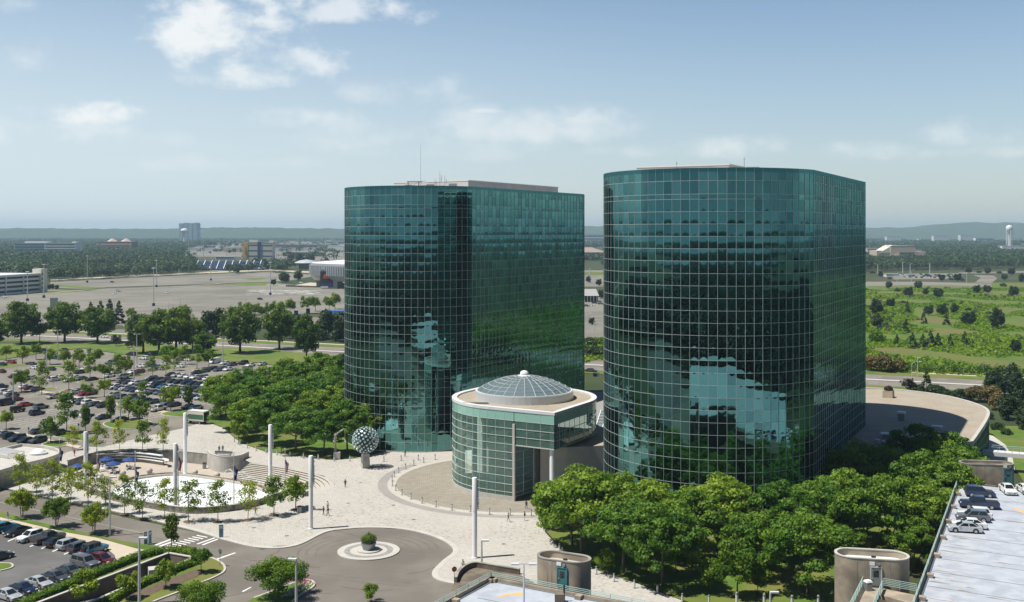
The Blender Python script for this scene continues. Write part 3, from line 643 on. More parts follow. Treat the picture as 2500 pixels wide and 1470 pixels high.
# empty lot, its access road and the strips of grass round it
sheet('empty_lot', [(-300, 790), (-300, 735), (0, 722), (123, 706), (215, 710), (260, 704), (480, 697), (660, 690), (760, 700), (900, 706), (1520, 722), (1520, 800), (1380, 800), (900, 768), (843, 760), (700, 768), (600, 765), (470, 792), (330, 795), (0, 790)], 'asphalt_far', 0.012)
sheet('empty_lot', [(123, 702), (123, 686), (215, 683), (500, 670), (650, 664), (780, 672), (700, 686), (480, 694), (260, 701), (215, 706)], 'asphalt_far', 0.012)
sheet('lot_entrance', [(-300, 830), (-300, 798), (250, 806), (480, 796), (600, 772), (850, 776), (850, 792), (600, 800), (480, 815), (300, 830), (100, 835)], 'asphalt_far', 0.02)
sheet('access_road', [(123, 682), (500, 664), (660, 658), (780, 664), (780, 667.5), (650, 661), (500, 667.5), (215, 680.5), (123, 684.5)], 'sidewalk', 0.02)
sheet('access_road', [(500, 664), (560, 650), (640, 645), (660, 648), (580, 654), (530, 664)], 'asphalt_far', 0.03)
sheet('town_ground', [(455, 627), (470, 602), (560, 594), (700, 590), (850, 587), (850, 640), (700, 640), (662, 627)], 'asphalt_far', 0.05)
sheet('grass_island', [(123, 698), (160, 701), (220, 706), (260, 702), (230, 701), (180, 698), (123, 694)], 'lawn', 0.03)
sheet('grass_island', [(545, 694), (600, 690), (660, 690), (650, 697), (600, 698)], 'lawn', 0.03)
sheet('grass_island', [(590, 681), (640, 678), (650, 681), (620, 684)], 'lawn', 0.03)
sheet('grass_island', [(0, 716), (110, 712), (180, 708), (200, 712), (120, 717), (0, 722)], 'lawn', 0.03)
sheet('grass_island', [(230, 668), (232, 652), (345, 650), (350, 662)], 'meadow', 0.03)
for pts in ([(0, 724), (120, 716), (210, 708), (300, 706), (480, 697), (560, 690), (620, 688), (680, 690)], [(470, 793), (520, 785), (560, 775), (590, 768), (600, 763), (560, 764)], [(300, 796), (400, 796), (470, 793)], [(650, 695), (757, 701), (840, 706)]):
    mb = MB(); mb.wall(curve(GP(pts), 6), 2.6, 0, 0.15); struct(mb.build('pale_kerb_strip', 'sidewalk'))
mk = MB()                                          # faint bay lines of the empty lot
for i in range(46):
    c = G(150, 735) + U2 * (i * 15 - 160) ; c.z = 0
    for s in (0, 1, 2, 3, 4):
        p = c + V2 * (s * 62 + (i % 3) * 7); q = p + V2 * 17; d = U2 * 0.35
        mk.add([(v.x, v.y, 0.03) for v in (p - d, p + d, q + d, q - d)], [(0, 1, 2, 3)])
struct(mk.build('bay_marking', mat('paint_faint', (0.40, 0.38, 0.34), 0.9, c2=(0.30, 0.28, 0.245), scale=0.05)))
mk = MB(); rr = random.Random(4)                    # crosshatched white patch in front of the arena
for i in range(90):
    c = G(rr.uniform(615, 775), rr.uniform(708, 719)); d = Vector((rr.uniform(3, 7), rr.uniform(-3, 3), 0)); n = Vector((0, 0.8, 0))
    mk.add([(v.x, v.y, 0.035) for v in (c - d - n, c + d - n, c + d + n, c - d + n)], [(0, 1, 2, 3)])
struct(mk.build('lot_marking', 'paint_white'))
# plaza and lawns
PLAZA = [(-60, 1170), (60, 1150), (165, 1105), (205, 1092), (250, 1093), (350, 1068), (450, 1046), (500, 1030), (545, 1046), (575, 1073), (605, 1089), (650, 1105), (740, 1115), (815, 1125), (860, 1121), (930, 1106), (1090, 1100), (1180, 1080), (1320, 1180), (1340, 1230), (1330, 1300), (1370, 1345), (1420, 1372), (1455, 1393), (1560, 1428), (1665, 1468), (1640, 1500), (1450, 1470), (1230, 1425), (1190, 1400), (1145, 1385), (1112, 1425), (1072, 1415), (1062, 1398), (1085, 1372), (1113, 1345), (1080, 1317), (1000, 1294), (900, 1288), (800, 1297), (720, 1332), (640, 1337), (560, 1320), (470, 1293), (300, 1252), (140, 1218), (-60, 1175)]
PL = GP(PLAZA)
mb = MB(); mb.sheet(PL, 0.12, [BASIN]); struct(mb.build('plaza', 'pavers'))
kerb([(-60, 1175), (140, 1218), (300, 1252), (470, 1293), (560, 1320), (640, 1337), (720, 1332), (800, 1297), (900, 1288), (1000, 1294), (1080, 1317), (1113, 1345), (1085, 1372), (1062, 1398), (1072, 1415), (1112, 1425)], 0.9, 0.14, 6, m='concrete_pale')
PAVC = Vector((2.6, 226, 0))
FC = Vector((0.9, 226.5, 0))
dr = [FC + Vector((math.cos(t), math.sin(t), 0)) * 26.3 for t in np.linspace(math.radians(122), math.radians(288), 44)]
inn = [PAVC + U2 * 14 - V2 * 14, PAVC + Vector((-8, 8, 0))]
mb = MB(); mb.sheet(dr + inn, 0.125); struct(mb.build('pavilion_forecourt', 'pavers_drive'))
mb = MB(); mb.wall(dr, 1.7, 0.0, 0.135); struct(mb.build('forecourt_band', 'stone'))
dr2 = [FC + (p - FC) * 1.075 for p in dr[6:]]
mb = MB(); mb.wall(dr2, 2.0, 0.0, 0.128); struct(mb.build('forecourt_band', 'paver_band'))
def lawn(px, z=0.14, sm=0, m='lawn', name='lawn'): return sheet(name, px, m, z, sm=sm)
lawn([(0, 1249), (60, 1268), (137, 1287), (220, 1305), (300, 1323), (360, 1332), (390, 1337), (362, 1344), (338, 1342), (240, 1315), (166, 1302), (110, 1289), (60, 1277), (0, 1264), (-60, 1250), (-60, 1235)])
sheet('sidewalk', [(-60, 1250), (0, 1264.5), (60, 1277.5), (110, 1289.5), (166, 1302.5), (240, 1315.5), (338, 1342.5), (362, 1344.5), (392, 1337.5), (421, 1343), (400, 1344.5), (360, 1354), (300, 1373), (287, 1382), (280, 1358), (262, 1342), (180, 1317), (80, 1291), (0, 1272), (-60, 1258)], 'sidewalk', 0.13)
HB = [(20, 1492), (110, 1447), (180, 1420), (240, 1396), (300, 1373.5), (360, 1354.5), (400, 1345), (440, 1346), (500, 1358), (535, 1372), (548, 1385), (545, 1398), (520, 1412), (480, 1428), (440, 1445), (380, 1468), (330, 1492)]
mb = MB(); mb.sheet(GP(HB), 0.15, [TRENCH]); struct(mb.build('lawn', 'lawn'))
kerb(HB[5:], 0.35, 0.17, 4)
sheet('mulch_bed', [(300, 1462), (400, 1420), (480, 1392), (500, 1398), (480, 1412), (400, 1440), (330, 1470)], 'soil', 0.16)
lawn([(-60, 1362), (0, 1376), (24, 1377), (31, 1382), (26, 1388), (0, 1395), (-60, 1400)]); kerb([(-20, 1372), (0, 1376), (24, 1377), (31, 1382), (26, 1388), (0, 1395)], 0.3, .17)
lawn([(560, 1500), (620, 1462), (680, 1440), (720, 1424), (752, 1418), (766, 1424), (762, 1436), (722, 1462), (690, 1500)]); kerb([(690, 1500), (722, 1462), (762, 1436), (766, 1424), (752, 1418), (720, 1424), (680, 1440), (620, 1462)], 0.35, 0.2)
lawn([(1425, 1374.5), (1456, 1393), (1560, 1427.5), (1668, 1468), (1760, 1500), (2150, 1500), (2225, 1400), (2270, 1310), (2340, 1225), (2330, 1180), (2200, 1175), (2050, 1240), (1900, 1300), (1700, 1300), (1520, 1285), (1400, 1270), (1335, 1300), (1372, 1344)])
lawn([(546, 1046), (576, 1072.5), (606, 1088.5), (651, 1104.5), (740, 1114.5), (815, 1124.5), (860, 1120), (930, 1105), (960, 1085), (880, 1060), (830, 985), (760, 925), (650, 925), (560, 975), (515, 1015), (505, 1029)])
lawn([(-100, 866), (0, 879), (110, 861), (200, 850), (350, 872), (480, 880), (640, 886), (720, 904), (850, 900), (850, 872), (640, 852), (470, 846), (300, 832), (100, 838), (-100, 842)], 0.08)
for i, P in enumerate(([(252, 1036), (275, 1027), (315, 1024), (358, 1028), (376, 1036), (365, 1043), (318, 1048), (275, 1046)], [(393, 1012), (425, 1003), (458, 1004), (462, 1016), (430, 1018)], [(132, 1066), (160, 1057), (208, 1062), (206, 1078), (170, 1072)],
          [(102, 1086), (128, 1078), (165, 1083), (150, 1092), (120, 1091)], [(-20, 897), (0, 887), (60, 889), (130, 893), (200, 900), (245, 903), (210, 906), (130, 898), (50, 893), (-20, 905)], [(28, 962), (60, 955), (82, 957), (60, 963)], [(88, 954), (120, 947), (140, 949), (112, 955)], [(188, 934), (225, 925), (245, 927), (215, 935)], [(145, 958), (175, 950), (165, 962)],
          [(300, 920), (340, 912), (355, 914), (320, 921)], [(395, 899), (440, 892), (460, 894), (420, 901)], [(355, 924), (372, 919), (380, 922), (362, 926)], [(240, 941), (258, 936), (255, 942)], [(470, 905), (510, 898), (520, 902), (490, 907)])):
    W = curve(GP(P), 5, True); mb = MB(); mb.sheet(W, 0.16); struct(mb.build('island_lawn', 'lawn' if i not in (5, 8, 12) else 'soil'))
    mb = MB(); mb.wall(W, 0.3, -0.05, 0.17, closed=True); struct(mb.build('kerb', 'kerb'))
sheet('path', [(-60, 1062), (0, 1053), (40, 1056), (105, 1068), (150, 1082), (200, 1090), (190, 1096), (120, 1080), (60, 1066), (0, 1062)], 'sidewalk', 0.1)
sheet('path', [(60, 948), (100, 954), (170, 965), (240, 978), (330, 990), (400, 1003), (460, 1008), (455, 1013), (395, 1008), (240, 982), (100, 958), (55, 952)], 'sidewalk', 0.05)
# meadow to the right
sheet('meadow', [(1380, 905), (1380, 835), (2050, 735), (2100, 690), (3300, 690), (3300, 985), (2500, 929), (2113, 909), (1480, 868)], 'meadow', 0.026)
sheet('lot_pavement', [(1380, 835), (1380, 790), (1520, 790), (1520, 820)], 'asphalt_far', 0.03)
sheet('lot_pavement', [(1380, 700), (1380, 660), (1520, 660), (1520, 700)], 'asphalt_far', 0.03)
sheet('grass_island', [(1380, 672), (1380, 664), (1520, 664), (1520, 671)], 'meadow', 0.05)
sheet('far_road', [(2050, 700), (2050, 688), (2250, 688), (2330, 690), (2420, 693), (2420, 700), (2200, 697)], 'asphalt_far', 0.05)
sheet('far_road', [(2380, 690), (2395, 678), (2375, 672), (2425, 673), (2435, 680), (2420, 692)], 'asphalt_far', 0.055)
sheet('far_road', [(2340, 665), (2600, 660), (2600, 664), (2340, 669)], 'asphalt_far', 0.05)
lawn([(2390, 1052), (2420, 1040), (2600, 1045), (2600, 1180), (2500, 1180), (2470, 1130), (2450, 1090), (2425, 1062)])
sheet('path', [(2395, 1060), (2425, 1066), (2455, 1088), (2472, 1120), (2478, 1150), (2440, 1160), (2400, 1150), (2395, 1100)], 'concrete_pale', 0.15)

sheet('well_fill_sheet', [(1106, 1432), (1113, 1424), (1121, 1408), (1139, 1393.5), (1160, 1387.5), (1184, 1390.5), (1230, 1398.5), (1269, 1404.5), (1330, 1440), (1300, 1490), (1090, 1500)], 'concrete_brown', 0.10)  # flat brown sheet added in place of the well's descending wall face
sheet('lot_pavement', [(2180, 683), (2180, 669), (2340, 667), (2345, 681)], 'asphalt_far', 0.06)
mk = MB()                                          # sealed seams across the empty lot
rr = random.Random(17)
for i in range(26):
    c = G(rr.uniform(20, 700), rr.uniform(704, 772)); L_ = rr.uniform(40, 150); w_ = rr.uniform(.35, .9); d = (U2 if i % 5 else V2)
    n = Vector((-d.y, d.x, 0)) * w_
    mk.add([(v.x, v.y, 0.045) for v in (c - d * L_ * .5 - n, c + d * L_ * .5 - n, c + d * L_ * .5 + n, c - d * L_ * .5 + n)], [(0, 1, 2, 3)])
struct(mk.build('lot_seam', mat('seam_far', (0.115, 0.107, 0.088), 0.95, c2=(0.15, 0.14, 0.115), scale=0.06)))
mk = MB()                                          # tyre tracks worn into the turning circle and the drive
ic = G(900, 1346)
for r_ in (7.0, 8.7, 10.2, 11.6):
    a0 = rr.uniform(-.4, .3); pts = [Vector((ic.x + r_ * math.cos(t), ic.y + r_ * math.sin(t) * .97, 0)) for t in np.linspace(a0, a0 + rr.uniform(3.2, 4.6), 60)]
    mk.wall(pts, .34, .0, .006)
for off in (0, 1.6):
    pts = curve([p + Vector((0, off, 0)) for p in GP([(60, 1246), (200, 1280), (340, 1312), (470, 1345), (590, 1372), (720, 1400), (860, 1418), (1000, 1432)])], 8); mk.wall(pts, .34, .0, .0055)
struct(mk.build('tyre_track', mat('tyre_dark', (0.125, 0.112, 0.096), 0.9, c2=(0.17, 0.152, 0.13), scale=0.5)))
mk = MB()
for x, y in ((690, 1372), (1010, 1352), (820, 1440), (520, 1345), (330, 1300), (1040, 1310), (760, 1420)):
    p = G(x, y); mk.lathe((p.x, p.y, 0.0), [(.42, .0), (.42, .009), (0, .0095)], 16)
struct(mk.build('manhole_cover', 'metal_grey'))
mk = MB()
for x, y in ((700, 1310), (850, 1230), (1010, 1270), (960, 1235), (1230, 1330), (620, 1290), (880, 1180)):
    p = G(x, y); mk.box((p.x, p.y, .123), (.7, .7, .016), .45)
struct(mk.build('drain_grate', 'metal_grey'))
# hills on the skyline
def hill_px(x):
    P = [(-2500, 558), (-300, 558), (0, 558.5), (60, 557.5), (200, 559.5), (400, 559.5), (470, 558), (560, 556), (640, 556.5), (840, 558.5), (1100, 557), (1440, 553), (1470, 553), (1700, 556), (2113, 557.5), (2180, 555.5), (2240, 555.5), (2300, 548), (2370, 543), (2420, 545), (2460, 544), (2520, 546), (2700, 550), (3600, 557), (6000, 558)]
    for (a, ya), (b, yb) in zip(P, P[1:]):
        if a <= x <= b: t = (x - a) / (b - a); t = t * t * (3 - 2 * t); return ya + (yb - ya) * t
    return 558
hv, hf = [], []; D = 8900; hr = random.Random(2); nx = 620
rows = [(7000, 0.0), (7600, 0.32), (8200, 0.66), (8650, 0.93), (8900, 1.0), (9200, .95), (9900, 0.6)]
for i in range(nx + 1):
    px = -1600 + 5600 * i / nx; top = H + (YH - hill_px(px)) * D / F
    for d, k in rows:
        hv.append(((px - 1250) * D / F * (0.9 + 0.1 * d / D), d, max(0, top * k + hr.uniform(-5, 5) * (0.3 + k)) - 0.5 * (k == 0)))
m = len(rows)
for i in range(nx):
    for j in range(m - 1): hf.append((i * m + j, (i + 1) * m + j, (i + 1) * m + j + 1, i * m + j + 1))
mb = MB(); mb.v = hv; mb.f = hf; mb.m = [0] * len(hf)
struct(mb.build('hills', mat('hill_wood', (0.030, 0.055, 0.020), 0.95, c2=(0.06, 0.085, 0.03), scale=0.012)))

# far woods
def topx(p): return np.column_stack((1250 + p[:, 0] * F / p[:, 1], YH + H * F / p[:, 1]))
PXCLEAR = [[(-900, 900), (-900, 692), (125, 688), (210, 684), (500, 667), (560, 672), (650, 662), (680, 668), (757, 650), (860, 632), (1100, 650), (1500, 655), (1500, 900)], [(500, 665), (540, 652), (640, 640), (660, 650), (560, 672)],
           [(28, 622), (30, 604), (190, 602), (190, 622)], [(240, 612), (240, 600), (328, 600), (328, 612)], [(225, 670), (230, 651), (350, 649), (355, 664)],
           [(2000, 900), (2100, 664), (2200, 662), (2500, 656), (2900, 656), (3900, 900)], [(2112, 640), (2118, 612), (2258, 612), (2258, 640)], [(2440, 620), (2440, 607), (2560, 607), (2560, 620)],
           [(1405, 628), (1405, 606), (1475, 606), (1475, 628)], [(1405, 662), (1405, 640), (1475, 640), (1475, 900), (1405, 900)], [(478, 664), (474, 624), (660, 624), (664, 664)], [(2375, 592), (2375, 583), (2440, 583), (2440, 592)]]
def wood_pos(seed, y0, y1, sp, k=0.62):
    rng = np.random.default_rng(seed); p = scatter(rng, -k * y1, k * y1, y0, y1, sp)
    p = p[np.abs(p[:, 0]) < k * p[:, 1]]; q = topx(p); ok = np.ones(len(p), bool)
    for c in PXCLEAR: ok &= ~inpoly(q[:, 0], q[:, 1], c)
    com = inpoly(q[:, 0], q[:, 1], [(470, 645), (440, 615), (480, 604), (560, 598), (700, 592), (960, 588), (960, 650), (660, 655)]) | inpoly(q[:, 0], q[:, 1], [(2200, 592), (2200, 580), (2700, 577), (2700, 592)])
    ok &= ~com | (rng.random(len(p)) < 0.05)
    return p[ok]
woods('woods', wood_pos(1, 1120, 1800, 9.5), (9, 15), 60, 0.10, 'leaf_wood', 1, 'dark green wood beyond the empty lot')
woods('woods', wood_pos(2, 1800, 3400, 14), (9, 15), 30, 0.17, 'leaf_wood', 2, 'wood stretching behind the far office buildings')
woods('woods', wood_pos(3, 3400, 7300, 27), (10, 16), 18, 0.34, 'leaf_wood', 3, 'hazy dark wood below the hills')
rng = np.random.default_rng(5)
pb = scatter(rng, -520, 520, -700, 19, 8.8); clr = inpoly(pb[:, 0], pb[:, 1], [(-68, 10), (-54, 10), (-54, 46), (58, -3), (150, 150), (-68, 150)]); gap = inpoly(pb[:, 0], pb[:, 1], [(-300, -150), (400, -210), (400, -235), (-300, -175)]) | inpoly(pb[:, 0], pb[:, 1], [(-120, -300), (60, -300), (60, -420), (-120, -420)])
woods('woods', pb[~clr & ~gap], (12, 20), 44, 0.13, 'leaf_dark', 6, 'wood on the near side of the estate')
pb = scatter(rng, -2200, 2200, -3600, -700, 27); woods('woods', pb, (11, 17), 16, 0.3, 'leaf_dark', 7, 'wood far beyond the estate')
pb = np.vstack((scatter(rng, 152, 900, 19, 150, 10), scatter(rng, 185, 900, 150, 330, 11), scatter(rng, -1000, -268, 19, 430, 11))); woods('woods', pb, (9, 14), 34, 0.15, 'leaf_dark', 8, 'wood on both flanks of the estate')
# meadow undergrowth
p = scatter(rng, 20, 560, 362, 1010, 1.9); q = topx(p); ok = inpoly(q[:, 0], q[:, 1], [(1390, 898), (1400, 845), (2080, 745), (2100, 698), (2480, 702), (3200, 700), (3200, 960), (2500, 925), (2113, 906), (1480, 878)])
nn = np.zeros(len(p)); ok = ok & (rng.random(len(p)) < 0.88)
for _k in range(14):
    _a = rng.uniform(0, 6.28); _f = rng.uniform(.02, .16); nn += np.sin((p[:, 0] * np.cos(_a) + p[:, 1] * np.sin(_a)) * _f + rng.uniform(0, 6.28)) * .42
ok &= (nn > -0.55); p = p[ok]; nn = nn[ok]
hgt = np.clip(0.5 + 0.35 * nn + 0.3 * rng.random(len(p)), 0.2, 1.8); k = 4; idx = np.repeat(np.arange(len(p)), k)
c = np.zeros((len(idx), 3)); c[:, :2] = p[idx] + rng.normal(size=(len(idx), 2)) * 0.8; c[:, 2] = hgt[idx] * rng.uniform(0.4, 1.0, len(idx))
v = leaf_quads(rng, c, rng.normal(size=c.shape) * 0.5 + np.array([0, 0, 0.8]), 0.75)
o = link('undergrowth', np_mesh('undergrowth', v, 4, np.clip(0.5 + 0.25 * nn[idx] / 2 + 0.2 * rng.normal(size=len(idx)), 0, 1), ['leaf_field'])); tag(o, 'bright green vine covered undergrowth of the meadow', 'undergrowth', kind='stuff')
pc = p[(rng.random(len(p)) < .03) & (nn > 0.2)]; woods('scrub', pc, (1.2, 3.4), 36, 0.16, 'leaf_wood', 15, 'dark low scrub clumps in the meadow')
pc = p[(rng.random(len(p)) < .035) & (nn > -.2)]; woods('scrub', pc, (.9, 2.4), 30, 0.18, 'leaf_hedge', 16, 'pale tall weed clumps in the meadow')
# hedge bank between meadow and path
pts = []
for i in range(260): pts.append(road_pt(330 + i * 0.9, 31 + rng.normal() * 1.0))
woods('hedge_bank', np.array([(q.x, q.y) for q in pts]), (2.2, 4.2), 40, 0.13, 'leaf_oak', 9, 'dark hedge bank between the meadow and the roadside path')

# air
mb = MB(); mb.box((0, 0, 72), (21060, 21060, 156)); hzo = mb.build('haze', _nt('haze_air')[0]); hzo['kind'] = 'stuff'; hzo['label'] = 'thin blue summer haze in the air'; hzo.display_type = 'WIRE'
m = M('haze_air'); nt = m.node_tree; nt.nodes.clear(); o_ = nt.nodes.new('ShaderNodeOutputMaterial'); pv = nt.nodes.new('ShaderNodeVolumePrincipled')
pv.inputs['Density'].default_value = 0.000088; pv.inputs['Color'].default_value = (0.56, 0.80, 0.97, 1); pv.inputs['Anisotropy'].default_value = 0.0
nt.links.new(pv.outputs[0], o_.inputs['Volume'])
# ------------------------------------------------------------------ the two glass towers
def glassmat(name, tint, rough=0.0):
    m, nt, b, o = _nt(name)
    g = N(nt, 'ShaderNodeBsdfGlossy'); g.inputs['Color'].default_value = rgba(tint); g.inputs['Roughness'].default_value = rough
    if name == 'tower_glass':
        at = N(nt, 'ShaderNodeAttribute'); at.attribute_name = 'tint'
        nt.links.new(mixc(nt, at.outputs['Fac'], (tint[0] * .72, tint[1] * .74, tint[2] * .76), (tint[0] * 1.3, tint[1] * 1.24, tint[2] * 1.22)), g.inputs['Color'])
    nt.links.new(g.outputs[0], o.inputs[0])
    return m
glassmat('tower_glass', (0.092, 0.238, 0.230))
glassmat('low_glass', (0.06, 0.17, 0.175))
rows_z = [64.24, 62.09, 59.74, 58.85]
while rows_z[-1] > 2.5: rows_z.append(rows_z[-1] - (58.85 - 0.35) / 27)
rows_z[-1] = 0.35
def tower_plan(A, B, r, kink=13.0, sp=1.85):
    """rounded-end plan: flat flank from A to B, half-round ends, flat hidden flank"""
    A = Vector((*A, 0)); B = Vector((*B, 0)); V = (B - A).normalized(); U = Vector((V.y, -V.x, 0)); L = (B - A).length; k = math.radians(kink)
    c1 = A - U * r * math.cos(k) + V * r * math.sin(k); c2 = c1 + V * (L - 2 * r * math.sin(k))
    P = []
    a0 = math.atan2(U.y, U.x)
    n = round(L / sp)
    for i in range(n): P.append(A + V * (L * i / n))                         # right flank, front to back
    n = round(r * (math.pi + k) / sp)
    for i in range(n): P.append(c2 + Vector((math.cos(a0 + k + (math.pi - k) * i / n), math.sin(a0 + k + (math.pi - k) * i / n), 0)) * r)
    nl = round((c2 - c1).length / sp)
    for i in range(nl): P.append(c2 - U * r + (c1 - c2) * (i / nl))
    for i in range(n): P.append(c1 + Vector((math.cos(a0 + math.pi + (math.pi - k) * i / n), math.sin(a0 + math.pi + (math.pi - k) * i / n), 0)) * r)
    return P, c1, c2, U, V
def curtain(P, rz, name, parent, glass, seed, bulge=0.016, mull=0.055):
    rng = np.random.default_rng(seed); n = len(P); k = 5
    s = np.linspace(-1, 1, k); gu, gv = np.meshgrid(s, s, indexing='ij')
    pil = (1 - gu ** 2) * (1 - gv ** 2)
    quads = [(i * k + j, (i + 1) * k + j, (i + 1) * k + j + 1, i * k + j + 1) for i in range(k - 1) for j in range(k - 1)]
    VV = []; FF = []
    mb = MB()
    for i in range(n):
        a = P[i]; b = P[(i + 1) % n]; d = (b - a); nn = Vector((d.y, -d.x, 0)).normalized()
        if (nn.x * a.x + nn.y * (a.y - 250) < -1e9): pass
        na = np.array(nn)
        for j in range(len(rz) - 1):
            z1, z0 = rz[j], rz[j + 1]
            A = np.array(a)[None] + (gu.ravel()[:, None] * 0.5 + 0.5) * np.array(d)[None]
            A[:, 2] = z0 + (gv.ravel() * 0.5 + 0.5) * (z1 - z0)
            h = min(1.0, (z1 - z0) / 2.1)
            off = bulge * h * rng.uniform(0.35, 1.25) * pil.ravel() + rng.normal() * 0.0028 * gu.ravel() + rng.normal() * 0.0028 * gv.ravel()
            A = A + na[None] * off[:, None]
            o = len(VV) * k * k; VV.append(A); FF.extend([(q[0] + o, q[1] + o, q[2] + o, q[3] + o) for q in quads])
        mb.bar((a.x + nn.x * 0.03, a.y + nn.y * 0.03, rz[-1]), (a.x + nn.x * 0.03, a.y + nn.y * 0.03, rz[0]), mull, 0.06)
    for z in rz:
        R_ = [Vector((p.x, p.y, 0)) for p in P]
        mb.wall(R_, 0.08, z - mull / 2, z + mull / 2, closed=True)
    me = bpy.data.meshes.new(name); me.from_pydata(np.vstack(VV).tolist(), [], FF); me.materials.append(M(glass)); me.polygons.foreach_set('use_smooth', [True] * len(FF)); me.update()
    ta = me.attributes.new('tint', 'FLOAT', 'FACE'); ta.data.foreach_set('value', np.repeat(np.clip(0.5 + 0.25 * rng.normal(size=len(VV)), 0, 1), (k - 1) ** 2).astype(np.float32))
    link('curtain_wall', me, parent)
    mb.build('mullion_grid', 'mullion', parent)
def inset(P, d):
    n = len(P); out = []
    for i in range(n):
        t = (P[(i + 1) % n] - P[i - 1]).normalized(); out.append(P[i] + Vector((-t.y, t.x, 0)) * d)
    return out
def tower(A, B, r, seed, label, pent):
    P, c1, c2, U, V = tower_plan(A, B, r)
    root = empty('office_tower'); tag(root, label, 'office tower', 'twin glass towers')
    curtain(P, rows_z, 'curtain_wall', root, 'tower_glass', seed)
    mb = MB(); mb.sheet(inset(P, 0.25), 63.6); mb.build('roof', 'gravel', root)
    mb = MB(); mb.wall(inset(P, 0.12), 0.36, 63.6, 64.34, closed=True); mb.build('parapet', 'low_glass', root)
    mb = MB(); mb.wall(inset(P, 0.1), 0.3, 0.0, 0.36, closed=True); mb.build('plinth', 'concrete_pale', root)
    u0, u1, v0, v1, z = pent
    q = [c1 + U * u0 + V * v0, c1 + U * u1 + V * v0, c1 + U * u1 + V * v1, c1 + U * u0 + V * v1]
    mb = MB(); mb.prism(q, 63.6, z); ph = mb.build('penthouse', 'white_dull', root)
    mb = MB(); mb.wall(q, 0.3, z, z + 0.25, closed=True); mb.build('coping', 'white', ph)
    for k in range(3):
        mb = MB(); c = (q[0] + q[1]) / 2 + V * (0.06); mb.box(((q[0] + (q[1] - q[0]) * (0.2 + 0.3 * k)).x, (q[0] + (q[1] - q[0]) * (0.2 + 0.3 * k)).y, z - 1.0), (2.4, 0.15, 0.9), AU); mb.build('louvre', 'metal_grey', ph)
    return root, c1, c2, U, V
TL = tower((-9.8, 262), (20.7, 313.2), 19.3, 1, 'far green glass tower with rounded end behind the domed pavilion', (-10, 13.5, 2, 50, 66.1))
TR = tower((54.5, 192.3), (79.3, 239), 20.9, 2, 'near green glass tower with rounded end rising behind the row of locusts', (-14, 4.5, -4, 26, 65.7))
# things on the tower roofs
def rod_thing(name, pieces, m, label, cat, group=None):
    mb = MB()
    for p in pieces: mb.tube(p[0], p[1], 5)
    o = mb.build(name, m); tag(o, label, cat, group); return o
def on_roof(px, py, d, z=63.6): return Vector(((px - 1250) * d / F, d, z))
b = on_roof(1027, 0, 272); rod_thing('antenna', [([b, b + Vector((0, 0, 5)), b + Vector((0, 0, 12.3))], [0.07, 0.05, 0.03])], 'metal_pale', 'tallest thin whip antenna on the far tower roof', 'antenna', 'roof antennas')
for i, (px, hh) in enumerate(((1062, 3.0), (1074, 4.8), (1086, 3.6))):
    b = on_roof(px, 0, 268); o = rod_thing('antenna', [([b, b + Vector((0, 0, hh))], [0.06, 0.04]), ([b + Vector((-.4, 0, hh * .6)), b + Vector((.4, 0, hh * .6))], [.04, .04]), ([b + Vector((.4, 0, hh * .45)), b + Vector((.4, 0, hh * .8))], [.05, .05])], 'metal_grey', ['short forked aerial', 'tall aerial with cross arm', 'slim aerial'][i] + ' right of the dish on the far tower roof', 'antenna', 'roof antennas')
b = on_roof(1012, 0, 270)
root = empty('window_cleaning_rig', b); tag(root, 'dark steel gantry rig standing at the edge of the far tower roof', 'gantry')
mb = MB()
for x in (-1.7, 1.0):
    for y in (0, 1.6): mb.tube([(x, y, 0), (x, y, 2.3)], 0.07, 5)
    mb.bar((x, 0, 1.2), (x, 1.6, 1.2), .1, .1)
mb.build('frame', 'metal_grey', root)
mb = MB(); mb.bar((-1.9, 0.2, 2.35), (2.8, 0.2, 2.35), .16, .2); mb.bar((-1.7, 0, .4), (1.0, 0, 2.2), .08, .08); mb.build('boom', 'metal_grey', root)
b = on_roof(1036, 0, 269); root = empty('satellite_dish', b); tag(root, 'small white satellite dish on the far tower roof', 'dish')
mb = MB(); mb.tube([(0, 0, 0), (0, 0, 1.6)], 0.06); mb.build('mast', 'metal_grey', root)
mb = MB(); mb.lathe((0, 0, 0), [(0.05, 0), (0.4, 0.06), (0.62, 0.2)], 16); o = mb.build('reflector', 'white', root, True); o.location = (0, -0.1, 1.9); o.rotation_euler = (1.3, 0, 0.3)
for px, d, hh, lab in ((1652, 197, 2.6, 'short aerial with round head on the near tower roof'), (1817, 192, 3.1, 'tall thin aerial on the near tower roof')):
    b = on_roof(px, 0, d); rod_thing('antenna', [([b, b + Vector((0, 0, hh))], [0.06, 0.03]), ([b + Vector((-.18, 0, hh * .85)), b + Vector((.18, 0, hh * .85))], [.05, .05])], 'metal_grey', lab, 'antenna', 'roof antennas')
root = empty('roof_unit', on_roof(1836, 0, 192)); tag(root, 'low tan ventilation unit on the near tower roof', 'vent unit')
mb = MB(); mb.box((0, 0, 0.55), (2.2, 1.5, 1.1)); mb.build('casing', 'tan', root)
mb = MB(); mb.box((0, 0, 1.16), (2.4, 1.7, 0.1)); mb.build('lid', 'white_dull', root)

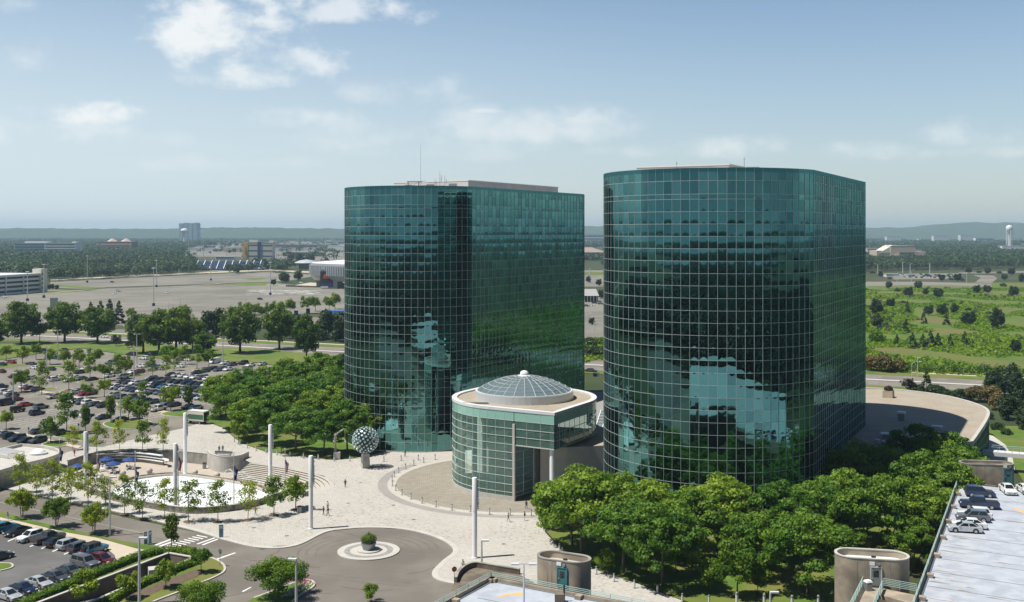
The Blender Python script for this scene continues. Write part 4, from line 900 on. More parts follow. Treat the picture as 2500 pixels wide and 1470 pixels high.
# ------------------------------------------------------------------ glass pavilion with dome
m, nt, b, o = _nt('pavilion_glass')
gl = N(nt, 'ShaderNodeBsdfGlossy'); gl.inputs['Roughness'].default_value = 0.0; gl.inputs['Color'].default_value = (0.8, 0.95, 0.92, 1)
tr = N(nt, 'ShaderNodeBsdfTransparent'); tr.inputs['Color'].default_value = (0.78, 0.94, 0.88, 1)
fr = N(nt, 'ShaderNodeFresnel'); fr.inputs['IOR'].default_value = 1.6
df = N(nt, 'ShaderNodeBsdfDiffuse'); df.inputs['Color'].default_value = (0.26, 0.50, 0.41, 1)
m1 = N(nt, 'ShaderNodeMixShader'); m1.inputs[0].default_value = 0.22; nt.links.new(tr.outputs[0], m1.inputs[1]); nt.links.new(df.outputs[0], m1.inputs[2])
m2 = N(nt, 'ShaderNodeMixShader'); nt.links.new(fr.outputs[0], m2.inputs[0]); nt.links.new(m1.outputs[0], m2.inputs[1]); nt.links.new(gl.outputs[0], m2.inputs[2]); nt.links.new(m2.outputs[0], o.inputs[0])
mat('dome_glass', (0.13, 0.18, 0.19), 0.12, 0.0, spec=0.9)
mat('spandrel', (0.27, 0.50, 0.42), 0.25, coat=0.5)
mat('pav_steel', (0.60, 0.64, 0.60), 0.5, 0.1)
mat('pav_column', (0.42, 0.62, 0.53), 0.5)
C0 = PAVC; PR = 15.2
def uv(a, b): return C0 + U2 * a + V2 * b
aU = AU
def arc(a0, a1, n, r=PR): return [C0 + Vector((math.cos(math.radians(a0 + (a1 - a0) * i / n) + aU), math.sin(math.radians(a0 + (a1 - a0) * i / n) + aU), 0)) * r for i in range(n + 1)]
# angles measured from U2 (right-front), counter-clockwise: -90 is -V2 (towards the viewer)
corner = uv(PR, -PR); backc = uv(-PR, PR)
left_arc = arc(180, 270, 13)                                   # from -U2 round the left front to -V2
right_arc = arc(0, 90, 13)
roofline = left_arc + [uv(PR * k, -PR) for k in (0.25, .5, .75)] + [corner] + [uv(PR, -PR * k) for k in (.75, .5, .25)] + right_arc + [backc]
PVL = 'glass pavilion with white domed skylight between the two towers'
pav = empty('pavilion', C0); tag(pav, PVL, 'pavilion')
def pb(mb, name, m, parent=None, smooth=False):
    o = mb.build(name, m, parent or pav, smooth)
    if parent is None: o.matrix_parent_inverse = Matrix.Translation(-C0)
    else: o.matrix_parent_inverse = Matrix.Identity(4)
    return o
mb = MB(); mb.sheet(inset(roofline, 0.8), 18.0); pb(mb, 'roof', 'gravel')
mb = MB(); mb.wall(inset(roofline, 0.4), 1.1, 17.75, 18.3, closed=True); pb(mb, 'parapet', 'white_dull')
rowsP = [15.95] + [15.95 - 1.58 * i for i in range(1, 10)] + [0.95]
def panes(line, zs, name, glass='pavilion_glass', nrow=5, mw=0.09):
    mg = MB(); ms = MB()
    for i in range(len(line) - 1):
        a, b = line[i], line[i + 1]; d = b - a; nn = Vector((d.y, -d.x, 0)).normalized() * 0.02
        mg.add([(a.x, a.y, zs[-1]), (b.x, b.y, zs[-1]), (b.x, b.y, zs[0]), (a.x, a.y, zs[0])], [(0, 1, 2, 3)])
    for a in line: ms.bar((a.x, a.y, zs[-1]), (a.x, a.y, zs[0]), mw, 0.16)
    for z in zs: ms.wall(line, 0.14, z - mw / 2, z + mw / 2)
    pb(mg, name, glass); pb(ms, 'window_frame', 'pav_steel')
full = left_arc + [uv(PR * k, -PR) for k in (0.13, 0.27, 0.41)]
panes(full, rowsP, 'glass_wall')
over = [uv(PR * k, -PR) for k in (0.41, .6, .8)] + [corner]
panes(over, rowsP[:4] + [11.1], 'glass_wall')
side = [corner] + [uv(PR, -PR * k) for k in (.86, .71, .57, .43, .28, .14)] + right_arc[:9]
panes(side, [15.95, 14.3, 12.7, 11.1], 'glass_wall')
def band(line, z0, z1, m, name, off=0.03):
    mb = MB(); mb.wall(line, 0.12, z0, z1); pb(mb, name, m)
band(left_arc + [uv(PR * k, -PR) for k in (0.13, 0.27, 0.41, .6, .8)] + [corner], 16.0, 17.75, 'spandrel', 'spandrel')
band([corner] + side[1:], 16.0, 17.75, 'spandrel', 'spandrel')
ms = MB()
for a in full + over + side: ms.bar((a.x, a.y, 15.95), (a.x, a.y, 17.75), 0.10, 0.2)
pb(ms, 'window_frame', 'pav_steel')
band(full, 0.12, 0.9, 'concrete_pale', 'plinth')
mb = MB(); e = uv(PR * 0.41, -PR); mb.box((e.x, e.y, 7.7), (0.5, 0.5, 15.3), AU); pb(mb, 'pier', 'concrete_pale')
ret = [uv(PR * 0.41, -PR + 0.3), uv(PR * 0.44, -PR + 3.0), uv(PR * 0.46, -PR + 6.5)]
panes(ret, rowsP[4:], 'glass_wall')
mb = MB(); mb.sheet([uv(PR * .41, -PR + .1), corner + (C0 - corner).normalized() * .1, uv(PR - .1, 3), uv(PR * .41, 3)], 11.05); pb(mb, 'soffit', 'concrete_pale')
for i, (a, bb) in enumerate(((PR - 0.9, -PR + 0.9),)):
    p = uv(a, bb); mb = MB(); mb.tube([(p.x, p.y, 0.1), (p.x, p.y, 15.5)], 0.55, 16); pb(mb, 'column', 'white', smooth=True)
for k in (0.08, 0.3, 0.52, 0.74, 0.95):
    t = math.radians(180 + 90 * k + 6) + aU; p = C0 + Vector((math.cos(t), math.sin(t), 0)) * (PR - 1.3); mb = MB(); mb.tube([(p.x, p.y, 0.1), (p.x, p.y, 17)], 0.55, 14); pb(mb, 'column', 'pav_column', smooth=True)
for k in (0.2, 0.5, 0.85):
    t = math.radians(180 + 90 * k) + aU; p = C0 + Vector((math.cos(t), math.sin(t), 0)) * (PR - 6.5); mb = MB(); mb.tube([(p.x, p.y, 0.1), (p.x, p.y, 17)], 0.45, 12); pb(mb, 'column', 'white', smooth=True)
# interior: floor, back wall, mezzanine
mb = MB(); mb.sheet(inset(left_arc + [uv(PR * .41, -PR), uv(PR * .41, 2), uv(-PR, 3)], 0.3), 0.2); pb(mb, 'floor', 'stone')
mb = MB(); mb.wall([uv(-PR + .6, 4), uv(-3, 4.5), uv(PR * .45, 2), uv(PR * 0.46, -PR + 6.5)], 0.4, 0.2, 16.8); pb(mb, 'inner_wall', 'white_dull')
mb = MB(); mb.prism([uv(-PR + 2, 3.6), uv(-6, -4), uv(3, -5), uv(PR * .4, 1.6), uv(-3, 4)], 8.6, 9.1); pb(mb, 'mezzanine', 'concrete_pale')
# dome
DR = 10.1; cz = 18.0
mb = MB(); mb.lathe((C0.x, C0.y, 0), [(DR + 0.35, cz), (DR + 0.35, cz + 1.6), (DR - 0.3, cz + 1.65)], 48); pb(mb, 'dome_kerb', 'metal_pale')
Hd = 3.0; Rd = (DR * DR + Hd * Hd) / (2 * Hd); zc = cz + 1.65 + Hd - Rd; am = math.asin(DR / Rd)
NS, NR = 28, 7; mg = MB(); ms = MB()
def dp(k, j, r=0.0):
    a = am * (1 - j / NR * 0.93); t = 2 * math.pi * k / NS; R_ = Rd + r
    return (C0.x + R_ * math.sin(a) * math.cos(t), C0.y + R_ * math.sin(a) * math.sin(t), zc + R_ * math.cos(a))
for k in range(NS):
    for j in range(NR): mg.add([dp(k, j), dp(k + 1, j), dp(k + 1, j + 1), dp(k, j + 1)], [(0, 1, 2, 3)])
    for j in range(NR):
        if j < NR - 2 or k % 2 == 0: ms.bar(dp(k, j, .05), dp(k, j + 1, .05), 0.06, 0.08)
for j in range(NR + 1):
    for k in range(NS): ms.bar(dp(k, j, .05), dp(k + 1, j, .05), 0.06 if j else 0.3, 0.08)
pb(mg, 'dome', 'dome_glass'); pb(ms, 'dome_rib', 'white_dull')
mb = MB(); mb.lathe((C0.x, C0.y, zc + Rd * math.cos(am * .07)), [(1.35, -0.25), (1.3, 0.1), (0.85, 0.2), (0.85, 0.45), (0.9, .5), (0.8, 0.8), (0.5, 1.05), (0, 1.15)], 20); pb(mb, 'finial', 'white', smooth=True)
mb = MB(); p = uv(-4.5, -12.2); mb.box((p.x, p.y, 18.2), (5.2, 0.5, 0.22), AU + 0.55); tag(mb.build('roof_track', 'metal_grey'), 'dark steel track lying on the pavilion gravel roof', 'track')

# low stone entrance block and link roof between the towers
lk = empty('link_building', (24, 230, 0)); tag(lk, 'low stone walled link building with dark gravel roof between pavilion and towers', 'building')
inv = Matrix.Translation((-24, -230, 0))
def lb(mb, name, m, parent=None):
    o = mb.build(name, m, parent or lk); o.matrix_parent_inverse = inv if parent is None else Matrix.Identity(4); return o
w1 = [uv(PR * 0.62, -PR + 5.0), uv(PR - 1.0, -PR + 7.5), Vector((19.5, 214, 0)), Vector((27, 209, 0)), Vector((36, 226, 0)), Vector((26, 240, 0)), uv(6, 6)]
mb = MB(); mb.prism(w1, 0.1, 10.2); lb(mb, 'wall', 'concrete_pale')
mb = MB(); mb.sheet(inset(w1, .0), 10.25); lb(mb, 'roof', 'gravel')
w2 = [Vector((2, 243, 0)), Vector((24, 238, 0)), Vector((44, 232, 0)), Vector((62, 262, 0)), Vector((40, 300, 0)), Vector((14, 296, 0))]
mb = MB(); mb.prism(w2, 0.1, 8.6); lb(mb, 'wall', 'low_glass'); mb = MB(); mb.sheet(w2, 8.66); lb(mb, 'roof', 'gravel_dark'); mb = MB(); mb.wall(w2, .5, 8.6, 9.0, closed=True); lb(mb, 'parapet', 'concrete')
sk = empty('skylight', (22.5, 236, 8.7)); tag(sk, 'sloping glass skylight grid on the link roof behind the pavilion', 'skylight')
mg, ms = MB(), MB(); mg.add([(-5, -6, 0.6), (7, -9, 0.6), (10, 6, 3.4), (-2, 9, 3.4)], [(0, 1, 2, 3)]); mg.build('pane', 'dome_glass', sk)
for i in range(9): t = i / 8; ms.bar(Vector((-5, -6, .68)).lerp(Vector((7, -9, .68)), t), Vector((-2, 9, 3.48)).lerp(Vector((10, 6, 3.48)), t), .16, .12)
for i in range(9): t = i / 8; ms.bar(Vector((-5, -6, .68)).lerp(Vector((-2, 9, 3.48)), t), Vector((7, -9, .68)).lerp(Vector((10, 6, 3.48)), t), .16, .12)
ms.build('frame', 'white', sk)
mb = MB(); mb.add([(-5, -6, 0), (7, -9, 0), (10, 6, 0), (-2, 9, 0), (-5, -6, .58), (7, -9, .58), (10, 6, 3.38), (-2, 9, 3.38)], [(0, 1, 5, 4), (1, 2, 6, 5), (2, 3, 7, 6), (3, 0, 4, 7)]); mb.build('kerb', 'white_dull', sk)
def vent(px, py, z, s, label, m='metal_pale', rz=AU):
    p = G(px, py, z); r = empty('roof_vent', p, rz); tag(r, label, 'roof vent', 'roof vents')
    mb = MB(); mb.box((0, 0, s[2] * 0.4), (s[0] * .8, s[1] * .8, s[2] * .8)); mb.build('body', m, r)
    mb = MB(); mb.box((0, 0, s[2] * 0.9), (s[0], s[1], s[2] * .2)); mb.build('lid', 'white', r); return r
vent(1455, 919, 8.7, (1.6, 1.6, 1.0), 'white square vent on the dark link roof'); vent(1413, 938, 8.7, (.8, .8, .9), 'small white vent on the link roof by the dome'); vent(1376, 938, 8.7, (.7, .7, .9), 'little vent close behind the dome')

# ------------------------------------------------------------------ low curved building on the right
lz = 10.0
ol = GP([(2060, 948), (2113, 946), (2200, 951), (2290, 962), (2350, 975), (2395, 990), (2412, 1003), (2408, 1022), (2385, 1058), (2372, 1076), (2300, 1090), (2150, 1091), (2060, 1087), (1990, 1075)], lz)
ol = curve(ol[:10], 5) + [p for p in ol[10:]]
cb = empty('curved_building', (90, 240, 0)); tag(cb, 'low curved building with gravel roof and dark glass wall beside the near tower', 'building')
inv2 = Matrix.Translation((-90, -240, 0))
def cbp(mb, name, m, parent=None):
    o = mb.build(name, m, parent or cb); o.matrix_parent_inverse = inv2 if parent is None else Matrix.Identity(4); return o
mb = MB(); mb.sheet(ol, lz - .35); cbp(mb, 'roof', 'gravel')
mb = MB(); mb.wall(ol, 0.7, lz - 1.0, lz, closed=True); cbp(mb, 'parapet', 'concrete_pale')
mb = MB(); mb.wall(ol, 0.3, 0.1, lz - 1.0, closed=True); cbp(mb, 'glass_wall', 'low_glass')
ms = MB()
for i in range(len(ol)):
    a, b = ol[i], ol[(i + 1) % len(ol)]; n = max(1, round((b - a).length / 2.2))
    for j in range(n): p = a.lerp(b, j / n); ms.box((p.x, p.y, lz / 2 - .5), (.12, .42, lz - 1.2), math.atan2((b - a).y, (b - a).x))
for z in (2.4, 4.7, 7.0): ms.wall(ol, 0.4, z - .05, z + .05, closed=True)
cbp(ms, 'mullion_grid', 'metal_grey')
vent(2201, 1026, lz - .35, (1.7, 1.7, 2.0), 'tall silver box vent on the curved gravel roof', 'metal_grey'); vent(2288, 1047, lz - .35, (2.2, 1.4, .7), 'flat white vent near the trees on the curved roof'); vent(2178, 1070, lz - .35, (4.6, 2.0, 1.0), 'long grey unit at the front of the curved roof', 'metal_grey')
vent(2142, 1082, lz - .35, (.9, .9, .8), 'small white vent at the front edge of the curved roof'); vent(2158, 1084, lz - .35, (.7, .7, .7), 'tiny vent beside the small white vent on the curved roof')
pl = empty('planter', G(2169, 970, lz - .35), AU); tag(pl, 'tan square planter with dark purple plant on the curved roof', 'planter')
mb = MB(); mb.box((0, 0, .9), (2.6, 2.6, 1.8), 0, 0, .94); mb.build('pot', 'concrete_tan', pl)
rng = np.random.default_rng(77); v, t = blob_leaves(rng, [(0, 0, 2.2, 1.1, 1.1, .8)], 400, .25); link('plant', np_mesh('plant', v, 4, t, ['leaf_purple']), pl)
# entrance of the curved building under the trees
en = empty('entrance_ramp', G(2078, 1180)); tag(en, 'white railed ramp and door at the foot of the near tower', 'ramp')
mb = MB(); mb.box((0, -1, .5), (3.2, 7, 1.0), .2); mb.build('ramp', 'concrete_pale', en)
for s in (-1, 1):
    mb = MB(); mb.bar((s * 1.6 - .7, -4.3, 2.0), (s * 1.6 + .7, 2.6, 2.0), .12, .12); mb.bar((s * 1.6 - .7, -4.3, 1.5), (s * 1.6 + .7, 2.6, 1.5), .08, .08); mb.build('handrail', 'white', en)
mb = MB(); mb.box((1.2, 5.5, 3.2), (3.4, .3, 4.4), .2); mb.build('door', 'metal_pale', en)
# elevated white walkway
fb = empty('footbridge', (0, 0, 0)); tag(fb, 'white footbridge running from the curved building to the right edge', 'footbridge')
a, b = G(2395, 1098, 4.5), G(2640, 1118, 4.5)
mb = MB(); mb.bar(a + Vector((0, 0, -.5)), b + Vector((0, 0, -.5)), 2.6, 0.9); mb.build('deck', 'white_dull', fb)
for s in (-1.25, 1.25):
    n = Vector((0.1, s, 0)); mb = MB(); mb.bar(a + n + Vector((0, 0, 1.05)), b + n + Vector((0, 0, 1.05)), .09, .09)
    for i in range(15): p = a.lerp(b, i / 14) + n; mb.bar(p, p + Vector((0, 0, 1.05)), .07, .07)
    mb.build('railing', 'rail_green', fb)
for i in (0.25, .62): p = a.lerp(b, i); mb = MB(); mb.box((p.x, p.y, 1.8), (.7, .7, 3.6)); mb.build('pillar', 'white', fb)

# ------------------------------------------------------------------ parking structure with the white roof deck
DZ = 10.0
c_a = Vector((-2.6, 131.7, 0)); V3 = Vector((.4487, .8937, 0)); q_ = c_a + U2 * 47.9; e_far = q_ + V2 * 100
lo = [Vector((-40, 62, 0)), c_a, q_]
deckP = [c_a - V2 * 100, c_a, q_, q_ + V3 * 84, q_ + V3 * 84 + U2 * 70, q_ - V2 * 85.1 + U2 * 70]
pk = empty('parking_structure'); tag(pk, 'parking structure with white painted roof deck and tan concrete edge walls', 'parking structure')
mb = MB(); mb.prism(deckP, DZ - .6, DZ); mb.build('roof_deck', 'deck', pk)
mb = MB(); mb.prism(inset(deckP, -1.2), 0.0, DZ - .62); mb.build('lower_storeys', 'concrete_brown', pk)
edges = [(deckP[0], deckP[1]), (deckP[1], deckP[1] + U2 * 24.3), (deckP[1] + U2 * 27.0, deckP[2]), (deckP[2], deckP[2] + V3 * 5.7), (deckP[2] + V3 * 9.6, deckP[3])]
for a, b in edges:
    mb = MB(); d = (b - a).normalized(); mb.wall([a, b], .35, DZ - 1.6, DZ + .45); mb.build('edge_wall', 'concrete_tan', pk)
    n = int((b - a).length / 8.5)
    inn_ = Vector((-d.y, d.x, 0)); 
    mid = (a + b) / 2; cen = sum(deckP, Vector()) / len(deckP)
    if (cen - mid).dot(inn_) < 0: inn_ = -inn_
    for i in range(n + 1):
        mb = MB(); p = a.lerp(b, (i + .02) / max(n, 1)) if i < n else b - d * .3; mb.box((p.x + inn_.x * .5, p.y + inn_.y * .5, DZ + .1), (.7, .9, .75), math.atan2(d.y, d.x), 0, 1.15); mb.build('buttress', 'concrete_tan', pk)
    mb = MB()
    for z in (DZ + .62, DZ + .82, DZ + 1.03): mb.bar((a.x, a.y, z), (b.x, b.y, z), .06, .06)
    n = int((b - a).length / 2.6)
    for i in range(n + 1): p = a.lerp(b, i / max(n, 1)); mb.bar((p.x, p.y, DZ + .4), (p.x, p.y, DZ + 1.06), .07, .07)
    mb.build('railing', 'rail_green', pk)
    mb = MB(); mb.wall([a + inn_ * .35, b + inn_ * .35], .25, DZ + .004, DZ + .12); mb.build('gutter', 'metal_grey', pk)
# seams across the deck and faded bay lines
mb = MB(); my = MB(); P0 = deckP[2]
for i in range(-10, 14):
    VV_ = V3 if i >= 0 else V2; a = P0 + VV_ * (i * 6.2) + U2 * (0.6 if i >= 0 else -46); b = P0 + VV_ * (i * 6.2) + U2 * 69
    n = V2 * .10; mb.add([(v.x, v.y, DZ + .006) for v in (a - n, b - n, b + n, a + n)], [(0, 1, 2, 3)])
    if i >= 0:
        for k in range(2):
            a2 = P0 + V3 * (i * 6.2 + 1.9 + k * 2.6) + U2 * .7; b2 = a2 + U2 * 5.2; n = V2 * .06; my.add([(v.x, v.y, DZ + .008) for v in (a2 - n, b2 - n, b2 + n, a2 + n)], [(0, 1, 2, 3)])
mb.build('seam', 'seam', pk); my.build('bay_line', mat('paint_tan', (0.62, 0.52, 0.40), .9), pk)
mb = MB(); rr = random.Random(8)
for i in range(80):
    p = P0 + V3 * rr.uniform(2, 80) + U2 * rr.choice((rr.uniform(.9, 3.2), rr.uniform(3, 40))); L_, w_ = rr.uniform(.5, 3.0), rr.uniform(.1, .35); mb.add([(v.x, v.y, DZ + .011) for v in (p - U2 * L_ * .2 - V2 * w_ * .3, p + U2 * L_, p + U2 * L_ * .7 + V2 * w_ * .4, p + V2 * w_)], [(0, 1, 2, 3)])
mb.build('stain', mat('stain', (.25, .22, .19), .9), pk)
def arrow(c, d, L, name='arrow_marking', bend=0.0, z=DZ + .010, m='paint_yellow'):
    d = d.normalized(); mb = MB(); pts = []
    for i in range(9):
        t = i / 8; a = bend * (1 - t); dd = Vector((d.x * math.cos(a) - d.y * math.sin(a), d.x * math.sin(a) + d.y * math.cos(a), 0)); pts.append((pts[-1] if pts else c) + dd * (L * .7 / 8 if pts else 0))
    for i in range(8):
        e = (pts[i + 1] - pts[i]).normalized(); n = Vector((-e.y, e.x, 0)) * .28; mb.add([(v.x, v.y, z) for v in (pts[i] - n, pts[i + 1] - n, pts[i + 1] + n, pts[i] + n)], [(0, 1, 2, 3)])
    n = Vector((-d.y, d.x, 0)) * .75; p = pts[-1]; mb.add([(v.x, v.y, z) for v in (p - n, p + d * L * .35, p + n)], [(0, 1, 2)])
    return mb.build(name, m, pk)
arrow(G(1219, 1457, DZ), Vector((1, .12, 0)), 3.3, bend=0.75); arrow(G(2476, 1240, DZ), Vector((.15, -1, 0)), 3.4)

# stair towers: stadium plan, parapet, door
def stair(px, py, z0, zt, L, r, ang, door_px, label, door_m, name='stair_tower'):
    c = G(px, py, DZ); c.z = 0; root = empty(name, c, ang); tag(root, label, 'stair tower', 'stair towers of the parking structure')
    ring = lambda rr_: [Vector((L / 2 + rr_ * math.cos(t), rr_ * math.sin(t), 0)) for t in np.linspace(-math.pi / 2, math.pi / 2, 17)] + [Vector((-L / 2 + rr_ * math.cos(t), rr_ * math.sin(t), 0)) for t in np.linspace(math.pi / 2, 1.5 * math.pi, 17)]
    mb = MB(); mb.wall(ring(r - .12), .24, z0, zt, closed=True); mb.build('wall', 'concrete_tan', root, True)
    mb = MB(); mb.sheet(ring(r - .2), zt - .75); mb.build('roof', 'white_dull' if zt > 13.1 else 'concrete_pale', root)
    mb = MB(); mb.wall(ring(r - .12), .34, zt, zt + .12, closed=True); mb.build('coping', 'concrete_pale' if zt > 13.1 else 'concrete', root)
    mb = MB()
    for x in (-L * .42, L * .04 - 1.0, L * .4): mb.box((x, -r - .005, (z0 + zt) / 2), (.07, .03, zt - z0 - .1))
    mb.build('joint', 'concrete', root)
    dx = door_px; dr_ = empty('door'); 
    mb = MB(); mb.box((dx, -r - .04, DZ + 1.1), (1.1, .12, 2.15)); d = mb.build('door', door_m, root)
    bpy.data.objects.remove(dr_)
    mb = MB(); mb.box((dx - .62, -r - .06, DZ + 1.15), (.14, .2, 2.3)); mb.box((dx + .62, -r - .06, DZ + 1.15), (.14, .2, 2.3)); mb.box((dx, -r - .06, DZ + 2.35), (1.38, .2, .14)); mb.build('frame', 'door_teal' if door_m == 'door_teal' else 'metal_pale', d)
    mb = MB(); mb.box((dx, -r - .11, DZ + 1.55), (.62, .03, .8)); mb.build('window', 'car_glass', d)
    mb = MB(); mb.box((dx - .42, -r - .13, DZ + 1.0), (.06, .1, .2)); mb.build('handle', 'metal_pale', d)
    mb = MB(); mb.box((dx - .45, -r - .05, DZ + 2.75), (.6, .06, .42)); mb.build('notice', 'white', root)
    mb = MB(); mb.box((dx + .3, -r - .12, DZ + 2.72), (.3, .26, .22)); mb.build('lamp', 'metal_grey', root)
    mb = MB(); mb.lathe((L * .05, 0, zt - .75), [(.22, 0), (.22, .4), (.3, .42), (.3, .55)], 10); mb.build('vent_pipe', 'dark', root)
    return root
stair(1377, 1421, 0, DZ + 3.05, 3.4, 1.75, AU + .06, .55, 'tan rounded stair tower with teal door on the corner by the plaza', 'door_teal')
stair(2128, 1418, 0, DZ + 3.25, 4.6, 2.1, AU + .32, .25, 'tan rounded stair tower with pale roof and footbridge at the bottom of the photo', 'metal_grey')
stair(2408, 1171, 0, DZ + 2.9, 5.4, 1.8, AU + .40, 3.0, 'tan rounded stair tower with double teal door behind the parked cars', 'door_teal')
# bridge from the second stair tower
br = empty('access_bridge', G(2140, 1448, DZ)); tag(br, 'concrete access bridge with green railings in front of the bottom stair tower', 'bridge')
def bp(x, y, z=0): return G(x, y, DZ) - G(2140, 1448, DZ) + Vector((0, 0, z))
mb = MB(); mb.prism([bp(2118, 1433), bp(2152, 1436), bp(2236, 1453), bp(2228, 1475), bp(2148, 1452), bp(2110, 1530), bp(2060, 1530)], -.5, 0.0); mb.build('slab', 'concrete_tan', br)
for L_ in ([(2110, 1424), (2068, 1510)], [(2154, 1440), (2120, 1525)], [(2156, 1434), (2238, 1449)]):
    a, b = bp(*L_[0]), bp(*L_[1]); mb = MB()
    for z in (.3, .5, .7, .9, 1.1): mb.bar(a + Vector((0, 0, z)), b + Vector((0, 0, z)), .06, .06)
    n = max(2, int((b - a).length / 1.6))
    for i in range(n + 1): p = a.lerp(b, i / n); mb.bar(p, p + Vector((0, 0, 1.12)), .07, .07)
    mb.build('railing', 'rail_green', br)
tb = empty('litter_bin', G(2119, 1441, DZ), .3); tag(tb, 'grey square litter bin with white top on the access bridge', 'bin', 'litter bins')
mb = MB(); mb.box((0, 0, .5), (.75, .75, 1.0)); mb.build('body', 'metal_grey', tb)
mb = MB(); mb.box((0, 0, 1.1), (.8, .8, .2), 0, 0, .8); mb.build('lid', 'white', tb)
mb = MB(); mb.box((0, -.385, .88), (.5, .02, .12)); mb.build('slot', 'dark', tb)
# arched retaining wall beside the deck corner
aw = MB(); pp = [G(1112, 1425), G(1120, 1408), G(1138, 1393), G(1160, 1387), G(1184, 1390), G(1230, 1398), G(1269, 1404)]
rw = empty('retaining_wall', pp[0]); tag(rw, 'curved brown concrete retaining wall at the corner of the roof deck', 'wall')
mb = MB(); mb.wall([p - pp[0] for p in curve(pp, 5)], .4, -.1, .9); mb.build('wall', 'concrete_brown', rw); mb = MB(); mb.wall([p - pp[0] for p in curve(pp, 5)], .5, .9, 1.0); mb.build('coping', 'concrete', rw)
# ------------------------------------------------------------------ plaza furniture
def mast(px, py, h, r, label, fins=False):
    root = empty('plaza_mast', G(px, py)); tag(root, label, 'light mast', 'white round masts of the plaza')
    mb = MB(); mb.lathe((0, 0, 0), [(r * 1.25, 0), (r * 1.25, .25), (r, .3), (r, h * .58), (r * .97, h * .585)], 18); mb.build('base', 'white', root, True)
    mb = MB(); mb.lathe((0, 0, 0), [(r * 1.06, h * .585), (r * 1.06, h - .1), (r * .9, h), (0, h + .02)], 18); mb.build('shaft', 'white', root, True)
    mb = MB(); mb.box((r * .9, .1, h * .8), (r * .7, .5, h * .33)); mb.build('recess', 'metal_grey', root)
    mb = MB()
    for i in range(11): mb.box((r * 1.35, -.05, h * (.62 + .024 * i)), (.28, .28, .16), .4)
    for z in (.66, .9): mb.tube([(r * .9, 0, h * z), (r * 1.9, 0, h * z + .4)], .07, 5)
    mb.build('floodlight', 'metal_pale', root)
    return root
mast(452, 1157, 13.4, .39, 'far white mast standing behind the sunken patio wall'); mast(209, 1190, 11.6, .39, 'white mast beside the blue parasols'); mast(428, 1243, 12.6, .39, 'white mast rising from the white pool')
mast(660, 1183, 12.6, .39, 'white mast on the amphitheatre steps'); mast(759, 1293, 13.2, .39, 'white mast standing on open paving near the roundabout'); mast(1159, 1364, 13.2, .39, 'nearest white mast beside the stair tower')
# flags
def flag(px, py, h, z, label, fl, mat_):
    root = empty('flagpole', G(px, py, z)); tag(root, label, 'flagpole', 'flagpoles round the pool')
    mb = MB(); mb.tube([(0, 0, 0), (0, 0, h * .5), (0, 0, h)], [.12, .10, .06], 8); mb.build('pole', 'metal_pale', root, True)
    mb = MB(); mb.lathe((0, 0, h), [(.02, 0), (.13, .08), (.13, .2), (0, .3)], 10); mb.build('finial', 'metal_pale', root, True)
    mb = MB(); n = 7; z1 = h * fl; L_ = 2.6; vs = []
    for j in range(9):
        t = j / 8
        for i in range(n): s = i / (n - 1); vs.append((s * (.75 - .3 * t) + .06, .22 * math.sin(s * 9 + t * 3), z1 - t * L_ - s * .9 * (1 - t * .6)))
    fs = [(j * n + i, j * n + i + 1, (j + 1) * n + i + 1, (j + 1) * n + i) for j in range(8) for i in range(n - 1)]
    mb.add(vs, fs)
    if mat_ == 'stripes':
        mb.m = [(i % 6 + 1) % 2 if not (i // 6 < 3 and i % 6 < 3) else 2 for i in range(len(fs))]; mb.build('flag', ['red', 'white', 'navy'], root, True)
    else:
        mb.m = [1 if (i // 6 in (3, 4) and i % 6 in (2, 3)) else 0 for i in range(len(fs))]; mb.build('flag', [mat_, 'white_dull'], root, True)
flag(145, 1197, 10.2, -.0, 'flagpole with dark blue flag by the round flat building', .86, 'navy'); flag(237, 1208, 9.6, -2, 'flagpole with striped flag between the white mast and the parasols', .8, 'stripes'); flag(330, 1222, 9.9, -2, 'flagpole with blue flag before the parasols', .66, 'navy')
flag(435, 1250, 11.2, 0, 'flagpole with striped flag against the mast in the pool', .94, 'stripes'); flag(571, 1247, 11.0, 0, 'flagpole with dark blue flag in the middle of the pool', .78, 'navy'); flag(696, 1187, 7.8, -.8, 'flagpole with red and white flag over the steps', .72, 'stripes')
# basin
FZ = -2.3
BC = curve(BASIN[:12], 3) + BASIN[12:]
mb = MB(); mb.sheet([p for p in BASIN], FZ); struct(mb.build('patio_paving', mat('patio', (.46, .40, .33), .9, c2=(.40, .35, .29), scale=.4)))
poolpx = [(250, 1225), (285, 1190), (330, 1172), (400, 1163), (450, 1163), (520, 1172), (600, 1186), (650, 1204), (668, 1222), (655, 1238), (600, 1252), (500, 1262), (400, 1258), (320, 1245)]
pw = curve(GP(poolpx, FZ), 5, True)
mb = MB(); mb.sheet(pw, FZ + .03); struct(mb.build('pool_floor', 'pool_white'))
mb = MB(); mb.wall(pw[10:], .5, FZ, FZ + .5); rim_ = mb.build('pool_rim', 'stone'); tag(rim_, 'low stone rim curving round the back of the white pool', 'rim')
pw2 = [p + (p - sum(pw, Vector()) / len(pw)).normalized() * 1.4 for p in pw[8:50]]
mb = MB(); mb.wall(pw2, .4, FZ, FZ + .55); tag(mb.build('pool_rim', 'concrete_tan'), 'outer tan kerb behind the white pool', 'rim')
fw_ = GP([(165, 1182), (230, 1207), (300, 1229), (420, 1251), (500, 1255), (600, 1243), (680, 1218), (702, 1207)])
o0 = fw_[0].copy()
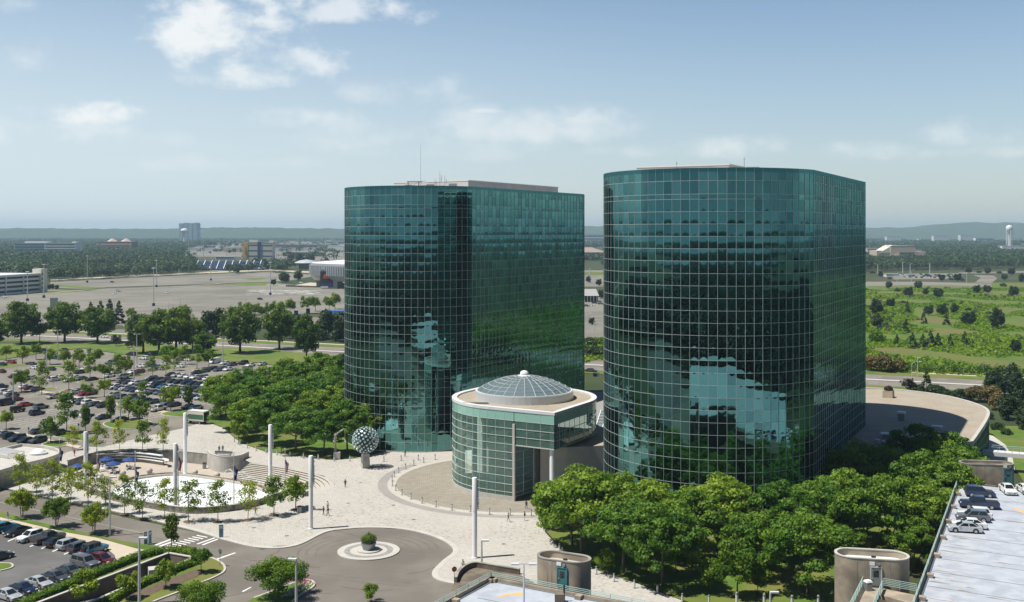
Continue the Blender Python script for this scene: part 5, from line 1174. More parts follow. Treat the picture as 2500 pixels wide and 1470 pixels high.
def wallthing(line, w_, z0, z1, label, m='concrete', cop='concrete_pale', k=4, coph=.12):
    L_ = curve(line, k); o0 = L_[0].copy(); r = empty('concrete_wall', o0); tag(r, label, 'wall', 'concrete walls of the plaza')
    L_ = [p - o0 for p in L_]; L_ = [Vector((p.x, p.y, 0)) for p in L_]
    mb = MB(); mb.wall(L_, w_, z0, z1); mb.build('wall', m, r); mb = MB(); mb.wall(L_, w_ + .1, z1, z1 + coph); mb.build('coping', cop, r); r.location.z = 0
    return r
mat('concrete_stained', (0.33, 0.31, 0.27), .9, c2=(.24, .23, .2), scale=.5, c3=(.12, .12, .11), scale3=.9)
wallthing(fw_, .5, FZ, 1.25, 'long curved concrete wall holding the white pool along the drive', 'concrete_stained')
wallthing(GP([(702, 1206), (752, 1213)]), .5, FZ, 1.1, 'short straight wall behind the litter bin', 'concrete_stained')
wallthing(GP([(165, 1128), (235, 1107), (330, 1100), (440, 1105), (512, 1112)]), .45, FZ, .35, 'grey back wall curving behind the sunken patio')
# drum shaped lookout
dl = [G(x, y) for x, y in ((508, 1113), (516, 1122), (535, 1128), (560, 1129), (585, 1126), (606, 1117))]
wallthing(dl, .4, FZ - .1, 1.35, 'smooth pale concrete drum wall around the lookout', 'concrete_pale')
mb = MB(); mb.prism(curve(dl, 4), FZ, .11); struct(mb.build('terrace', 'concrete_pale'))
bn = empty('bench', G(545, 1112, .12), -.2); tag(bn, 'dark bench inside the concrete drum lookout', 'bench')
mb = MB(); mb.box((0, 0, .45), (4.5, .5, .1)); mb.build('seat', 'metal_grey', bn); mb = MB(); mb.box((0, .28, .75), (4.5, .08, .5)); mb.build('backrest', 'metal_grey', bn)
for s in (-1.8, 1.8): mb = MB(); mb.box((s, 0, .2), (.12, .45, .42)); mb.build('leg', 'metal_grey', bn)
# amphitheatre steps
outer = curve(GP([(612, 1131.5), (700, 1143.5), (788, 1164), (816, 1184), (798, 1199), (754, 1211)]), 6)
inner = curve(GP([(560, 1172), (610, 1180), (662, 1193), (690, 1208), (700, 1222), (706, 1226)], FZ), 6)
NST = 11; st = MB()
for i in range(NST):
    t0, t1 = i / NST, (i + 1) / NST; z0 = .11 * (1 - t0) + FZ * t0; z1 = .11 * (1 - t1) + FZ * t1
    A = [a.lerp(b, t0) for a, b in zip(outer, inner)]; B = [a.lerp(b, t1) for a, b in zip(outer, inner)]; n = len(A)
    vs = [(p.x, p.y, z0) for p in A] + [(p.x, p.y, z0) for p in B] + [(p.x, p.y, z1) for p in B]
    st.add(vs, [(k, n + k, n + k + 1, k + 1) for k in range(n - 1)], 0); st.add(vs, [(n + k, 2 * n + k, 2 * n + k + 1, n + k + 1) for k in range(n - 1)], 1)
sto = st.build('amphitheatre_steps', ['stone', 'concrete_brown']); tag(sto, 'broad curved amphitheatre steps descending to the white pool', 'steps')
# ledges over the patio
for i, (pts, z, h_) in enumerate((([(178, 1122), (240, 1114), (330, 1113), (400, 1121), (406, 1127)], -.9, .25), ([(190, 1132), (240, 1121), (330, 1119), (400, 1128)], -1.5, .9), ([(235, 1110), (330, 1106), (395, 1113)], -.2, .2))):
    L_ = curve(GP(pts, z), 6); o0 = Vector((L_[0].x, L_[0].y, 0)); r = empty('terrace_ledge', o0); tag(r, ['white curved handrail ledge above the parasols', 'broad curved ledge wall behind the parasols', 'top thin white ledge on the patio back wall'][i], 'ledge')
    L_ = [Vector((p.x - o0.x, p.y - o0.y, 0)) for p in L_]; mb = MB(); mb.wall(L_, .35, z - h_, z); mb.build('wall', 'concrete', r); mb = MB(); mb.wall(L_, .9, z, z + .14); mb.build('top', 'white', r)
# parasols, tables, chairs
def parasol(px, py, label):
    r = empty('parasol', G(px, py, FZ)); tag(r, label, 'parasol', 'blue parasols on the patio')
    mb = MB(); mb.tube([(0, 0, .02), (0, 0, 2.7)], .04, 6); mb.build('pole', 'white', r); mb = MB(); mb.lathe((0, 0, 0), [(.35, 0), (.35, .08), (.08, .12)], 12); mb.build('base', 'concrete', r)
    mb = MB(); mb.lathe((0, 0, 2.05), [(1.75, -.18), (1.75, 0), (.9, .38), (0, .72)], 8); mb.build('canopy', 'blue', r)
parasol(260, 1143, 'blue parasol at the back beside the mast'); parasol(276, 1154, 'blue parasol nearest the pool with chairs'); parasol(316, 1144, 'blue parasol farthest from the mast'); parasol(190, 1160, 'blue parasol half hidden by the birches')
tp = empty('cafe_table'); mb = MB(); mb.lathe((0, 0, 0), [(.6, .72), (.6, .76), (0, .76)], 16); mb.build('top', 'white', tp); mb = MB(); mb.tube([(0, 0, 0), (0, 0, .72)], .05); mb.lathe((0, 0, 0), [(.3, 0), (.3, .04), (0, .06)], 10); mb.build('pedestal', 'white', tp)
cp = empty('patio_chair'); mb = MB(); mb.box((0, 0, .44), (.5, .5, .05)); mb.build('seat', 'white', cp); mb = MB(); mb.box((0, .24, .7), (.5, .05, .5)); mb.build('backrest', 'white', cp)
for x in (-.22, .22):
    for y in (-.22, .22): mb = MB(); mb.bar((x, y, 0), (x, y, .44), .05, .05); mb.build('leg', 'white', cp)
TB = [(262, 1144), (277, 1155), (317, 1145), (192, 1161), (236, 1172), (212, 1156), (247, 1150)]
for i, (x, y) in enumerate(TB):
    t = copy_tree(tp); t.name = 'cafe_table'; t.location = G(x + 1, y + 1, FZ); tag(t, None, 'table', 'white patio tables'); t['label'] = ['white round table under the back parasol', 'white round table under the parasol nearest the pool', 'white round table under the farthest parasol', 'white round table under the hidden parasol', 'white round table in the open close to the pool', 'white round table left of the mast foot', 'white round table just right of the mast foot'][i]
    for k in range(4):
        a = k * 1.57 + i * .5; c = copy_tree(cp); c.name = 'patio_chair'; c.location = t.location + Vector((math.cos(a), math.sin(a), 0)) * 1.05; c.rotation_euler = (0, 0, a - math.pi / 2)
        tag(c, ['first', 'second', 'third', 'fourth'][k] + ' white chair round the ' + ['table under the back parasol', 'table under the parasol nearest the pool', 'table under the farthest parasol', 'table under the hidden parasol', 'open table close to the pool', 'table left of the mast', 'table right of the mast'][i], 'chair', 'white patio chairs')
drop(tp); drop(cp)
for i, (x, y) in enumerate(((300, 1162), (365, 1156), (476, 1160), (530, 1167), (245, 1169))):
    mb = MB(); mb.lathe((0, 0, 0), [(.25, 0), (.62, .3), (.72, .65), (.6, 1.0), (.3, 1.25), (0, 1.32)], 16); o = mb.build('stone_ball', 'stone', None, True, G(x, y, FZ)); tag(o, ['stone ball by the parasols', 'stone ball in the middle of the pool rim', 'stone ball before the drum lookout', 'stone ball wet by the fountain spray', 'stone ball beside the nearest patio table'][i], 'stone ball', 'stone balls along the pool')
# water jets
m, nt, b, o = _nt('spray'); b.inputs['Base Color'].default_value = (.9, .92, .93, 1); b.inputs['Alpha'].default_value = .42; b.inputs['Roughness'].default_value = .3
rng = np.random.default_rng(41)
for i, ((x0, y0), (x1, y1), hh) in enumerate((((618, 1186), (560, 1188), 2.9), ((640, 1191), (575, 1197), 2.4), ((600, 1182), (548, 1180), 2.6), ((655, 1197), (600, 1200), 1.8), ((585, 1178), (536, 1174), 2.4))):
    a, b_ = G(x0, y0, FZ), G(x1, y1, FZ); c = []
    for k in range(240):
        t = rng.random(); p = a.lerp(b_, t); sp = .06 + .5 * t * t; c.append((p.x + rng.normal() * sp, p.y + rng.normal() * sp, FZ + 4 * hh * t * (1 - t) + rng.normal() * sp * .5 + .25))
    c = np.array(c); v = leaf_quads(rng, c, rng.normal(size=c.shape), .11)
    o = link('water_jet', np_mesh('water_jet', v, 4, None, ['spray'])); tag(o, ['highest arching white fountain jet over the steps', 'second fountain jet falling on the pool edge', 'fountain jet farthest from the drive', 'low fountain jet nearest the drive', 'thin fountain jet beside the drum lookout'][i], 'fountain jet', 'fountain jets')
# railings along the top of the patio wall and beside the steps
def railing(pts, z, label, m='metal_pale', k=5):
    L_ = curve(GP(pts, z), k); o0 = L_[0].copy(); r = empty('railing', o0); tag(r, label, 'railing', 'thin railings of the plaza'); L_ = [p - o0 for p in L_]
    mb = MB()
    for q in (.55, 1.05): mb.tube([p + Vector((0, 0, q)) for p in L_], .03, 5)
    mb.build('rail', m, r); mb = MB()
    for p in L_[::2]: mb.bar(p, p + Vector((0, 0, 1.05)), .05, .05)
    mb.build('post', m, r)
railing([(205, 1095), (300, 1092), (400, 1096), (508, 1110)], .12, 'thin pale railing along the patio back wall'); railing([(537, 1150), (575, 1140), (604, 1131)], -.9, 'sloping handrail between the drum lookout and the steps')
# round flat building at the left
rb = GP([(-60, 1165), (12, 1143), (60, 1130), (110, 1118), (138, 1108), (145, 1100), (135, 1094), (110, 1088), (52, 1083), (-60, 1110)], 4.0)
rbp = curve(rb[:7], 4) + rb[7:]
r = empty('flat_building', rb[2]); r.location.z = 0; tag(r, 'low flat pale building with rounded wall and skylight domes at the left edge', 'building'); o0 = r.location.copy(); L_ = [p - o0 for p in rbp]; L_ = [Vector((p.x, p.y, 0)) for p in L_]
mb = MB(); mb.prism(L_, FZ, 3.3); mb.build('wall', 'concrete', r); mb = MB(); mb.wall(L_, .5, 3.3, 4.0, closed=True); mb.build('parapet', 'concrete_pale', r); mb = MB(); mb.sheet(L_, 3.36); mb.build('roof', 'concrete_pale', r)
r = empty('skylight_dome', G(94, 1108, 3.4)); tag(r, 'white round skylight dome on the flat pale roof', 'skylight'); mb = MB(); mb.lathe((0, 0, 0), [(1.9, 0), (1.9, .35), (1.6, .4)], 24); mb.build('kerb', 'white_dull', r); mb = MB(); mb.lathe((0, 0, 0), [(1.6, .4), (1.3, .8), (.7, 1.1), (0, 1.2)], 24); mb.build('dome', 'white', r, True)
r = empty('pergola', G(14, 1112, 3.4), AU); tag(r, 'white slatted pergola roof at the left edge of the flat building', 'pergola'); mb = MB()
for i in range(15): mb.box((-3.5 + i * .5, 0, 1.0), (.16, 4.2, .14))
mb.build('slat', 'white', r); mb = MB()
for y in (-2, 2): mb.box((0, y, .85), (7.6, .2, .16))
for x in (-3.5, 3.5):
    for y in (-2, 2): mb.box((x, y, .4), (.2, .2, .8))
mb.build('frame', 'white', r)
# sculpture: bristling bronze globe
s = empty('globe_sculpture', G(892, 1143), .4); tag(s, 'bristling green bronze globe of rods and discs on a stone pedestal', 'sculpture')
mb = MB(); mb.box((0, 0, 1.65), (1.75, 1.75, 3.3), 0, 0, .85); mb.build('pedestal', 'stone', s); mb = MB(); mb.box((0, -.86, 2.1), (.9, .06, 1.0)); mb.build('plaque', 'metal_grey', s)
gc = Vector((0, 0, 6.35)); GRs = 3.02; mr_, md_ = MB(), MB(); n = 170
for i in range(n):
    z = 1 - 2 * (i + .5) / n; t = i * 2.39996; q = math.sqrt(1 - z * z); d = Vector((q * math.cos(t), q * math.sin(t), z))
    mr_.tube([gc + d * .6, gc + d * (GRs - .05)], .06, 4, cap=False)
    e = gc + d * GRs; a = d.orthogonal().normalized(); b_ = d.cross(a); rr_ = .24 if i % 3 else .19
    vs = [e + (a * math.cos(k * .7854) + b_ * math.sin(k * .7854)) * rr_ for k in range(8)]; vs2 = [v_ - d * .14 for v_ in vs]
    md_.add(vs + vs2, [tuple(range(8)), *[(k, k + 8, (k + 1) % 8 + 8, (k + 1) % 8) for k in range(8)]])
mr_.build('rod', 'bronze', s); md_.build('disc', 'bronze_disc', s)
mb = MB(); mb.lathe(gc, [(0, -.9), (.6, -.65), (.9, 0), (.6, .65), (0, .9)], 14); mb.tube([(0, 0, 3.2), (0, 0, 4.0), (0, 0, 6)], [.5, .25, .2]); mb.build('core', 'bronze', s, True)
s = empty('blossom_sculpture', G(823, 1122)); tag(s, 'thin pale blossom covered sculpture on a stone plinth beside the grove', 'sculpture')
mb = MB(); mb.box((0, 0, .9), (1.5, 1.3, 1.8)); mb.build('pedestal', 'concrete_pale', s)
rng = np.random.default_rng(5); bl = [(-.5 + .15 * math.sin(k * .9), .1, 1.7 + k * .42, .42, .42, .4) for k in range(11)] + [(-.2 + k * .22, 0, 6.0 + k * .14, .26, .26, .2) for k in range(9)]
v, t = blob_leaves(rng, bl, 900, .10, .8); link('blossom', np_mesh('blossom', v, 4, t, ['leaf_flower']), s); mb = MB(); mb.tube([(-.5, .1, 1.6), (-.35, .1, 4), (-.5, .1, 6), (.8, 0, 6.8), (1.6, 0, 7.2)], .09); mb.build('stem', 'leaf_flower', s)
# bollards
bp_ = empty('bollard'); mb = MB(); mb.lathe((0, 0, 0), [(.12, 0), (.12, 1.0), (.10, 1.02)], 10); mb.build('post', 'white_dull', bp_, True); mb = MB(); mb.lathe((0, 0, 0), [(.13, 1.05), (.13, 1.2), (.08, 1.27), (0, 1.28)], 10); mb.build('cap', 'metal_grey', bp_, True); mb = MB(); mb.lathe((0, 0, 0), [(.2, 0), (.2, .06), (.1, .08)], 10); mb.build('base', 'metal_grey', bp_)
def bollards(pts, where, z=.13, s=1.0):
    it = []
    for x, y in pts: o = copy_tree(bp_); o.name = 'bollard'; o.location = G(x, y, z); o.scale = (1.15 * s, 1.15 * s, s); tag(o, None, 'bollard', 'bollards of the plaza'); it.append((x, o, 'pale metal bollard'))
    label_row(it, where)
bollards([(572, 1079), (585, 1087), (604, 1094), (625, 1101), (650, 1106), (676, 1111), (708, 1114), (741, 1119), (777, 1122), (816, 1126), (854, 1126), (937, 1127)], 'along the edge of the grove lawn')
bollards([(979, 1125), (1021, 1123), (1034, 1130), (1010, 1137), (990, 1146), (973, 1155), (962, 1165), (957, 1175), (958, 1187), (966, 1198), (981, 1209), (1003, 1219), (1030, 1229), (1064, 1238), (1103, 1246), (1148, 1250), (1195, 1256), (1245, 1258), (1297, 1260), (1062, 1122)], 'on the white arc of the pavilion forecourt')
bollards([(1366, 1345), (1374, 1353), (1456, 1402), (1499, 1420), (1549, 1436), (1605, 1448), (1666, 1470), (1731, 1474)], 'along the path before the near lawn')
bollards([(1799, 1478), (1866, 1482), (1934, 1486), (1998, 1486)], 'at the bottom edge of the near lawn', s=1.5)
drop(bp_)
# roundabout island
isl = G(900, 1346); mb = MB(); mb.lathe((isl.x, isl.y, 0), [(5.15, .0), (5.15, .16), (0, .17)], 64); struct(mb.build('roundabout_island', 'concrete_pale'))
mb = MB(); mb.lathe((isl.x, isl.y, 0), [(4.05, .15), (4.05, .18), (3.1, .182), (3.1, .15)], 64); struct(mb.build('cobble_ring', 'gravel_dark'))
mb = MB(); mb.lathe((isl.x, isl.y, 0), [(2.0, .17), (2.0, .36), (0, .37)], 48); struct(mb.build('island_step', 'concrete_pale'))
p_ = empty('planter', (isl.x, isl.y, .37)); tag(p_, 'dark round planter with clipped green shrub in the middle of the roundabout', 'planter'); mb = MB(); mb.lathe((0, 0, 0), [(.95, 0), (1.25, 1.0), (1.3, 1.05), (1.12, 1.05), (1.0, .9), (0, .9)], 28); mb.build('pot', 'metal_grey', p_, True)
rng = np.random.default_rng(6); bl = [(.75 * math.cos(t), .75 * math.sin(t), 1.75, .62, .62, .62) for t in np.linspace(0, 6.28, 9)] + [(0, 0, 1.9, .8, .8, .7), (.1, 0, 2.6, .35, .35, .3)]
v, t = blob_leaves(rng, bl, 2600, .09, .3); link('shrub', np_mesh('shrub', v, 4, t, ['leaf_oak']), p_)
# sunken ramp, hedges
TR = TRENCH
r = empty('sunken_ramp', TR[1]); tag(r, 'sunken concrete ramp with brown inner walls between clipped hedges', 'ramp'); T0 = [p - TR[1] for p in TR]
fl = MB(); fl.add([(T0[0].x, T0[0].y, -.4), (T0[1].x, T0[1].y, -3.6), (T0[2].x, T0[2].y, -3.6), (T0[3].x, T0[3].y, -.4)], [(0, 3, 2, 1)]); fl.build('ramp_floor', 'asphalt_dark', r)
for i, (a, b_) in enumerate(((0, 1), (1, 2), (2, 3))):
    mb = MB(); mb.wall([T0[a], T0[b_]], .35, -4, .42); mb.build('wall', 'concrete_brown', r); mb = MB(); mb.wall([T0[a], T0[b_]], .5, .42, .56); mb.build('coping', 'concrete_pale', r)
mb = MB(); q = T0[2] * .8 + T0[3] * .2; mb.box((q.x - 2.6, q.y + 1.0, -1.6), (3.2, 2.0, 3.2), .4); mb.build('vent_housing', 'concrete_pale', r)
def hedge(pts, w_, h_, label, dens=150):
    L_ = curve(GP(pts), 10); o0 = L_[0].copy(); rng = np.random.default_rng(len(pts) + int(w_ * 10)); c, nn = [], []
    for i in range(len(L_) - 1):
        a, b_ = L_[i] - o0, L_[i + 1] - o0; d = (b_ - a); ln = d.length; d.normalize(); s = Vector((-d.y, d.x, 0))
        for k in range(int(ln * dens)):
            p = a + d * (rng.random() * ln); f = rng.random(); u = rng.uniform(-1, 1)
            if f < .5: p = p + s * (u * w_ / 2); z = h_; n_ = Vector((0, 0, 1))
            else: sg = 1 if rng.random() < .5 else -1; p = p + s * (sg * w_ / 2); z = h_ * rng.random(); n_ = s * sg + Vector((0, 0, .4))
            c.append((p.x + rng.normal() * .08, p.y + rng.normal() * .08, z + rng.normal() * .09)); nn.append(tuple(n_))
    c = np.array(c); nn = np.array(nn) + rng.normal(size=c.shape) * .5
    tn = np.clip(.5 + .3 * np.sin(c[:, 0] * 1.3) * np.sin(c[:, 1] * 1.1) + .25 * rng.normal(size=len(c)), 0, 1)
    o = empty('hedge', o0); tag(o, label, 'hedge', 'clipped hedges of the ramp'); link('foliage', np_mesh('foliage', leaf_quads(rng, c, nn, .14), 4, tn, ['leaf_hedge']), o)
    core = MB(); core.wall([p - o0 for p in L_], w_ * .86, 0, h_ * .9); core.build('core', 'leaf_oak', o)
hedge([(40, 1490), (200, 1421), (300, 1380), (360, 1359), (405, 1351)], 1.7, .95, 'long clipped hedge between the parked cars and the sunken ramp')
hedge([(408, 1351), (445, 1352), (492, 1363)], 2.2, .9, 'short clipped hedge across the head of the sunken ramp')
hedge([(482, 1376), (420, 1400), (330, 1440), (262, 1478)], 1.5, .95, 'clipped hedge on the drive side of the sunken ramp')
# flower bed under the near tree
rng = np.random.default_rng(9); c = []
for i in range(900):
    t = rng.random(); p = G(700 + 58 * t, 1462 - 34 * t); c.append((p.x + rng.normal() * .45 - .2, p.y + rng.normal() * .35, .3 + rng.random() * .25))
c = np.array(c); tag(link('flower_bed', np_mesh('flower_bed', leaf_quads(rng, c, rng.normal(size=c.shape) + np.array([0, 0, 1]), .1), 4, rng.random(len(c)), ['leaf_flower'])), 'band of small white flowers along the kerb under the spreading tree', 'flower bed', kind='stuff')
c = np.array([(p.x, p.y, .7) for p in [G(738, 1430)]]) + rng.normal(size=(160, 3)) * np.array([.7, .5, .22]); me = np_mesh('flower_bush', leaf_quads(rng, c, rng.normal(size=c.shape), .12), 4, None, ['flower_pink']); tag(link('flower_bush', me), 'pink flowering bush under the spreading tree', 'bush')
# road markings
def mark(quads, m='paint_white', z=.012, name='road_marking'):
    mb = MB()
    for q in quads: mb.add([(v.x, v.y, z) for v in GP(q)], [(0, 1, 2, 3)])
    o = struct(mb.build(name, m)); return o
zq = []
for i in range(8):
    x, y = 407 + i * 10.3, 1332.5 - i * 3.5; zq.append([(x, y), (x + 2, y - 1.8), (x + 28, y + 3.2), (x + 26, y + 5)])
mark(zq, name='zebra_crossing')
mark([[(377, 1330), (415, 1316.5), (418, 1318), (382, 1332)], [(387, 1333), (435, 1316.5), (438, 1318), (392, 1335)], [(479, 1328), (523, 1312.5), (526, 1314), (484, 1329)], [(492, 1330), (530, 1315.5), (533, 1317), (496, 1331.5)]], name='crossing_border')
mark([[(526, 1365), (573, 1349), (576, 1350.5), (530, 1367)], [(590, 1444), (612, 1433), (614, 1434), (594, 1445.5)]], name='stop_line')
mark([[(0, 1226), (370, 1306), (371, 1307), (0, 1227)]], 'paint_faint', name='centre_line')
for i, (x, y) in enumerate(((18, 1321), (46, 1327), (72, 1334), (100, 1339), (127, 1346), (155, 1353))): mark([[(x, y), (x + 36, y - 15), (x + 38, y - 14), (x + 2, y + 1.5)]], name='bay_marking')
for i, (x, y) in enumerate(((40, 1455), (88, 1440), (130, 1432), (165, 1420))): mark([[(x, y), (x + 10, y + 5), (x + 12, y + 4), (x + 2, y - 1)]], name='bay_marking')
mb = MB()
for row, n in (((130, 985), 8), ((0, 1030), 9), ((240, 1010), 8), ((70, 1010), 8), ((270, 962), 18), ((370, 935), 16)):
    c = G(*row)
    for i in range(n):
        for s_ in (0, 5.6):
            a = c + U2 * (i * 2.75) + V2 * s_; b_ = a + V2 * 5.0; n_ = U2 * .09; mb.add([(v_.x, v_.y, .012) for v_ in (a - n_, a + n_, b_ + n_, b_ - n_)], [(0, 1, 2, 3)])
struct(mb.build('bay_marking', 'paint_white'))
# tar-sealed cracks in the asphalt
mb = MB(); rr = random.Random(21)
for i in range(46):
    reg = rr.choice([(20, 300, 990, 1050), (100, 450, 900, 1030), (600, 1050, 1300, 1440), (0, 380, 1225, 1300), (150, 330, 1390, 1400)]); p = G(rr.uniform(*reg[:2]), rr.uniform(*reg[2:])); a = rr.uniform(0, 6.28); pts = [p]
    for k in range(rr.randint(5, 12)): a += rr.uniform(-.5, .5); pts.append(pts[-1] + Vector((math.cos(a), math.sin(a), 0)) * rr.uniform(.6, 1.6))
    for q, q2 in zip(pts, pts[1:]):
        n_ = Vector((-(q2 - q).y, (q2 - q).x, 0)).normalized() * .05; mb.add([(v_.x, v_.y, .009) for v_ in (q - n_, q2 - n_, q2 + n_, q + n_)], [(0, 1, 2, 3)])
struct(mb.build('asphalt_crack', mat('tar', (.05, .05, .05), .8)))
# tree pits on the paving
mb = MB()
for x, y in ((402, 1266), (460, 1275), (532, 1276), (605, 1272), (669, 1260), (722, 1246), (304, 1257), (348, 1268)):
    p = G(x, y); mb.lathe((p.x, p.y, .12), [(.95, 0), (.95, .03), (0, .035)], 18)
struct(mb.build('tree_pit', 'soil'))
# bins, pylons, stop signs
lb_ = empty('litter_bin', G(731, 1252, .12)); tag(lb_, 'dark round litter bin beside the young tree at the wall end', 'bin', 'litter bins'); mb = MB(); mb.lathe((0, 0, 0), [(.38, 0), (.42, 1.15), (.36, 1.2)], 16); mb.build('body', 'metal_grey', lb_, True); mb = MB(); mb.lathe((0, 0, 0), [(.45, 1.15), (.45, 1.28), (0, 1.34)], 16); mb.build('lid', 'dark', lb_)
lb_ = empty('litter_bin', G(499, 1144, FZ)); tag(lb_, 'dark litter bin on the patio against the back wall', 'bin', 'litter bins'); mb = MB(); mb.lathe((0, 0, 0), [(.45, 0), (.45, 1.2)], 12); mb.build('body', 'metal_grey', lb_); mb = MB(); mb.lathe((0, 0, 0), [(.5, 1.2), (.5, 1.35), (0, 1.4)], 12); mb.build('lid', 'dark', lb_)
def pylon(px, py, rz, label, w_=1.1, h_=2.1):
    r = empty('sign_pylon', G(px, py, .12), rz); tag(r, label, 'sign', 'blue sign pylons'); mb = MB(); mb.box((0, 0, h_ / 2), (w_, .18, h_)); mb.build('panel', 'sign_blue', r); mb = MB(); mb.box((0, -.10, h_ * .8), (w_ * .8, .02, h_ * .22)); mb.build('lettering_field', 'white_dull', r)
    for s_ in (-1, 1): mb = MB(); mb.box((s_ * (w_ / 2 + .04), 0, h_ / 2), (.08, .22, h_ + .06)); mb.build('frame', 'metal_pale', r)
pylon(358, 1328, .5, 'pair standing blue sign pylon on the grass strip, front one', .8); pylon(365, 1327, 1.2, 'angled blue sign pylon behind the front one on the grass strip', .7, 2.2); pylon(540, 1312, .3, 'single narrow blue sign pylon on the plaza edge by the crossing', .6, 2.2)
def textmesh(txt, size, m, parent, loc, rot):
    cu = bpy.data.curves.new('t', 'FONT'); cu.body = txt; cu.size = size; cu.align_x = 'CENTER'; cu.align_y = 'CENTER'; cu.extrude = .004
    o = bpy.data.objects.new('t', cu); COL.objects.link(o); dg = bpy.context.evaluated_depsgraph_get(); me = bpy.data.meshes.new_from_object(o.evaluated_get(dg)); me.materials.clear(); me.materials.append(M(m)); bpy.data.objects.remove(o)
    q = link('lettering', me, parent, loc); q.rotation_euler = rot; return q
def stopsign(px, py, rz, label, back=False, z=.12, s=1.0):
    r = empty('stop_sign', G(px, py, z), rz); r.scale = (s, s, s); tag(r, label, 'stop sign', 'stop signs'); mb = MB(); mb.bar((0, 0, 0), (0, 0, 2.2), .07, .07); mb.build('post', 'metal_grey', r)
    q = [(.42 * math.cos(math.pi / 8 + k * math.pi / 4), .42 * math.sin(math.pi / 8 + k * math.pi / 4)) for k in range(8)]
    mb = MB(); mb.add([(x, -.06, 2.25 + y) for x, y in q] + [(x, -.035, 2.25 + y) for x, y in q], [tuple(range(8)), tuple(range(15, 7, -1)), *[(k, k + 8, (k + 1) % 8 + 8, (k + 1) % 8) for k in range(8)]]); mb.m = [0, 1] + [1] * 8; p = mb.build('panel', ['red', 'metal_grey'], r)
    textmesh('STOP', .26, 'white', p, (0, -.066, 2.25), (math.pi / 2, 0, 0))
stopsign(1109, 1426, .35, 'red stop sign on the plaza corner by the curved wall', s=1.0); stopsign(537, 1381, 2.6, 'stop sign seen from behind at the hedge corner'); stopsign(86, 966, .6, 'red stop sign on the mulch island of the car park'); stopsign(130, 947, 2.8, 'grey backed sign on the far island of the car park')
for x, y, l in ((70, 1066, 'small blue parking sign beside the dark cars'), (152, 1076, 'small sign post on the island under the young trees'), (192, 1056, 'small dark sign on the bay edge by the narrow tree')):
    r = empty('small_sign', G(x, y), .3); tag(r, l, 'sign'); mb = MB(); mb.bar((0, 0, 0), (0, 0, 2.0), .06, .06); mb.build('post', 'metal_grey', r); mb = MB(); mb.box((0, -.05, 2.1), (.4, .03, .6)); mb.build('panel', 'sign_blue', r)
r = empty('fire_post', G(1366, 1470, DZ)); tag(r, 'brown pump cabinet with pipe on the deck at the bottom edge', 'cabinet'); mb = MB(); mb.box((0, 0, .5), (1.1, .9, 1.0)); mb.build('casing', 'concrete_brown', r); mb = MB(); mb.tube([(.55, .2, 0), (.55, .2, 1.9)], .12); mb.build('pipe', 'dark', r)
# lamp posts
def lamp(px, py, h, label, kind='T', z=0.0, rz=0.0, group='lamp posts', r0=.12, d=1.0):
    r = empty('lamp_post', G(px, py, z), rz); tag(r, label, 'lamp post', group); mb = MB(); mb.tube([(0, 0, 0), (0, 0, h * .5), (0, 0, h)], [r0 * 1.2, r0, r0 * .7], 8); mb.build('pole', 'metal_pale', r, True)
    if kind == 'T':
        mb = MB(); mb.bar((-1.0, 0, h), (1.0, 0, h), .1, .1); mb.build('arm', 'metal_pale', r)
        for s_ in (-1, 1): mb = MB(); mb.box((s_ * 1.0, 0, h - .02), (.9, .42, .2)); mb.build('lamp_head', 'white_dull', r)
    elif kind == 'one': mb = MB(); mb.box((.55, 0, h + .05), (1.2, .5, .22), 0); mb.build('lamp_head', 'white_dull', r)
    elif kind == 'curve':
        mb = MB(); mb.tube([(0, 0, h), (.6, 0, h + .8), (1.6, 0, h + 1.2), (2.8, 0, h + 1.1)], [.09, .08, .07, .06], 6); mb.build('arm', 'metal_pale', r); mb = MB(); mb.box((3.1, 0, h + 1.05), (1.0, .35, .18)); mb.build('lamp_head', 'white_dull', r)
    elif kind == 'tall':
        mb = MB(); mb.lathe((0, 0, 0), [(1.1, 0), (1.1, 2.0), (.5, 2.05)], 12); mb.build('base', 'navy', r)
        mb = MB(); mb.lathe((0, 0, h), [(.2, -.2), (1.5, 0), (1.5, .25), (0, .4)], 10); mb.build('lamp_head', 'white_dull', r)
    return r
lamp(141, 876, 12.0, 'lamp post on the car park edge before the broad dark trees', r0=.2); lamp(114, 897, 8, 'lamp post on the long island of the car park', r0=.18); lamp(334, 888, 12.0, 'lamp post by the white car below the purple trees', r0=.2); lamp(327, 935, 12, 'lamp post above the dense rows of cars', r0=.2); lamp(544, 900, 12.3, 'lamp post beside the white van', r0=.2)
lamp(32, 986, 9.5, 'lamp post behind the black off-roader', 'one', r0=.18); lamp(294, 1034, 9.8, 'lamp post on the oval grass island', 'one', r0=.18)
lamp(268, 1308, 10.2, 'lamp post on the grass strip by the drive', 'one', r0=.17); lamp(340, 1475, 9.4, 'lamp post rising at the hedge in front of the ramp', 'one', r0=.2); lamp(1176, 1387, 4.3, 'short lamp post behind the curved brown wall', 'one', r0=.16)
lamp(723, 1496, 7.4, 'lamp post in front of the spreading tree at the bottom', 'one', rz=3.0, r0=.18, z=0); lamp(1279, 1488, 5.2, 'twin headed lamp post on the roof deck beside the yellow arrow', 'T', z=DZ, r0=.11); lamp(1881, 1500, 3.0, 'short lamp post cut by the bottom edge before the lawn', 'one', r0=.2)
lamp(2240, 920, 7, 'straight pole on the roadside path', 'one'); lamp(2226, 924, 5.0, 'curved street lamp beside the purple bush', 'curve', r0=.1)
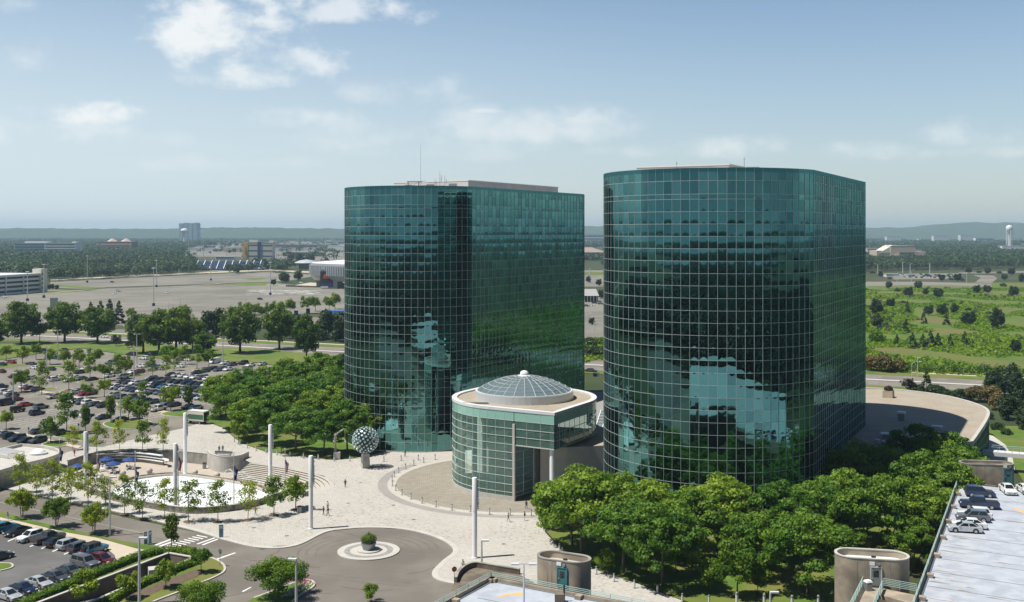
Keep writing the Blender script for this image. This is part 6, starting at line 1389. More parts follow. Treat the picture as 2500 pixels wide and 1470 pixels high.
for i, (x, y, top) in enumerate(((213, 690, 625), (382, 701, 636), (375, 747, 655), (515, 685, 638), (660, 720, 641), (107, 727, 646), (67, 735, 664), (843, 775, 690))):
    d = H * F / (y - YH); lamp(x, y, (y - top) * d / F, ['tall pole with dark base by the far wood', 'tall pole behind the pale car in the empty lot', 'nearest tall pole in the empty lot', 'tall pole before the stadium', 'tall pole in front of the arena plaza', 'tall pole before the parking structure tower', 'tall pole before the parking structure bays', 'tall pole close to the far glass tower'][i], 'tall', group='tall lot masts', r0=.34)
for i, (x, y, top, s_) in enumerate(((412, 757, 735, 1), (440, 768, 725, 1), (152, 670, 655, 1), (250, 677, 655, 1), (437, 668, 650, -1), (462, 668, 640, 1), (600, 738, 722, 1), (280, 785, 735, 1), (178, 757, 740, 1))):
    d = H * F / (y - YH); lamp(x, y, (y - top) * d / F - 1, ORD[i + 1] + ' curved street lamp around the empty lot', 'curve', rz=0 if s_ > 0 else 3.1, group='curved street lamps', r0=.2)
for i, (x, y, top) in enumerate(((318, 625, 590), (461, 628, 588), (497, 628, 587), (554, 630, 588), (480, 632, 600), (726, 610, 575), (838, 626, 600), (820, 622, 601), (675, 645, 610), (1441, 690, 655), (2204, 670, 640), (2143, 670, 645), (2270, 668, 643), (2222, 672, 645))):
    d = H * F / (y - YH); o = lamp(x, y, (y - top) * d / F, ORD[i + 1] + ' far floodlight pole from the left beyond the lots', 'T', group='far floodlight poles', r0=.5); 
for i, (x, y, top) in enumerate(((2360, 693, 668), (2190, 690, 668), (2225, 688, 662), (1437, 792, 768), (1450, 808, 785))):
    d = H * F / (y - YH); lamp(x, y, (y - top) * d / F, ORD[i + 1] + ' plain pole beside the road behind the towers', 'curve', group='poles beyond the towers', r0=.2)
# ------------------------------------------------------------------ vehicles (front towards +X)
PAINT = {'white': (.78, .78, .77), 'silver': (.50, .52, .53), 'grey': (.15, .16, .175), 'dark grey': (.075, .082, .09), 'black': (.012, .013, .015), 'dark blue': (.018, .030, .075), 'blue': (.02, .16, .45), 'red': (.38, .02, .03), 'maroon': (.13, .014, .025), 'beige': (.50, .45, .36), 'dark green': (.02, .06, .05), 'teal blue': (.01, .19, .36), 'slate blue': (.09, .13, .18), 'purple': (.05, .03, .12)}
for k, c in PAINT.items(): mat('paint_' + k.replace(' ', '_'), c, .28, 0.0 if k in ('white', 'black') else .25, coat=.8)
def side_extrude(mb, prof, w, ch=.10, mi=0):
    """closed side profile (x,z) extruded to half width w, with a chamfered flank"""
    cx = sum(p[0] for p in prof) / len(prof); cz = sum(p[1] for p in prof) / len(prof); n = len(prof); vs = []
    def shr(p, k): return (p[0] - (p[0] - cx) * k * .35, p[1] - (p[1] - cz) * k)
    for y, k in ((-w, .10), (-w + ch, 0), (w - ch, 0), (w, .10)):
        for p in prof: q = shr(p, k); vs.append((q[0], y, q[1]))
    fs = [tuple(range(n)), tuple(range(4 * n - 1, 3 * n - 1, -1))]
    for L in range(3):
        for i in range(n): j = (i + 1) % n; fs.append((L * n + i, (L + 1) * n + i, (L + 1) * n + j, L * n + j))
    mb.add(vs, fs, mi)
def tier(mb, x0, x1, x2, x3, z0, z1, w0, w1, mi=0):   # cabin: base x0..x3, roof x1..x2
    vs = [(x0, -w0, z0), (x3, -w0, z0), (x3, w0, z0), (x0, w0, z0), (x1, -w1, z1), (x2, -w1, z1), (x2, w1, z1), (x1, w1, z1), ]
    xm = (x1 + x2) / 2; vs += [(x1 + .12, 0, z1 + .05), (x2 - .12, 0, z1 + .05)]
    mb.add(vs, [(4, 5, 9, 8), (5, 6, 9), (6, 7, 8, 9), (7, 4, 8), (0, 1, 5, 4), (1, 2, 6, 5), (2, 3, 7, 6), (3, 0, 4, 7)], mi)
    return vs
def lerp3(a, b, t): return tuple(a[i] + (b[i] - a[i]) * t for i in range(3))
def pane(a, b, c, d, ins, nrm, e=.012):              # quad inset towards its middle, proud by e
    def bil(u, v): return lerp3(lerp3(a, b, u), lerp3(d, c, u), v)
    return [tuple(p[i] + nrm[i] * e for i in range(3)) for p in (bil(ins[0], ins[2]), bil(1 - ins[1], ins[2]), bil(1 - ins[1], 1 - ins[3]), bil(ins[0], 1 - ins[3]))]
SPEC = {  # length, half width, profile of the body (x,z) rear->front along top, cabin tiers
    'sedan': (4.7, .91, [(-2.3, .35), (-2.35, .62), (-2.28, .92), (-1.5, .98), (.95, .93), (1.9, .82), (2.28, .62), (2.33, .38), (2.2, .22), (-2.2, .24)], (-1.95, -1.05, .25, 1.15, .92, 1.43, .80, .60)),
    'hatchback': (4.2, .89, [(-2.05, .35), (-2.1, .65), (-2.02, .98), (-1.2, 1.0), (.85, .95), (1.7, .85), (2.05, .65), (2.1, .38), (1.98, .22), (-1.95, .24)], (-2.0, -1.35, .2, 1.1, .95, 1.5, .80, .62)),
    'suv': (4.7, .95, [(-2.25, .42), (-2.32, .72), (-2.26, 1.05), (-1.4, 1.1), (.95, 1.06), (1.95, .98), (2.28, .78), (2.32, .42), (2.2, .28), (-2.2, .30)], (-2.2, -1.85, .2, 1.05, 1.05, 1.72, .84, .68)),
    'big suv': (5.2, 1.0, [(-2.55, .45), (-2.6, .75), (-2.55, 1.12), (-1.4, 1.17), (1.1, 1.15), (2.25, 1.08), (2.56, .85), (2.58, .45), (2.45, .32), (-2.45, .32)], (-2.52, -2.3, .55, 1.25, 1.12, 1.86, .9, .76)),
    'wagon': (4.9, .93, [(-2.4, .38), (-2.45, .68), (-2.38, 1.0), (-1.4, 1.05), (1.2, 1.0), (2.05, .9), (2.4, .7), (2.45, .38), (2.3, .26), (-2.3, .27)], (-2.3, -1.95, .35, 1.35, 1.0, 1.68, .83, .66)),
    'pickup': (5.8, 1.0, [(-2.85, .5), (-2.9, .75), (-2.86, 1.12), (-1.2, 1.14), (1.35, 1.16), (2.6, 1.08), (2.86, .85), (2.88, .5), (2.75, .36), (-2.75, .38)], (-.95, -.75, .65, 1.4, 1.13, 1.86, .9, .74)),
    'van': (5.6, 1.0, [(-2.75, .45), (-2.8, .8), (-2.78, 1.15), (0, 1.2), (1.7, 1.15), (2.5, 1.0), (2.76, .8), (2.78, .42), (2.6, .3), (-2.6, .32)], (-2.76, -2.7, 1.1, 1.9, 1.12, 2.2, .96, .86)),
    'off-roader': (4.5, .93, [(-2.0, .5), (-2.05, .8), (-2.03, 1.12), (-1.2, 1.15), (.6, 1.15), (1.9, 1.1), (2.1, .95), (2.1, .52), (1.95, .42), (-1.9, .42)], (-2.0, -1.93, .5, .72, 1.13, 1.85, .86, .78)),
}
def car_proto(kind, full):
    L, w, prof, cab = SPEC[kind]; root = empty(kind.replace(' ', '_').replace('-', '_'))
    mb = MB(); side_extrude(mb, prof, w); x0, x1, x2, x3, z0, z1, w0, w1 = cab; v = tier(mb, *cab)
    zr = [p[1] for p in prof]
    if kind == 'pickup':
        mb.box((-1.9, 0, 1.135), (1.75, 1.5, .05), 0, 1); 
    if kind == 'off-roader':
        mb.box((-2.18, .15, 1.0), (.22, .75, .75), 0, 1); tier(mb, x0 + .02, x1, x2 - .1, x2, 1.845, 1.90, w1 + .02, w1, 1)
    for s in (-1, 1): mb.box((x3 - .35, s * (w0 + .12), z0 + .12), (.22, .2, .16))
    for sx in (L * .29, -L * .29): mb.tube([(sx, -w + .02, .36), (sx, -w - .004, .36)], .42, 16, 1); mb.tube([(sx, w - .02, .36), (sx, w + .004, .36)], .42, 16, 1)
    mb.box((L / 2 - .06, 0, .45), (.06, w * 1.2, .22), 0, 1)
    b = mb.build('body', ['paint_white', 'rubber'], root, True); b.material_slots[0].link = 'OBJECT'; b.material_slots[0].material = M('paint_white')
    def gl(name, q): m_ = MB(); m_.add(q, [(0, 1, 2, 3)]); return m_.build(name, 'car_glass', root)
    nf = (.6, 0, .8); nb = (-.6, 0, .8)
    gl('windshield', pane(v[1], v[2], v[6], v[5], (.06, .06, .04, .06), nf)); 
    if not (kind == 'van'): gl('rear_window', pane(v[3], v[0], v[4], v[7], (.08, .08, .12, .1), nb))
    else:
        m_ = MB(); m_.box((x0 - .01, -.4, 1.65), (.03, .6, .5)); m_.box((x0 - .01, .4, 1.65), (.03, .6, .5)); m_.build('rear_window', 'car_glass', root)
    if kind == 'van':
        gl('side_window', pane(v[0], v[1], v[5], v[4], (.74, .05, .3, .1), (0, -1, .1))); gl('side_window', pane(v[2], v[3], v[7], v[6], (.05, .74, .3, .1), (0, 1, .1)))
    else:
        for cut in ((.07, .55), (.50, .08)) if full else ((.06, .07),):
            gl('side_window', pane(v[0], v[1], v[5], v[4], (cut[0], cut[1], .10, .12), (0, -1, .25))); gl('side_window', pane(v[2], v[3], v[7], v[6], (cut[1], cut[0], .10, .12), (0, 1, .25)))
    r_ = .33 if kind in ('sedan', 'hatchback', 'wagon') else .38
    for sx in (L * .29, -L * .29):
        for s in (-1, 1):
            m_ = MB(); m_.tube([(0, -.10, 0), (0, .10, 0)], r_, 14); t = m_.build('wheel', 'rubber', root, True); t.location = (sx, s * (w - .085), r_)
            if full: m_ = MB(); m_.tube([(0, s * .085, 0), (0, s * .108, 0)], r_ * .64, 10); m_.build('rim', 'rim', t)
    if full:
        hz_ = prof[5][1] - .17
        for s in (-1, 1): m_ = MB(); m_.box((L / 2 - .14, s * (w - .26), hz_), (.2, .36, .14)); m_.build('headlight', 'lamp_white', root)
        hz_ = prof[2][1] - .2
        for s in (-1, 1): m_ = MB(); m_.box((-L / 2 + .06, s * (w - .2), hz_), (.1, .3, .2)); m_.build('taillight', 'lamp_red', root)
        m_ = MB(); m_.box((L / 2 - .005, 0, .42), (.02, .5, .12)); m_.build('number_plate', 'white_dull', root)
    return root
CAR = {}
def car(kind, color, p, ang, full=False, group='cars in the main car park', cat=None):
    if (kind, full) not in CAR: CAR[(kind, full)] = car_proto(kind, full)
    o = copy_tree(CAR[(kind, full)]); o.name = {'big suv': 'suv', 'off-roader': 'off_roader'}.get(kind, kind); o.location = p; o.rotation_euler = (0, 0, ang + rnd.uniform(-.03, .03))
    for ch in o.children:
        if ch.name.startswith('body'): ch.material_slots[0].material = M('paint_' + color.replace(' ', '_'))
    tag(o, None, cat or {'van': 'van', 'pickup': 'pickup truck'}.get(kind, 'car'), group); return o
KN = {'s': 'sedan', 'u': 'suv', 'h': 'hatchback', 'w': 'wagon', 'p': 'pickup', 'v': 'van', 'b': 'big suv', 'j': 'off-roader'}
KW = {'s': 'sedan', 'u': 'SUV', 'h': 'hatchback', 'w': 'wagon', 'p': 'pickup', 'v': 'van', 'b': 'large SUV', 'j': 'off-roader'}
CC = {'W': 'white', 'S': 'silver', 'G': 'grey', 'D': 'dark grey', 'K': 'black', 'N': 'dark blue', 'B': 'blue', 'R': 'red', 'M': 'maroon', 'E': 'beige', 'T': 'dark green', 'L': 'slate blue', 'P': 'purple', 'Q': 'teal blue'}
ACAR = math.atan2(-.866, -.5)            # cars nose in towards the viewer
def lot(spec, where, ang=ACAR, full=False, z=0.012, group='cars in the main car park', flip=()):
    it = []
    for i, t in enumerate(spec.split()):
        c, x, y = t.split(','); o = car(KN[c[1]], CC[c[0]], G(float(x), float(y), z), ang + (math.pi if i in flip else 0), full, group); it.append((float(x), o, f'{CC[c[0]]} {KW[c[1]]}'))
    label_row(it, where)
def rowlot(p0, p1, codes, where, ang=ACAR, full=False, z=0.012, group='cars in the main car park', flip=()):
    a, b = G(*p0, z), G(*p1, z); cs = codes.split(); it = []
    for i, c in enumerate(cs):
        if c == '-': continue
        t = i / (len(cs) - 1); p = a.lerp(b, t); o = car(KN[c[1]], CC[c[0]], p + V2 * rnd.uniform(-.3, .3), ang + (math.pi if i in flip else 0), full, group); it.append((t, o, f'{CC[c[0]]} {KW[c[1]]}'))
    label_row(it, where)
rowlot((266, 948), (505, 977), 'Ds Wu Gs Sw Ds Ns Ws Wh Ls Gs Ds Ru Ws Ss Ws Ks Ss Gs', 'in the near line of the dense block', flip=(2, 7))
rowlot((300, 936), (520, 960), 'Ks Ds Ws Gu Ns Ws Kv Bs Ws Ds Ss Ns Ku Du Ks Ws', 'in the far line of the dense block', flip=(1, 5, 9))
rowlot((372, 929), (540, 947), 'Ku Ks Mu Ds Ks Ku Ns Ks Ws Ku Ds', 'in the dark line under the grove edge', flip=(3,))
rowlot((418, 918), (540, 932), 'Ks Ss Ws Ws Ws Du Ws Ns Ws', 'in the white line left of the grove', flip=(2, 6))
rowlot((276, 970), (318, 975), 'Su Ds Du', 'beside the small tree below the dense block')
rowlot((340, 980), (478, 1000), 'Du Ks Ds - Gu Ks - Ds Ss', 'in the row under trees near the lorry')
lot('Es,130,973 Gu,161,976 Wu,187,984 Ds,200,986 Wu,217,988 Ds,231,991 Ku,252,994', 'in the kerbside row of the car park', flip=(1, 4))
lot('Ss,182,962 Rh,206,965 Mu,222,964', 'parked nose out above the kerbside row')
lot('Nv,14,989 Rs,63,992 Gu,100,998 Kj,43,1006 Nu,90,1013', 'in the open left bays of the car park', ang=AV)
lot('Ss,184,1013 Ws,212,1017 Ks,252,1023 Ks,294,1029 Wp,386,1003', 'around the oval grass island', ang=AV, flip=(2, 3))
lot('Ss,4,1065 Ku,26,1070 Nu,42,1076 Ks,64,1081 Du,92,1081', 'in the row before the round flat building', flip=(1,))
lot('Ds,92,1058 Ku,150,1062', 'in the shade of the island trees', ang=AV)
lot('Nu,3,948 Wu,12,961 Ws,26,963 Ds,30,968 Mu,38,979 Ws,62,948 Ms,73,951 Gs,92,953', 'in the double row at the left edge', ang=AV)
lot('Mh,34,922 Ss,76,926 Wu,134,930 Ws,144,925 Ws,168,932 Ws,186,925 Gs,198,928 Ks,224,930', 'in the row behind the middle island trees', flip=(2, 5))
lot('Rs,28,888 Ds,76,892 Ws,84,901 Ts,124,904 Ms,2,910 Ks,4,893', 'around the long island at the left edge', ang=AU + math.pi)
lot('Ks,104,858 Ds,156,857 Ts,192,860 Ws,165,870 Bs,138,877', 'along the upper lawn edge', ang=AU + math.pi)
lot('Ku,320,868 Wu,352,878 Ks,366,870', 'beside the lamp post under the big clump', ang=AU + math.pi)
lot('Lu,270,889 Lu,288,890 Ws,212,903 Ks,195,912 Ns,252,905 Ks,262,908 Ws,268,921 Wu,300,924 Mu,340,912 Ws,326,912 Ws,283,912', 'in the upper middle bays of the car park', flip=(2, 6))
lot('Ds,372,896 Ls,382,899 Ws,400,893 Ss,390,903 Ws,438,897 Ws,456,881 Du,442,880 Ws,345,897', 'in the bays below the big tree clump', ang=AU + math.pi)
lot('Wv,524,887 Ws,550,890 Ds,567,893 Ku,594,890 Ws,611,895 Ss,640,892', 'along the kerb below the yellow green tree')
lot('Ks,520,903 Ls,533,906 Ds,545,903 Ws,557,905 Ks,480,913 Ds,500,909', 'in the second line below the van')
lot('Ws,715,956 Ds,690,960 Ss,735,958 Ws,650,962 Ks,668,964', 'glimpsed through the grove trunks')
NG = 'cars in the near lot'
lot('Qu,14,1296 Ks,42,1305 Wu,74,1319 Dp,118,1322 Ks,141,1331 Sw,172,1337 Du,198,1346', 'in the near lot row along the sidewalk', ang=AV, full=True, group=NG, flip=(1, 2))
it = []
for c, k, x, y, l in (('teal blue', 'off-roader', 232, 1350, 'bright blue off-roader with black soft top at the row end'), ('grey', 'big suv', 208, 1384, 'large grey SUV parked alone in the near lot'), ('maroon', 'suv', 250, 1377, 'maroon SUV nosed up to the hedge behind the grey one'),
                      ('dark grey', 'sedan', 170, 1402, 'dark sedan close beside the large grey SUV'), ('dark grey', 'sedan', 136, 1417, 'charcoal sedan along the hedge between silver and dark sedans'), ('silver', 'sedan', 95, 1431, 'bright silver sedan along the hedge'), ('dark blue', 'sedan', 57, 1446, 'dark blue sedan along the hedge beside the silver one'), ('silver', 'sedan', 20, 1462, 'silver grey sedan at the bottom left corner')):
    o = car(k, c, G(x, y, .012), AV if k == 'off-roader' else AU, True, NG); o['label'] = l
o = car('sedan', 'black', G(-3, 1366, .012), AV, True, NG); o['label'] = 'black car cut by the left edge beside the grass island'
DG = 'cars on the roof deck'
for c, k, x, y, l in (('dark blue', 'suv', 2392, 1212, 'dark slate SUV half under the tree on the roof deck'), ('dark blue', 'pickup', 2390, 1240, 'deep blue pickup truck on the roof deck'), ('white', 'suv', 2380, 1266, 'white SUV hidden behind the grey SUV on the roof deck'), ('grey', 'suv', 2374, 1272, 'grey SUV with red tail lamps on the roof deck'),
                      ('white', 'sedan', 2366, 1289, 'white sedan between grey SUV and silver sedan on the roof deck'), ('silver', 'sedan', 2355, 1298, 'silver sedan nearest the viewer on the roof deck')):
    o = car(k, c, G(x, y, DZ + .012), AU + math.pi + .30 if y > 1215 else AU + .3, True, DG); o['label'] = l
o = car('sedan', 'white', G(2461, 1203, DZ + .012), -math.pi / 2 - .15, True, DG); o['label'] = 'white sedan facing out before the double teal door'
o = car('sedan', 'white', G(2505, 1204, DZ + .012), -math.pi / 2 - .15, True, DG); o['label'] = 'white car cut by the right edge on the roof deck'
FG = 'cars in the empty lot'
for c, x, y, l in (('dark grey', 274, 690, 'dark car alone near the far kerb of the empty lot'), ('silver', 289, 712, 'grey car moving beside the white one in the empty lot'), ('white', 278, 718, 'white car nearer than the grey one in the empty lot'), ('white', 407, 716, 'white car in the middle of the empty lot'), ('white', 11, 727, 'white car before the parking structure'), ('black', 635, 732, 'black car alone in the empty lot'), ('white', 735, 692, 'white car by the dark trees of the arena')):
    o = car('suv', c, G(x, y, .04), AU, False, FG); o['label'] = l
for c, x, y, l in (('white', 1444, 747, 'white car before the dark roofed shop'), ('dark grey', 1432, 748, 'dark car left of the white one before the shop'), ('black', 1452, 741, 'black car behind the white one before the shop'), ('dark grey', 1467, 743, 'dark car cut by the near tower before the shop'), ('dark grey', 1443, 908, 'grey car behind the link roof between the towers'), ('white', 255, 824, 'white car on the main road under the dark tree')):
    o = car('sedan', c, G(x, y, .05), AU, False, 'cars beyond the towers'); o['label'] = l
# the lorry at the grove
t = empty('box_truck', G(478, 1034, .03), AU + math.pi + 0.1); tag(t, 'green and tan box lorry with open rear beside the grove', 'lorry', None)
mb = MB(); mb.box((-.9, 0, 2.3), (5.6, 2.4, 2.7)); mb.build('cargo_box', 'cream', t); mb = MB(); mb.box((-.9, 0, 3.68), (5.7, 2.46, .06)); mb.build('roof', 'white_dull', t)
mat('truck_green', (.06, .16, .09), .5)
for s in (-1, 1): mb = MB(); mb.box((-.9, s * 1.22, 2.1), (5.3, .04, 1.3)); mb.build('side_panel', 'truck_green', t)
mb = MB(); mb.box((-3.72, 0, 2.2), (.04, 2.1, 2.3)); mb.build('rear_door', 'dark', t)
mb = MB(); side_extrude(mb, [(1.95, .6), (1.95, 2.5), (2.9, 2.5), (3.35, 1.6), (3.6, 1.4), (3.6, .6)], 1.1); mb.build('cab', 'cream', t); mb = MB(); mb.box((3.15, 0, 2.05), (.05, 1.9, .75), 0); mb.build('windshield', 'car_glass', t)
mb = MB(); mb.box((0, 0, .75), (7.0, 1.1, .3)); mb.build('chassis', 'dark', t)
for x in (2.7, -2.2):
    for s in (-1, 1): mb = MB(); mb.tube([(0, -.15, 0), (0, .15, 0)], .48, 14); q = mb.build('wheel', 'rubber', t, True); q.location = (x, s * 1.0, .48); mb = MB(); mb.tube([(0, s * .13, 0), (0, s * .16, 0)], .26, 10); mb.build('rim', 'rim', q)
for k in CAR.values(): drop(k)
for k in PROTO.values(): drop(k)

# ------------------------------------------------------------------ people: one skinned body each
def person(px, py, label, shirt, trousers, hair=(.03, .02, .015), stride=.25, ang=0.0, z=.12, bag=False, h=1.72, skin=(.45, .28, .2), arms=.18, face=0):
    base = G(px, py, z); k = h / 1.75
    V = []; E = []; R_ = []
    def a(p, r, par=None):
        V.append(tuple(c * k for c in p)); R_.append(r * k); i = len(V) - 1
        if par is not None: E.append((par, i))
        return i
    pel = a((0, 0, .95), .15); ab = a((0, .01, 1.12), .135, pel); ch = a((0, .0, 1.32), .155, ab); nk0 = a((0, 0, 1.46), .075, ch); nk = a((0, -.01, 1.53), .055, nk0); hd = a((0, -.02, 1.62), .095, nk); a((0, -.01, 1.70), .075, hd); nose = a((0, -.11, 1.605), .018, hd)
    for s, st in ((-1, stride), (1, -stride)):
        hip = a((s * .095, 0, .90), .10, pel); kn = a((s * .10, -st * .45 - .02, .50), .062, hip); an = a((s * .10, -st * .75 + (.12 if st < 0 else 0), .10), .043, kn); a((s * .11, -st * .75 - .14 + (.12 if st < 0 else 0), .04), .036, an)
        sh = a((s * .19, 0, 1.40), .062, ch); el = a((s * (.21 + arms * .3), st * .25 + .02, 1.12), .044, sh); wr = a((s * (.22 + arms * .3), st * .5 - .08, .90), .030, el); pm = a((s * (.22 + arms * .3), st * .55 - .10, .83), .030, wr)
        for f in range(4): a((s * (.205 + arms * .3 + .012 * f), st * .58 - .09 - .018 * f, .735 + .012 * abs(f - 1.4)), .009, pm)
        a((s * (.19 + arms * .3), st * .55 - .14, .79), .010, pm)
    me = bpy.data.meshes.new('body'); me.from_pydata(V, E, []); o = bpy.data.objects.new('skel', me); COL.objects.link(o)
    sk_ = o.modifiers.new('s', 'SKIN'); sk_.use_smooth_shade = True; ss = o.modifiers.new('u', 'SUBSURF'); ss.levels = 1; ss.render_levels = 1
    for i, r in enumerate(R_): me.skin_vertices[0].data[i].radius = (r, r)
    me.skin_vertices[0].data[0].use_root = True
    dg = bpy.context.evaluated_depsgraph_get(); bm = bpy.data.meshes.new_from_object(o.evaluated_get(dg)); bpy.data.objects.remove(o)
    key = label[:30].replace(' ', '_'); bm.materials.clear()
    for nme, c in (('skin_' + key, skin), ('shirt_' + key, shirt), ('trousers_' + key, trousers), ('shoes', (.04, .04, .045))): bm.materials.append(M(nme) if nme in MATS else mat(nme, c, .8))
    idx = []
    for p in bm.polygons:
        z_ = p.center.z / k; x_ = abs(p.center.x) / k
        idx.append(3 if z_ < .09 else 2 if (z_ < .97 and x_ < .2) else 1 if (z_ < 1.47 and not (z_ < 1.05 and x_ > .2)) else 0)
    bm.polygons.foreach_set('material_index', idx); bm.polygons.foreach_set('use_smooth', [True] * len(idx)); bm.update()
    r = empty('person', base, ang); link('body', bm, r)
    tag(r, label, 'person', 'people on the plaza')
    mb = MB(); mb.lathe((0, .015 * k, 1.60 * k), [(.10 * k, -.06 * k), (.115 * k, .02 * k), (.10 * k, .09 * k), (.05 * k, .135 * k), (0, .145 * k)], 12); hn = 'hair_' + key; mat(hn, hair, .8); hh = mb.build('hair', hn, r, True); hh.location = (0, .012, 0)
    if bag: mb = MB(); mb.box((.30 * k, 0, .75 * k), (.12, .3, .32)); mb.build('bag', 'dark', r)
    return r
person(843, 1190, 'lone person in dark clothes standing on open white paving', (.05, .045, .045), (.06, .05, .05), stride=.06, ang=.5)
person(790, 1258, 'person in grey shirt walking on the paving, left of the group', (.13, .13, .14), (.03, .03, .04), ang=1.2, stride=.2); person(801, 1260, 'person in black striding with arms out at the front of the group', (.025, .02, .025), (.025, .025, .03), ang=1.3, stride=.42, arms=.5)
person(800, 1245, 'person with light top at the back of the group by the mast', (.55, .52, .5), (.08, .08, .09), ang=2.8, stride=.12)
person(624, 1258, 'person in orange top walking beside the fountain wall', (.6, .26, .14), (.12, .18, .26), ang=1.2, stride=.3); person(1130, 1392, 'person in cream jacket standing beside the roundabout', (.62, .58, .48), (.03, .03, .035), stride=.14, ang=.2, hair=(.02, .015, .012))
person(1241, 1275, 'person in pink shorts walking before the pavilion forecourt', (.10, .08, .07), (.5, .25, .2), ang=-1.2, stride=.3); person(1281, 1271, 'person in dark hooded coat and white trousers before the forecourt', (.02, .02, .025), (.6, .58, .54), ang=1.2, stride=.12, arms=.4); person(1285, 1243, 'person in dark blue suit walking to the pavilion door', (.06, .06, .10), (.05, .05, .08), ang=2.7, stride=.22)
person(989, 1116, 'person in black walking at the foot of the far tower', (.02, .02, .025), (.03, .03, .03), ang=1.4, stride=.25, h=1.8); person(687, 1113, 'person in grey jacket on the grove path', (.2, .2, .21), (.06, .06, .07), ang=2.2, stride=.15)
person(535, 1105, 'person sitting level with the lookout wall, left one', (.03, .03, .03), (.03, .03, .03), stride=.0, z=-.3); person(544, 1104, 'person in dark coat at the lookout wall, right one', (.04, .035, .035), (.05, .05, .05), stride=.05, z=-.2)
person(182, 1114, 'person in red shirt walking past the patio corner', (.42, .05, .07), (.35, .06, .08), ang=1.0, stride=.25); person(19, 1272, 'person in blue shirt and white shorts on the sidewalk', (.05, .16, .42), (.7, .7, .68), ang=2.6, stride=.1, z=.13)
person(258, 1229, 'person in black beside the concrete fountain wall', (.02, .02, .02), (.03, .03, .03), ang=2.0, stride=.1)

# ------------------------------------------------------------------ distant buildings
def block(x0, x1, ytop, ybot, depth, label, wall_m, name='office_building', bands=0, band_m='glass_band', roof_m='roof_grey', rz=0.0, d=None, cat='building', band_h=.5, base=0.0):
    d = d or H * F / (ybot - YH); w_ = (x1 - x0) * d / F; h_ = H + (YH - ytop) * d / F - base; c = Vector((((x0 + x1) / 2 - 1250) * d / F, d + depth / 2, base))
    r = empty(name, c, rz); tag(r, label, cat); mb = MB(); mb.box((0, 0, h_ / 2), (w_, depth, h_)); mb.build('wall', wall_m, r)
    mb = MB(); mb.box((0, 0, h_ + .15), (w_ + .6, depth + .6, .5)); mb.build('roof', roof_m, r)
    for i in range(bands): z = h_ * (i + .5) / bands; mb = MB(); mb.box((0, 0, z), (w_ * .97, depth + .3, h_ / bands * band_h)); mb.build('window_band', band_m, r)
    return r, w_, h_
def on(r, name, m, c, size): mb = MB(); mb.box(c, size); return mb.build(name, m, r)
r, w_, h_ = block(35, 109, 594, 622, 40, 'long glassy office building in the far woods on the left', 'white_dull', bands=5, band_m='glass_blue', band_h=.8, d=2400)
r2, w2_, h2_ = block(109, 184, 594, 622, 40, 'white banded wing attached to the far glassy office building', 'white', bands=5, band_h=.45, d=2400); on(r, 'penthouse', 'white', (10, 0, h_ + 2.2), (w_ * .75, 20, 4)); on(r2, 'penthouse', 'white', (w2_ * .38, 0, h2_ + 2), (10, 14, 4))
r, w_, h_ = block(245, 322, 590, 609, 45, 'far brick building with two pale pyramid gables', 'brick', bands=2, band_m='tan', band_h=.3, d=2900)
for x in (-.22, .22): mb = MB(); mb.lathe((x * w_, 0, h_), [(16, 0), (1, 9)], 4); mb.build('gable', 'tan', r)
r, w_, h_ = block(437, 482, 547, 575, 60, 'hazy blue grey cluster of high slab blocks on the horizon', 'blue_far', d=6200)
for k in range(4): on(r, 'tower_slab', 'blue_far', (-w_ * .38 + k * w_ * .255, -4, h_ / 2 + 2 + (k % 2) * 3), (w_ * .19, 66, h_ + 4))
r = empty('water_tower', G(450, 590)); r.location = ((450 - 1250) * 4600 / F, 4600, 0); tag(r, 'white bulb shaped water tower before the slab blocks on the horizon', 'water tower'); mb = MB(); mb.lathe((0, 0, 0), [(7, 0), (4, 8), (3, 45), (5, 52)], 16); mb.build('stem', 'white', r, True); mb = MB(); mb.lathe((0, 0, 55), [(4, -4), (13, 2), (16, 7), (13, 13), (6, 16), (0, 17)], 20); mb.build('tank', 'white', r, True)
r = empty('water_tower', (0, 0, 0)); r.location = ((2464 - 1250) * 3600 / F, 3600, 0); tag(r, 'white legged water tower with domed tank on the right horizon', 'water tower'); mb = MB(); mb.lathe((0, 0, 0), [(10, 62), (10.5, 64), (10.5, 72), (8, 76), (0, 79)], 20); mb.build('tank', 'white', r, True)
for k in range(8): t = k * math.pi / 4; mb = MB(); mb.tube([(9.5 * math.cos(t), 9.5 * math.sin(t), 0), (9.3 * math.cos(t), 9.3 * math.sin(t), 63)], .9, 6); mb.build('leg', 'white', r)
mb = MB(); mb.tube([(0, 0, 0), (0, 0, 62)], 2.2); mb.build('riser', 'white', r)
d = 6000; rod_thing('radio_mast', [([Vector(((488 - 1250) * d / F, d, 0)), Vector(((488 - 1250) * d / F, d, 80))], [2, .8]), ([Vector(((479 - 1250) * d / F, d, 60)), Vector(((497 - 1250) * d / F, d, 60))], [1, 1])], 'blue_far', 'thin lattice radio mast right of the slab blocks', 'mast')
r, w_, h_ = block(590, 640, 592, 618, 30, 'cream building with yellow painted corner panel beyond the stadium', 'cream', bands=3, band_h=.22, d=2150); on(r, 'painted_panel', 'yellow', (-w_ * .32, -15.4, h_ * .52), (w_ * .24, .8, h_ * .96)); on(r, 'stair_tower', 'navy', (w_ * .36, -15.6, h_ / 2 + .5), (w_ * .16, 1.2, h_ + 1)); on(r, 'penthouse', 'cream', (0, 2, h_ + 2.5), (w_ * .4, 10, 5))
